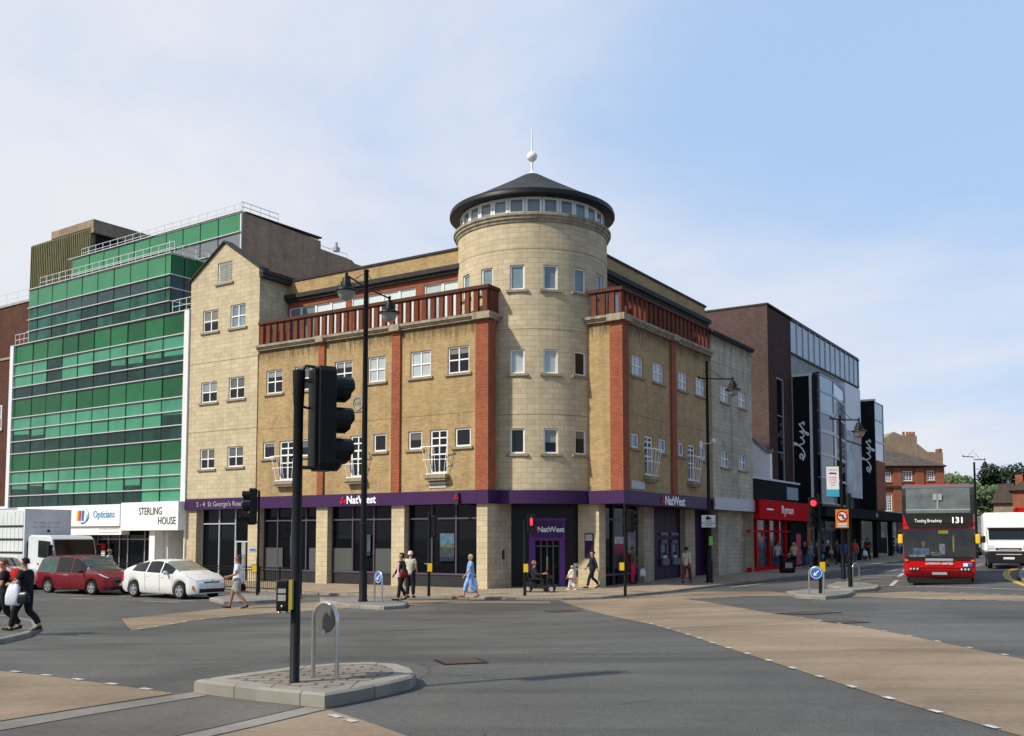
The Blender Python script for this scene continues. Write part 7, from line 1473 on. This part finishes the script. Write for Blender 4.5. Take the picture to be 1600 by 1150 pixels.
x, y = gx(641, 934, .1); person('white haired man in a cream shirt and black trousers behind the woman in the cardigan', x, y, 1.72, math.radians(75), topc=cloth('cream', (.50, .48, .38)), legc=BK, hairc=(.62, .60, .56), sleeves='short', pose='stand')
x, y = gx(735, 934); _, h, M = person('woman in a sky blue tunic walking left before the bank window', x, y, 1.62, math.radians(188), topc=cloth('sky', (.22, .42, .75)), legs='capri', legc=cloth('bluew', (.25, .42, .70)), hair='bob', hairc=(.50, .42, .28), sleeves='short', ph=1, stride=.9, shoe=pmat('tan_sandal', (.25, .09, .05), .6), eyes=True, arms={1: [(.22, .02, 1.15), (.22, .02, .95)]})
bag('carrier_bag', 'large white plastic shopping bag hanging from the woman in blue', h[1]+V((.08, -.05, 0)), .46, .56, .22, PLAST, math.radians(0), .04)
# mobility scooter and rider
x, y = gx(843, 925); ms = thing('mobility_scooter', (0, 0, 0), 'black mobility scooter parked in front of the bank door', 'mobility scooter'); m = MB(); m.prism([(-.52, .16), (.55, .14), (.62, .22), (.5, .27), (-.1, .22), (-.2, .42), (-.60, .42), (-.66, .25)], -.27, .27); m.build('chassis', TRIM, ms, bevel=.03)
m = MB(); m.tube([(.45, 0, .22), (.42, 0, .60), (.32, 0, .88)], .035, 8); m.box(.36, .52, -.12, .12, .56, .68); m.build('steering_column', TRIM, ms); m = MB(); m.tube([(.28, -.25, .90), (.34, 0, .88), (.28, .25, .90)], .018, 6); m.build('handlebar', TRIM, ms)
m = MB(); m.box(-.45, .0, -.23, .23, .48, .56); m.box(-.30, -.2, -.05, .05, .40, .48); m.build('seat', BK, ms, bevel=.03); m = MB(); m.prism([(-.46, .56), (-.38, .56), (-.46, .98), (-.54, .98)], -.22, .22); m.build('backrest', BK, ms, bevel=.03)
for wx_ in (.50, -.45):
    for s in (1, -1): wheel(ms, wx_, s*.30, .14, .09, 4, GREYM)
ms.location = (x, y, gz(x, y)+.10); ms.rotation_euler = (0, 0, math.radians(-8))
_, h, M = person('elderly rider in dark clothes seated on the mobility scooter', x-.22, y+.03, 1.62, math.radians(-8), pose='sit', topc=cloth('charcoal', (.03, .03, .035)), legc=BK, hair='bob', hairc=(.22, .15, .09), up=.10, arms={1: [(.22, .14, 1.14), (.20, .42, 1.17)], -1: [(.22, .14, 1.14), (.20, .42, 1.17)]}, eyes=True)
x, y = gx(894, 922); person('small child in a cream coat and white trousers before the A-board', x, y, 1.06, math.radians(150), topc=cloth('creamcoat', (.60, .54, .42)), legc=cloth('whitet', (.62, .60, .58)), hair='short', hairc=(.45, .38, .26), ph=1, fat=1.2, shoe=WHITEM)
x, y = gx(926, 919); person('woman in a long navy jacket walking right of the A-board', x, y, 1.66, math.radians(195), top='jacket', topc=cloth('navyj', (.018, .022, .035)), legs='leggings', legc=BK, hair='bun', hairc=(.015, .012, .01), ph=-1, arms={1: [(.24, .06, 1.14), (.26, .2, .98)]})
x, y = gx(989, 912); _, h, M = person('woman in bright pink trousers and olive top by the bank window', x, y, 1.72, math.radians(-35), pose='stand', topc=cloth('olive', (.10, .10, .07)), legs='leggings', legc=cloth('pinkt', (.70, .03, .12)), hair='short', hairc=(.03, .015, .01), skin=SKIND, arms={1: [(.24, .06, 1.12), (.14, .26, 1.2)]})
c = M @ V((0, -.20, 1.22)); t = thing('backpack', tuple(c), 'red backpack worn by the woman in pink trousers', 'bag', 'bags carried by pedestrians'); m = MB(); m.ball(tuple(c), .16, 12, sz=1.35, sy=.8); m.build('bag_body', MC['cloth_red'], t, smooth=True)
bag('carrier_bag', 'small white plastic bag held by the woman in pink trousers', h[-1]+V((.25, -.15, -.08)), .28, .34, .12, PLAST, .3, .06)
x, y = gx(1073, 911); person('man in a cream jacket and maroon trousers walking past the cash machines', x, y, 1.74, math.radians(60), top='jacket', topc=cloth('creamj', (.58, .52, .38)), legc=cloth('maroon', (.17, .03, .045)), hair='short', hairc=(.03, .02, .018), skin=SKIND, ph=1, stride=.9)
# the crowd outside the department store
J = cloth('jeans', (.10, .15, .25)); CR = [
    (1215, 889, 1.70, 75, 'short', (.10, .06, .04), cloth('offw', (.48, .47, .46)), J, 'trousers', 'shirt', 'white top and pale jeans, leftmost of the shoppers by the red shop'),
    (1241, 889, 1.66, 90, 'long', (.45, .30, .13), cloth('creamc', (.50, .42, .30)), BK, 'leggings', 'shirt', 'long blond hair and a cream top behind the litter bin'),
    (1258, 888, 1.68, 250, 'bob', (.04, .02, .015), BK, cloth('jeansd', (.05, .09, .18)), 'trousers', 'shirt', 'black sleeveless top and blue jeans right of the litter bin'),
    (1267, 886, 1.66, 270, 'long', (.20, .10, .05), cloth('grey', (.22, .22, .22)), J, 'trousers', 'shirt', 'grey top and jeans close behind the red signal'),
    (1277, 888, 1.74, 100, 'short', (.02, .015, .012), cloth('darkgr', (.04, .04, .05)), BK, 'trousers', 'jacket', 'dark grey jacket right behind the signal pole'),
    (1294, 885, 1.70, 85, 'bob', (.60, .46, .26), BK, BK, 'none', 'dress', 'black dress with a blond bob before the store entrance'),
    (1319, 886, 1.78, 95, 'short', (.04, .03, .02), cloth('royal', (.04, .09, .30)), cloth('navy', (.03, .04, .08)), 'trousers', 'jacket', 'royal blue jacket left of the turn sign post'),
    (1336, 880, 1.68, 80, 'bob', (.10, .05, .03), cloth('redc', (.50, .05, .05)), cloth('greyt', (.12, .12, .13)), 'trousers', 'shirt', 'red top just right of the turn sign post'),
    (1356, 876, 1.72, 90, 'short', (.02, .015, .012), cloth('blackr', (.02, .015, .015)), BK, 'trousers', 'jacket', 'black coat with a red band farther along the pavement'),
    (1308, 882, 1.70, 100, 'short', (.05, .03, .02), cloth('brownc', (.06, .05, .045)), BK, 'trousers', 'jacket', 'dark brown coat in the shade of the canopy'),
    (1249, 884, 1.70, 85, 'short', (.05, .03, .02), cloth('brownc', (.06, .05, .045)), J, 'trousers', 'shirt', 'brown top between the two shoppers nearest the litter bin'),
    (1287, 881, 1.66, 80, 'long', (.06, .035, .02), cloth('greyc', (.15, .15, .16)), BK, 'leggings', 'jacket', 'grey coat with long dark hair left of the black dress'),
    (1346, 874, 1.74, 95, 'short', (.05, .04, .03), cloth('paleb', (.25, .32, .42)), BK, 'trousers', 'shirt', 'pale blue shirt walking away near the red top'),
    (1402, 866, 1.70, 0, 'short', (.05, .03, .02), cloth('white', (.7, .7, .7)), J, 'trousers', 'shirt', 'white shirt by the far railing left of the bus')]
hs = {}
for i, (px, py, h_, a_, hr_, hc_, tc_, lc_, lg_, tp_, lb) in enumerate(CR):
    x, y = gx(px, py); _, hs[px], M = person('person in '+lb, x, y, h_, math.radians(a_), topc=tc_, legc=lc_, legs=lg_, hair=hr_, hairc=hc_, top=tp_, sleeves='none' if tp_ == 'dress' else ('short' if tp_ == 'shirt' else 'long'), ph=1 if i % 2 else -1, stride=.7)
bag('carrier_bag', 'turquoise bag held by the person in the black dress', hs[1294][-1], .22, .26, .1, pmat('turquoise_bag', (.10, .50, .60), .5), .2, .06)
bag('carrier_bag', 'white bag held by the person in the red top', hs[1336][-1], .30, .36, .12, PLAST, .1, .06); bag('carrier_bag', 'white bag held by the person in the black coat with a red band', hs[1356][-1], .34, .38, .12, PLAST, .1, .06)
bag('handbag', 'cream handbag of the person with long blond hair', hs[1241][-1]+V((.05, -.1, .25)), .34, .26, .14, cloth('creambag', (.62, .58, .46)), .1, .08)
bag('handbag', 'tan handbag on the shoulder of the person in the black dress', hs[1294][1]+V((-.05, -.05, .35)), .28, .26, .12, cloth('tanbag', (.42, .27, .16)), .1, .08)
x, y = gx(1356, 876); m = MB(); m.lathe((x, y, gz(x, y)+.1+.98), [(.185, 0), (.20, .05), (.20, .12), (.19, .17)], 14); tag(m.build('waist_bag', MC['cloth_red'], smooth=True), 'red bag strapped round the waist of the person in the black coat', 'bag', 'bags carried by pedestrians')
# cyclist beside the bus
x, y = at(1524, 872).x+.1, at(1524, 872).y; bk = thing('bicycle', (0, 0, 0), 'bicycle ridden between the bus and the white van', 'bicycle'); m = MB(); m.tube([(-.5, 0, .34), (-.15, 0, .3), (-.2, 0, .85), (.35, 0, .80), (-.15, 0, .3)], .02, 5); m.tube([(.52, 0, .34), (.38, 0, .95)], .018, 5); m.build('frame', TRIM, bk)
for wx_ in (-.5, .52): m = MB(); m.tube([(wx_+.33*math.cos(2*math.pi*i/20), 0, .34+.33*math.sin(2*math.pi*i/20)) for i in range(21)], .018, 5); m.build('wheel', TYRE, bk)
m = MB(); m.tube([(.38, -.26, .98), (.38, .26, .98)], .016, 5); m.build('handlebar', TRIM, bk); m = MB(); m.box(-.34, -.1, -.06, .06, .88, .94); m.build('saddle', TRIM, bk, bevel=.02)
bk.location = (x, y, gz(x, y)+.01); bk.rotation_euler = (0, 0, math.radians(-114))
_, h, M = person('cyclist in dark clothes and a green helmet between bus and van', x-.06, y+.1, 1.74, math.radians(-114), pose='sit', topc=cloth('darkteal', (.03, .05, .05)), legc=BK, hair='none', z=gz(x, y)+.40, lean=.25, arms={1: [(.22, .18, 1.16), (.20, .42, 1.06)], -1: [(.22, .18, 1.16), (.20, .42, 1.06)]})
p = M @ V((0, .25*.7+.01, 1.69-.37)); m = MB(); m.ball(tuple(p+V((0, 0, .02))), .125, 12, sz=.85); tag(m.build('cycle_helmet', pmat('green_helmet', (.05, .45, .20), .4), smooth=True), 'bright green helmet on the cyclist beside the bus', 'helmet')
# driver behind the bus windscreen is read through dark glass and not built
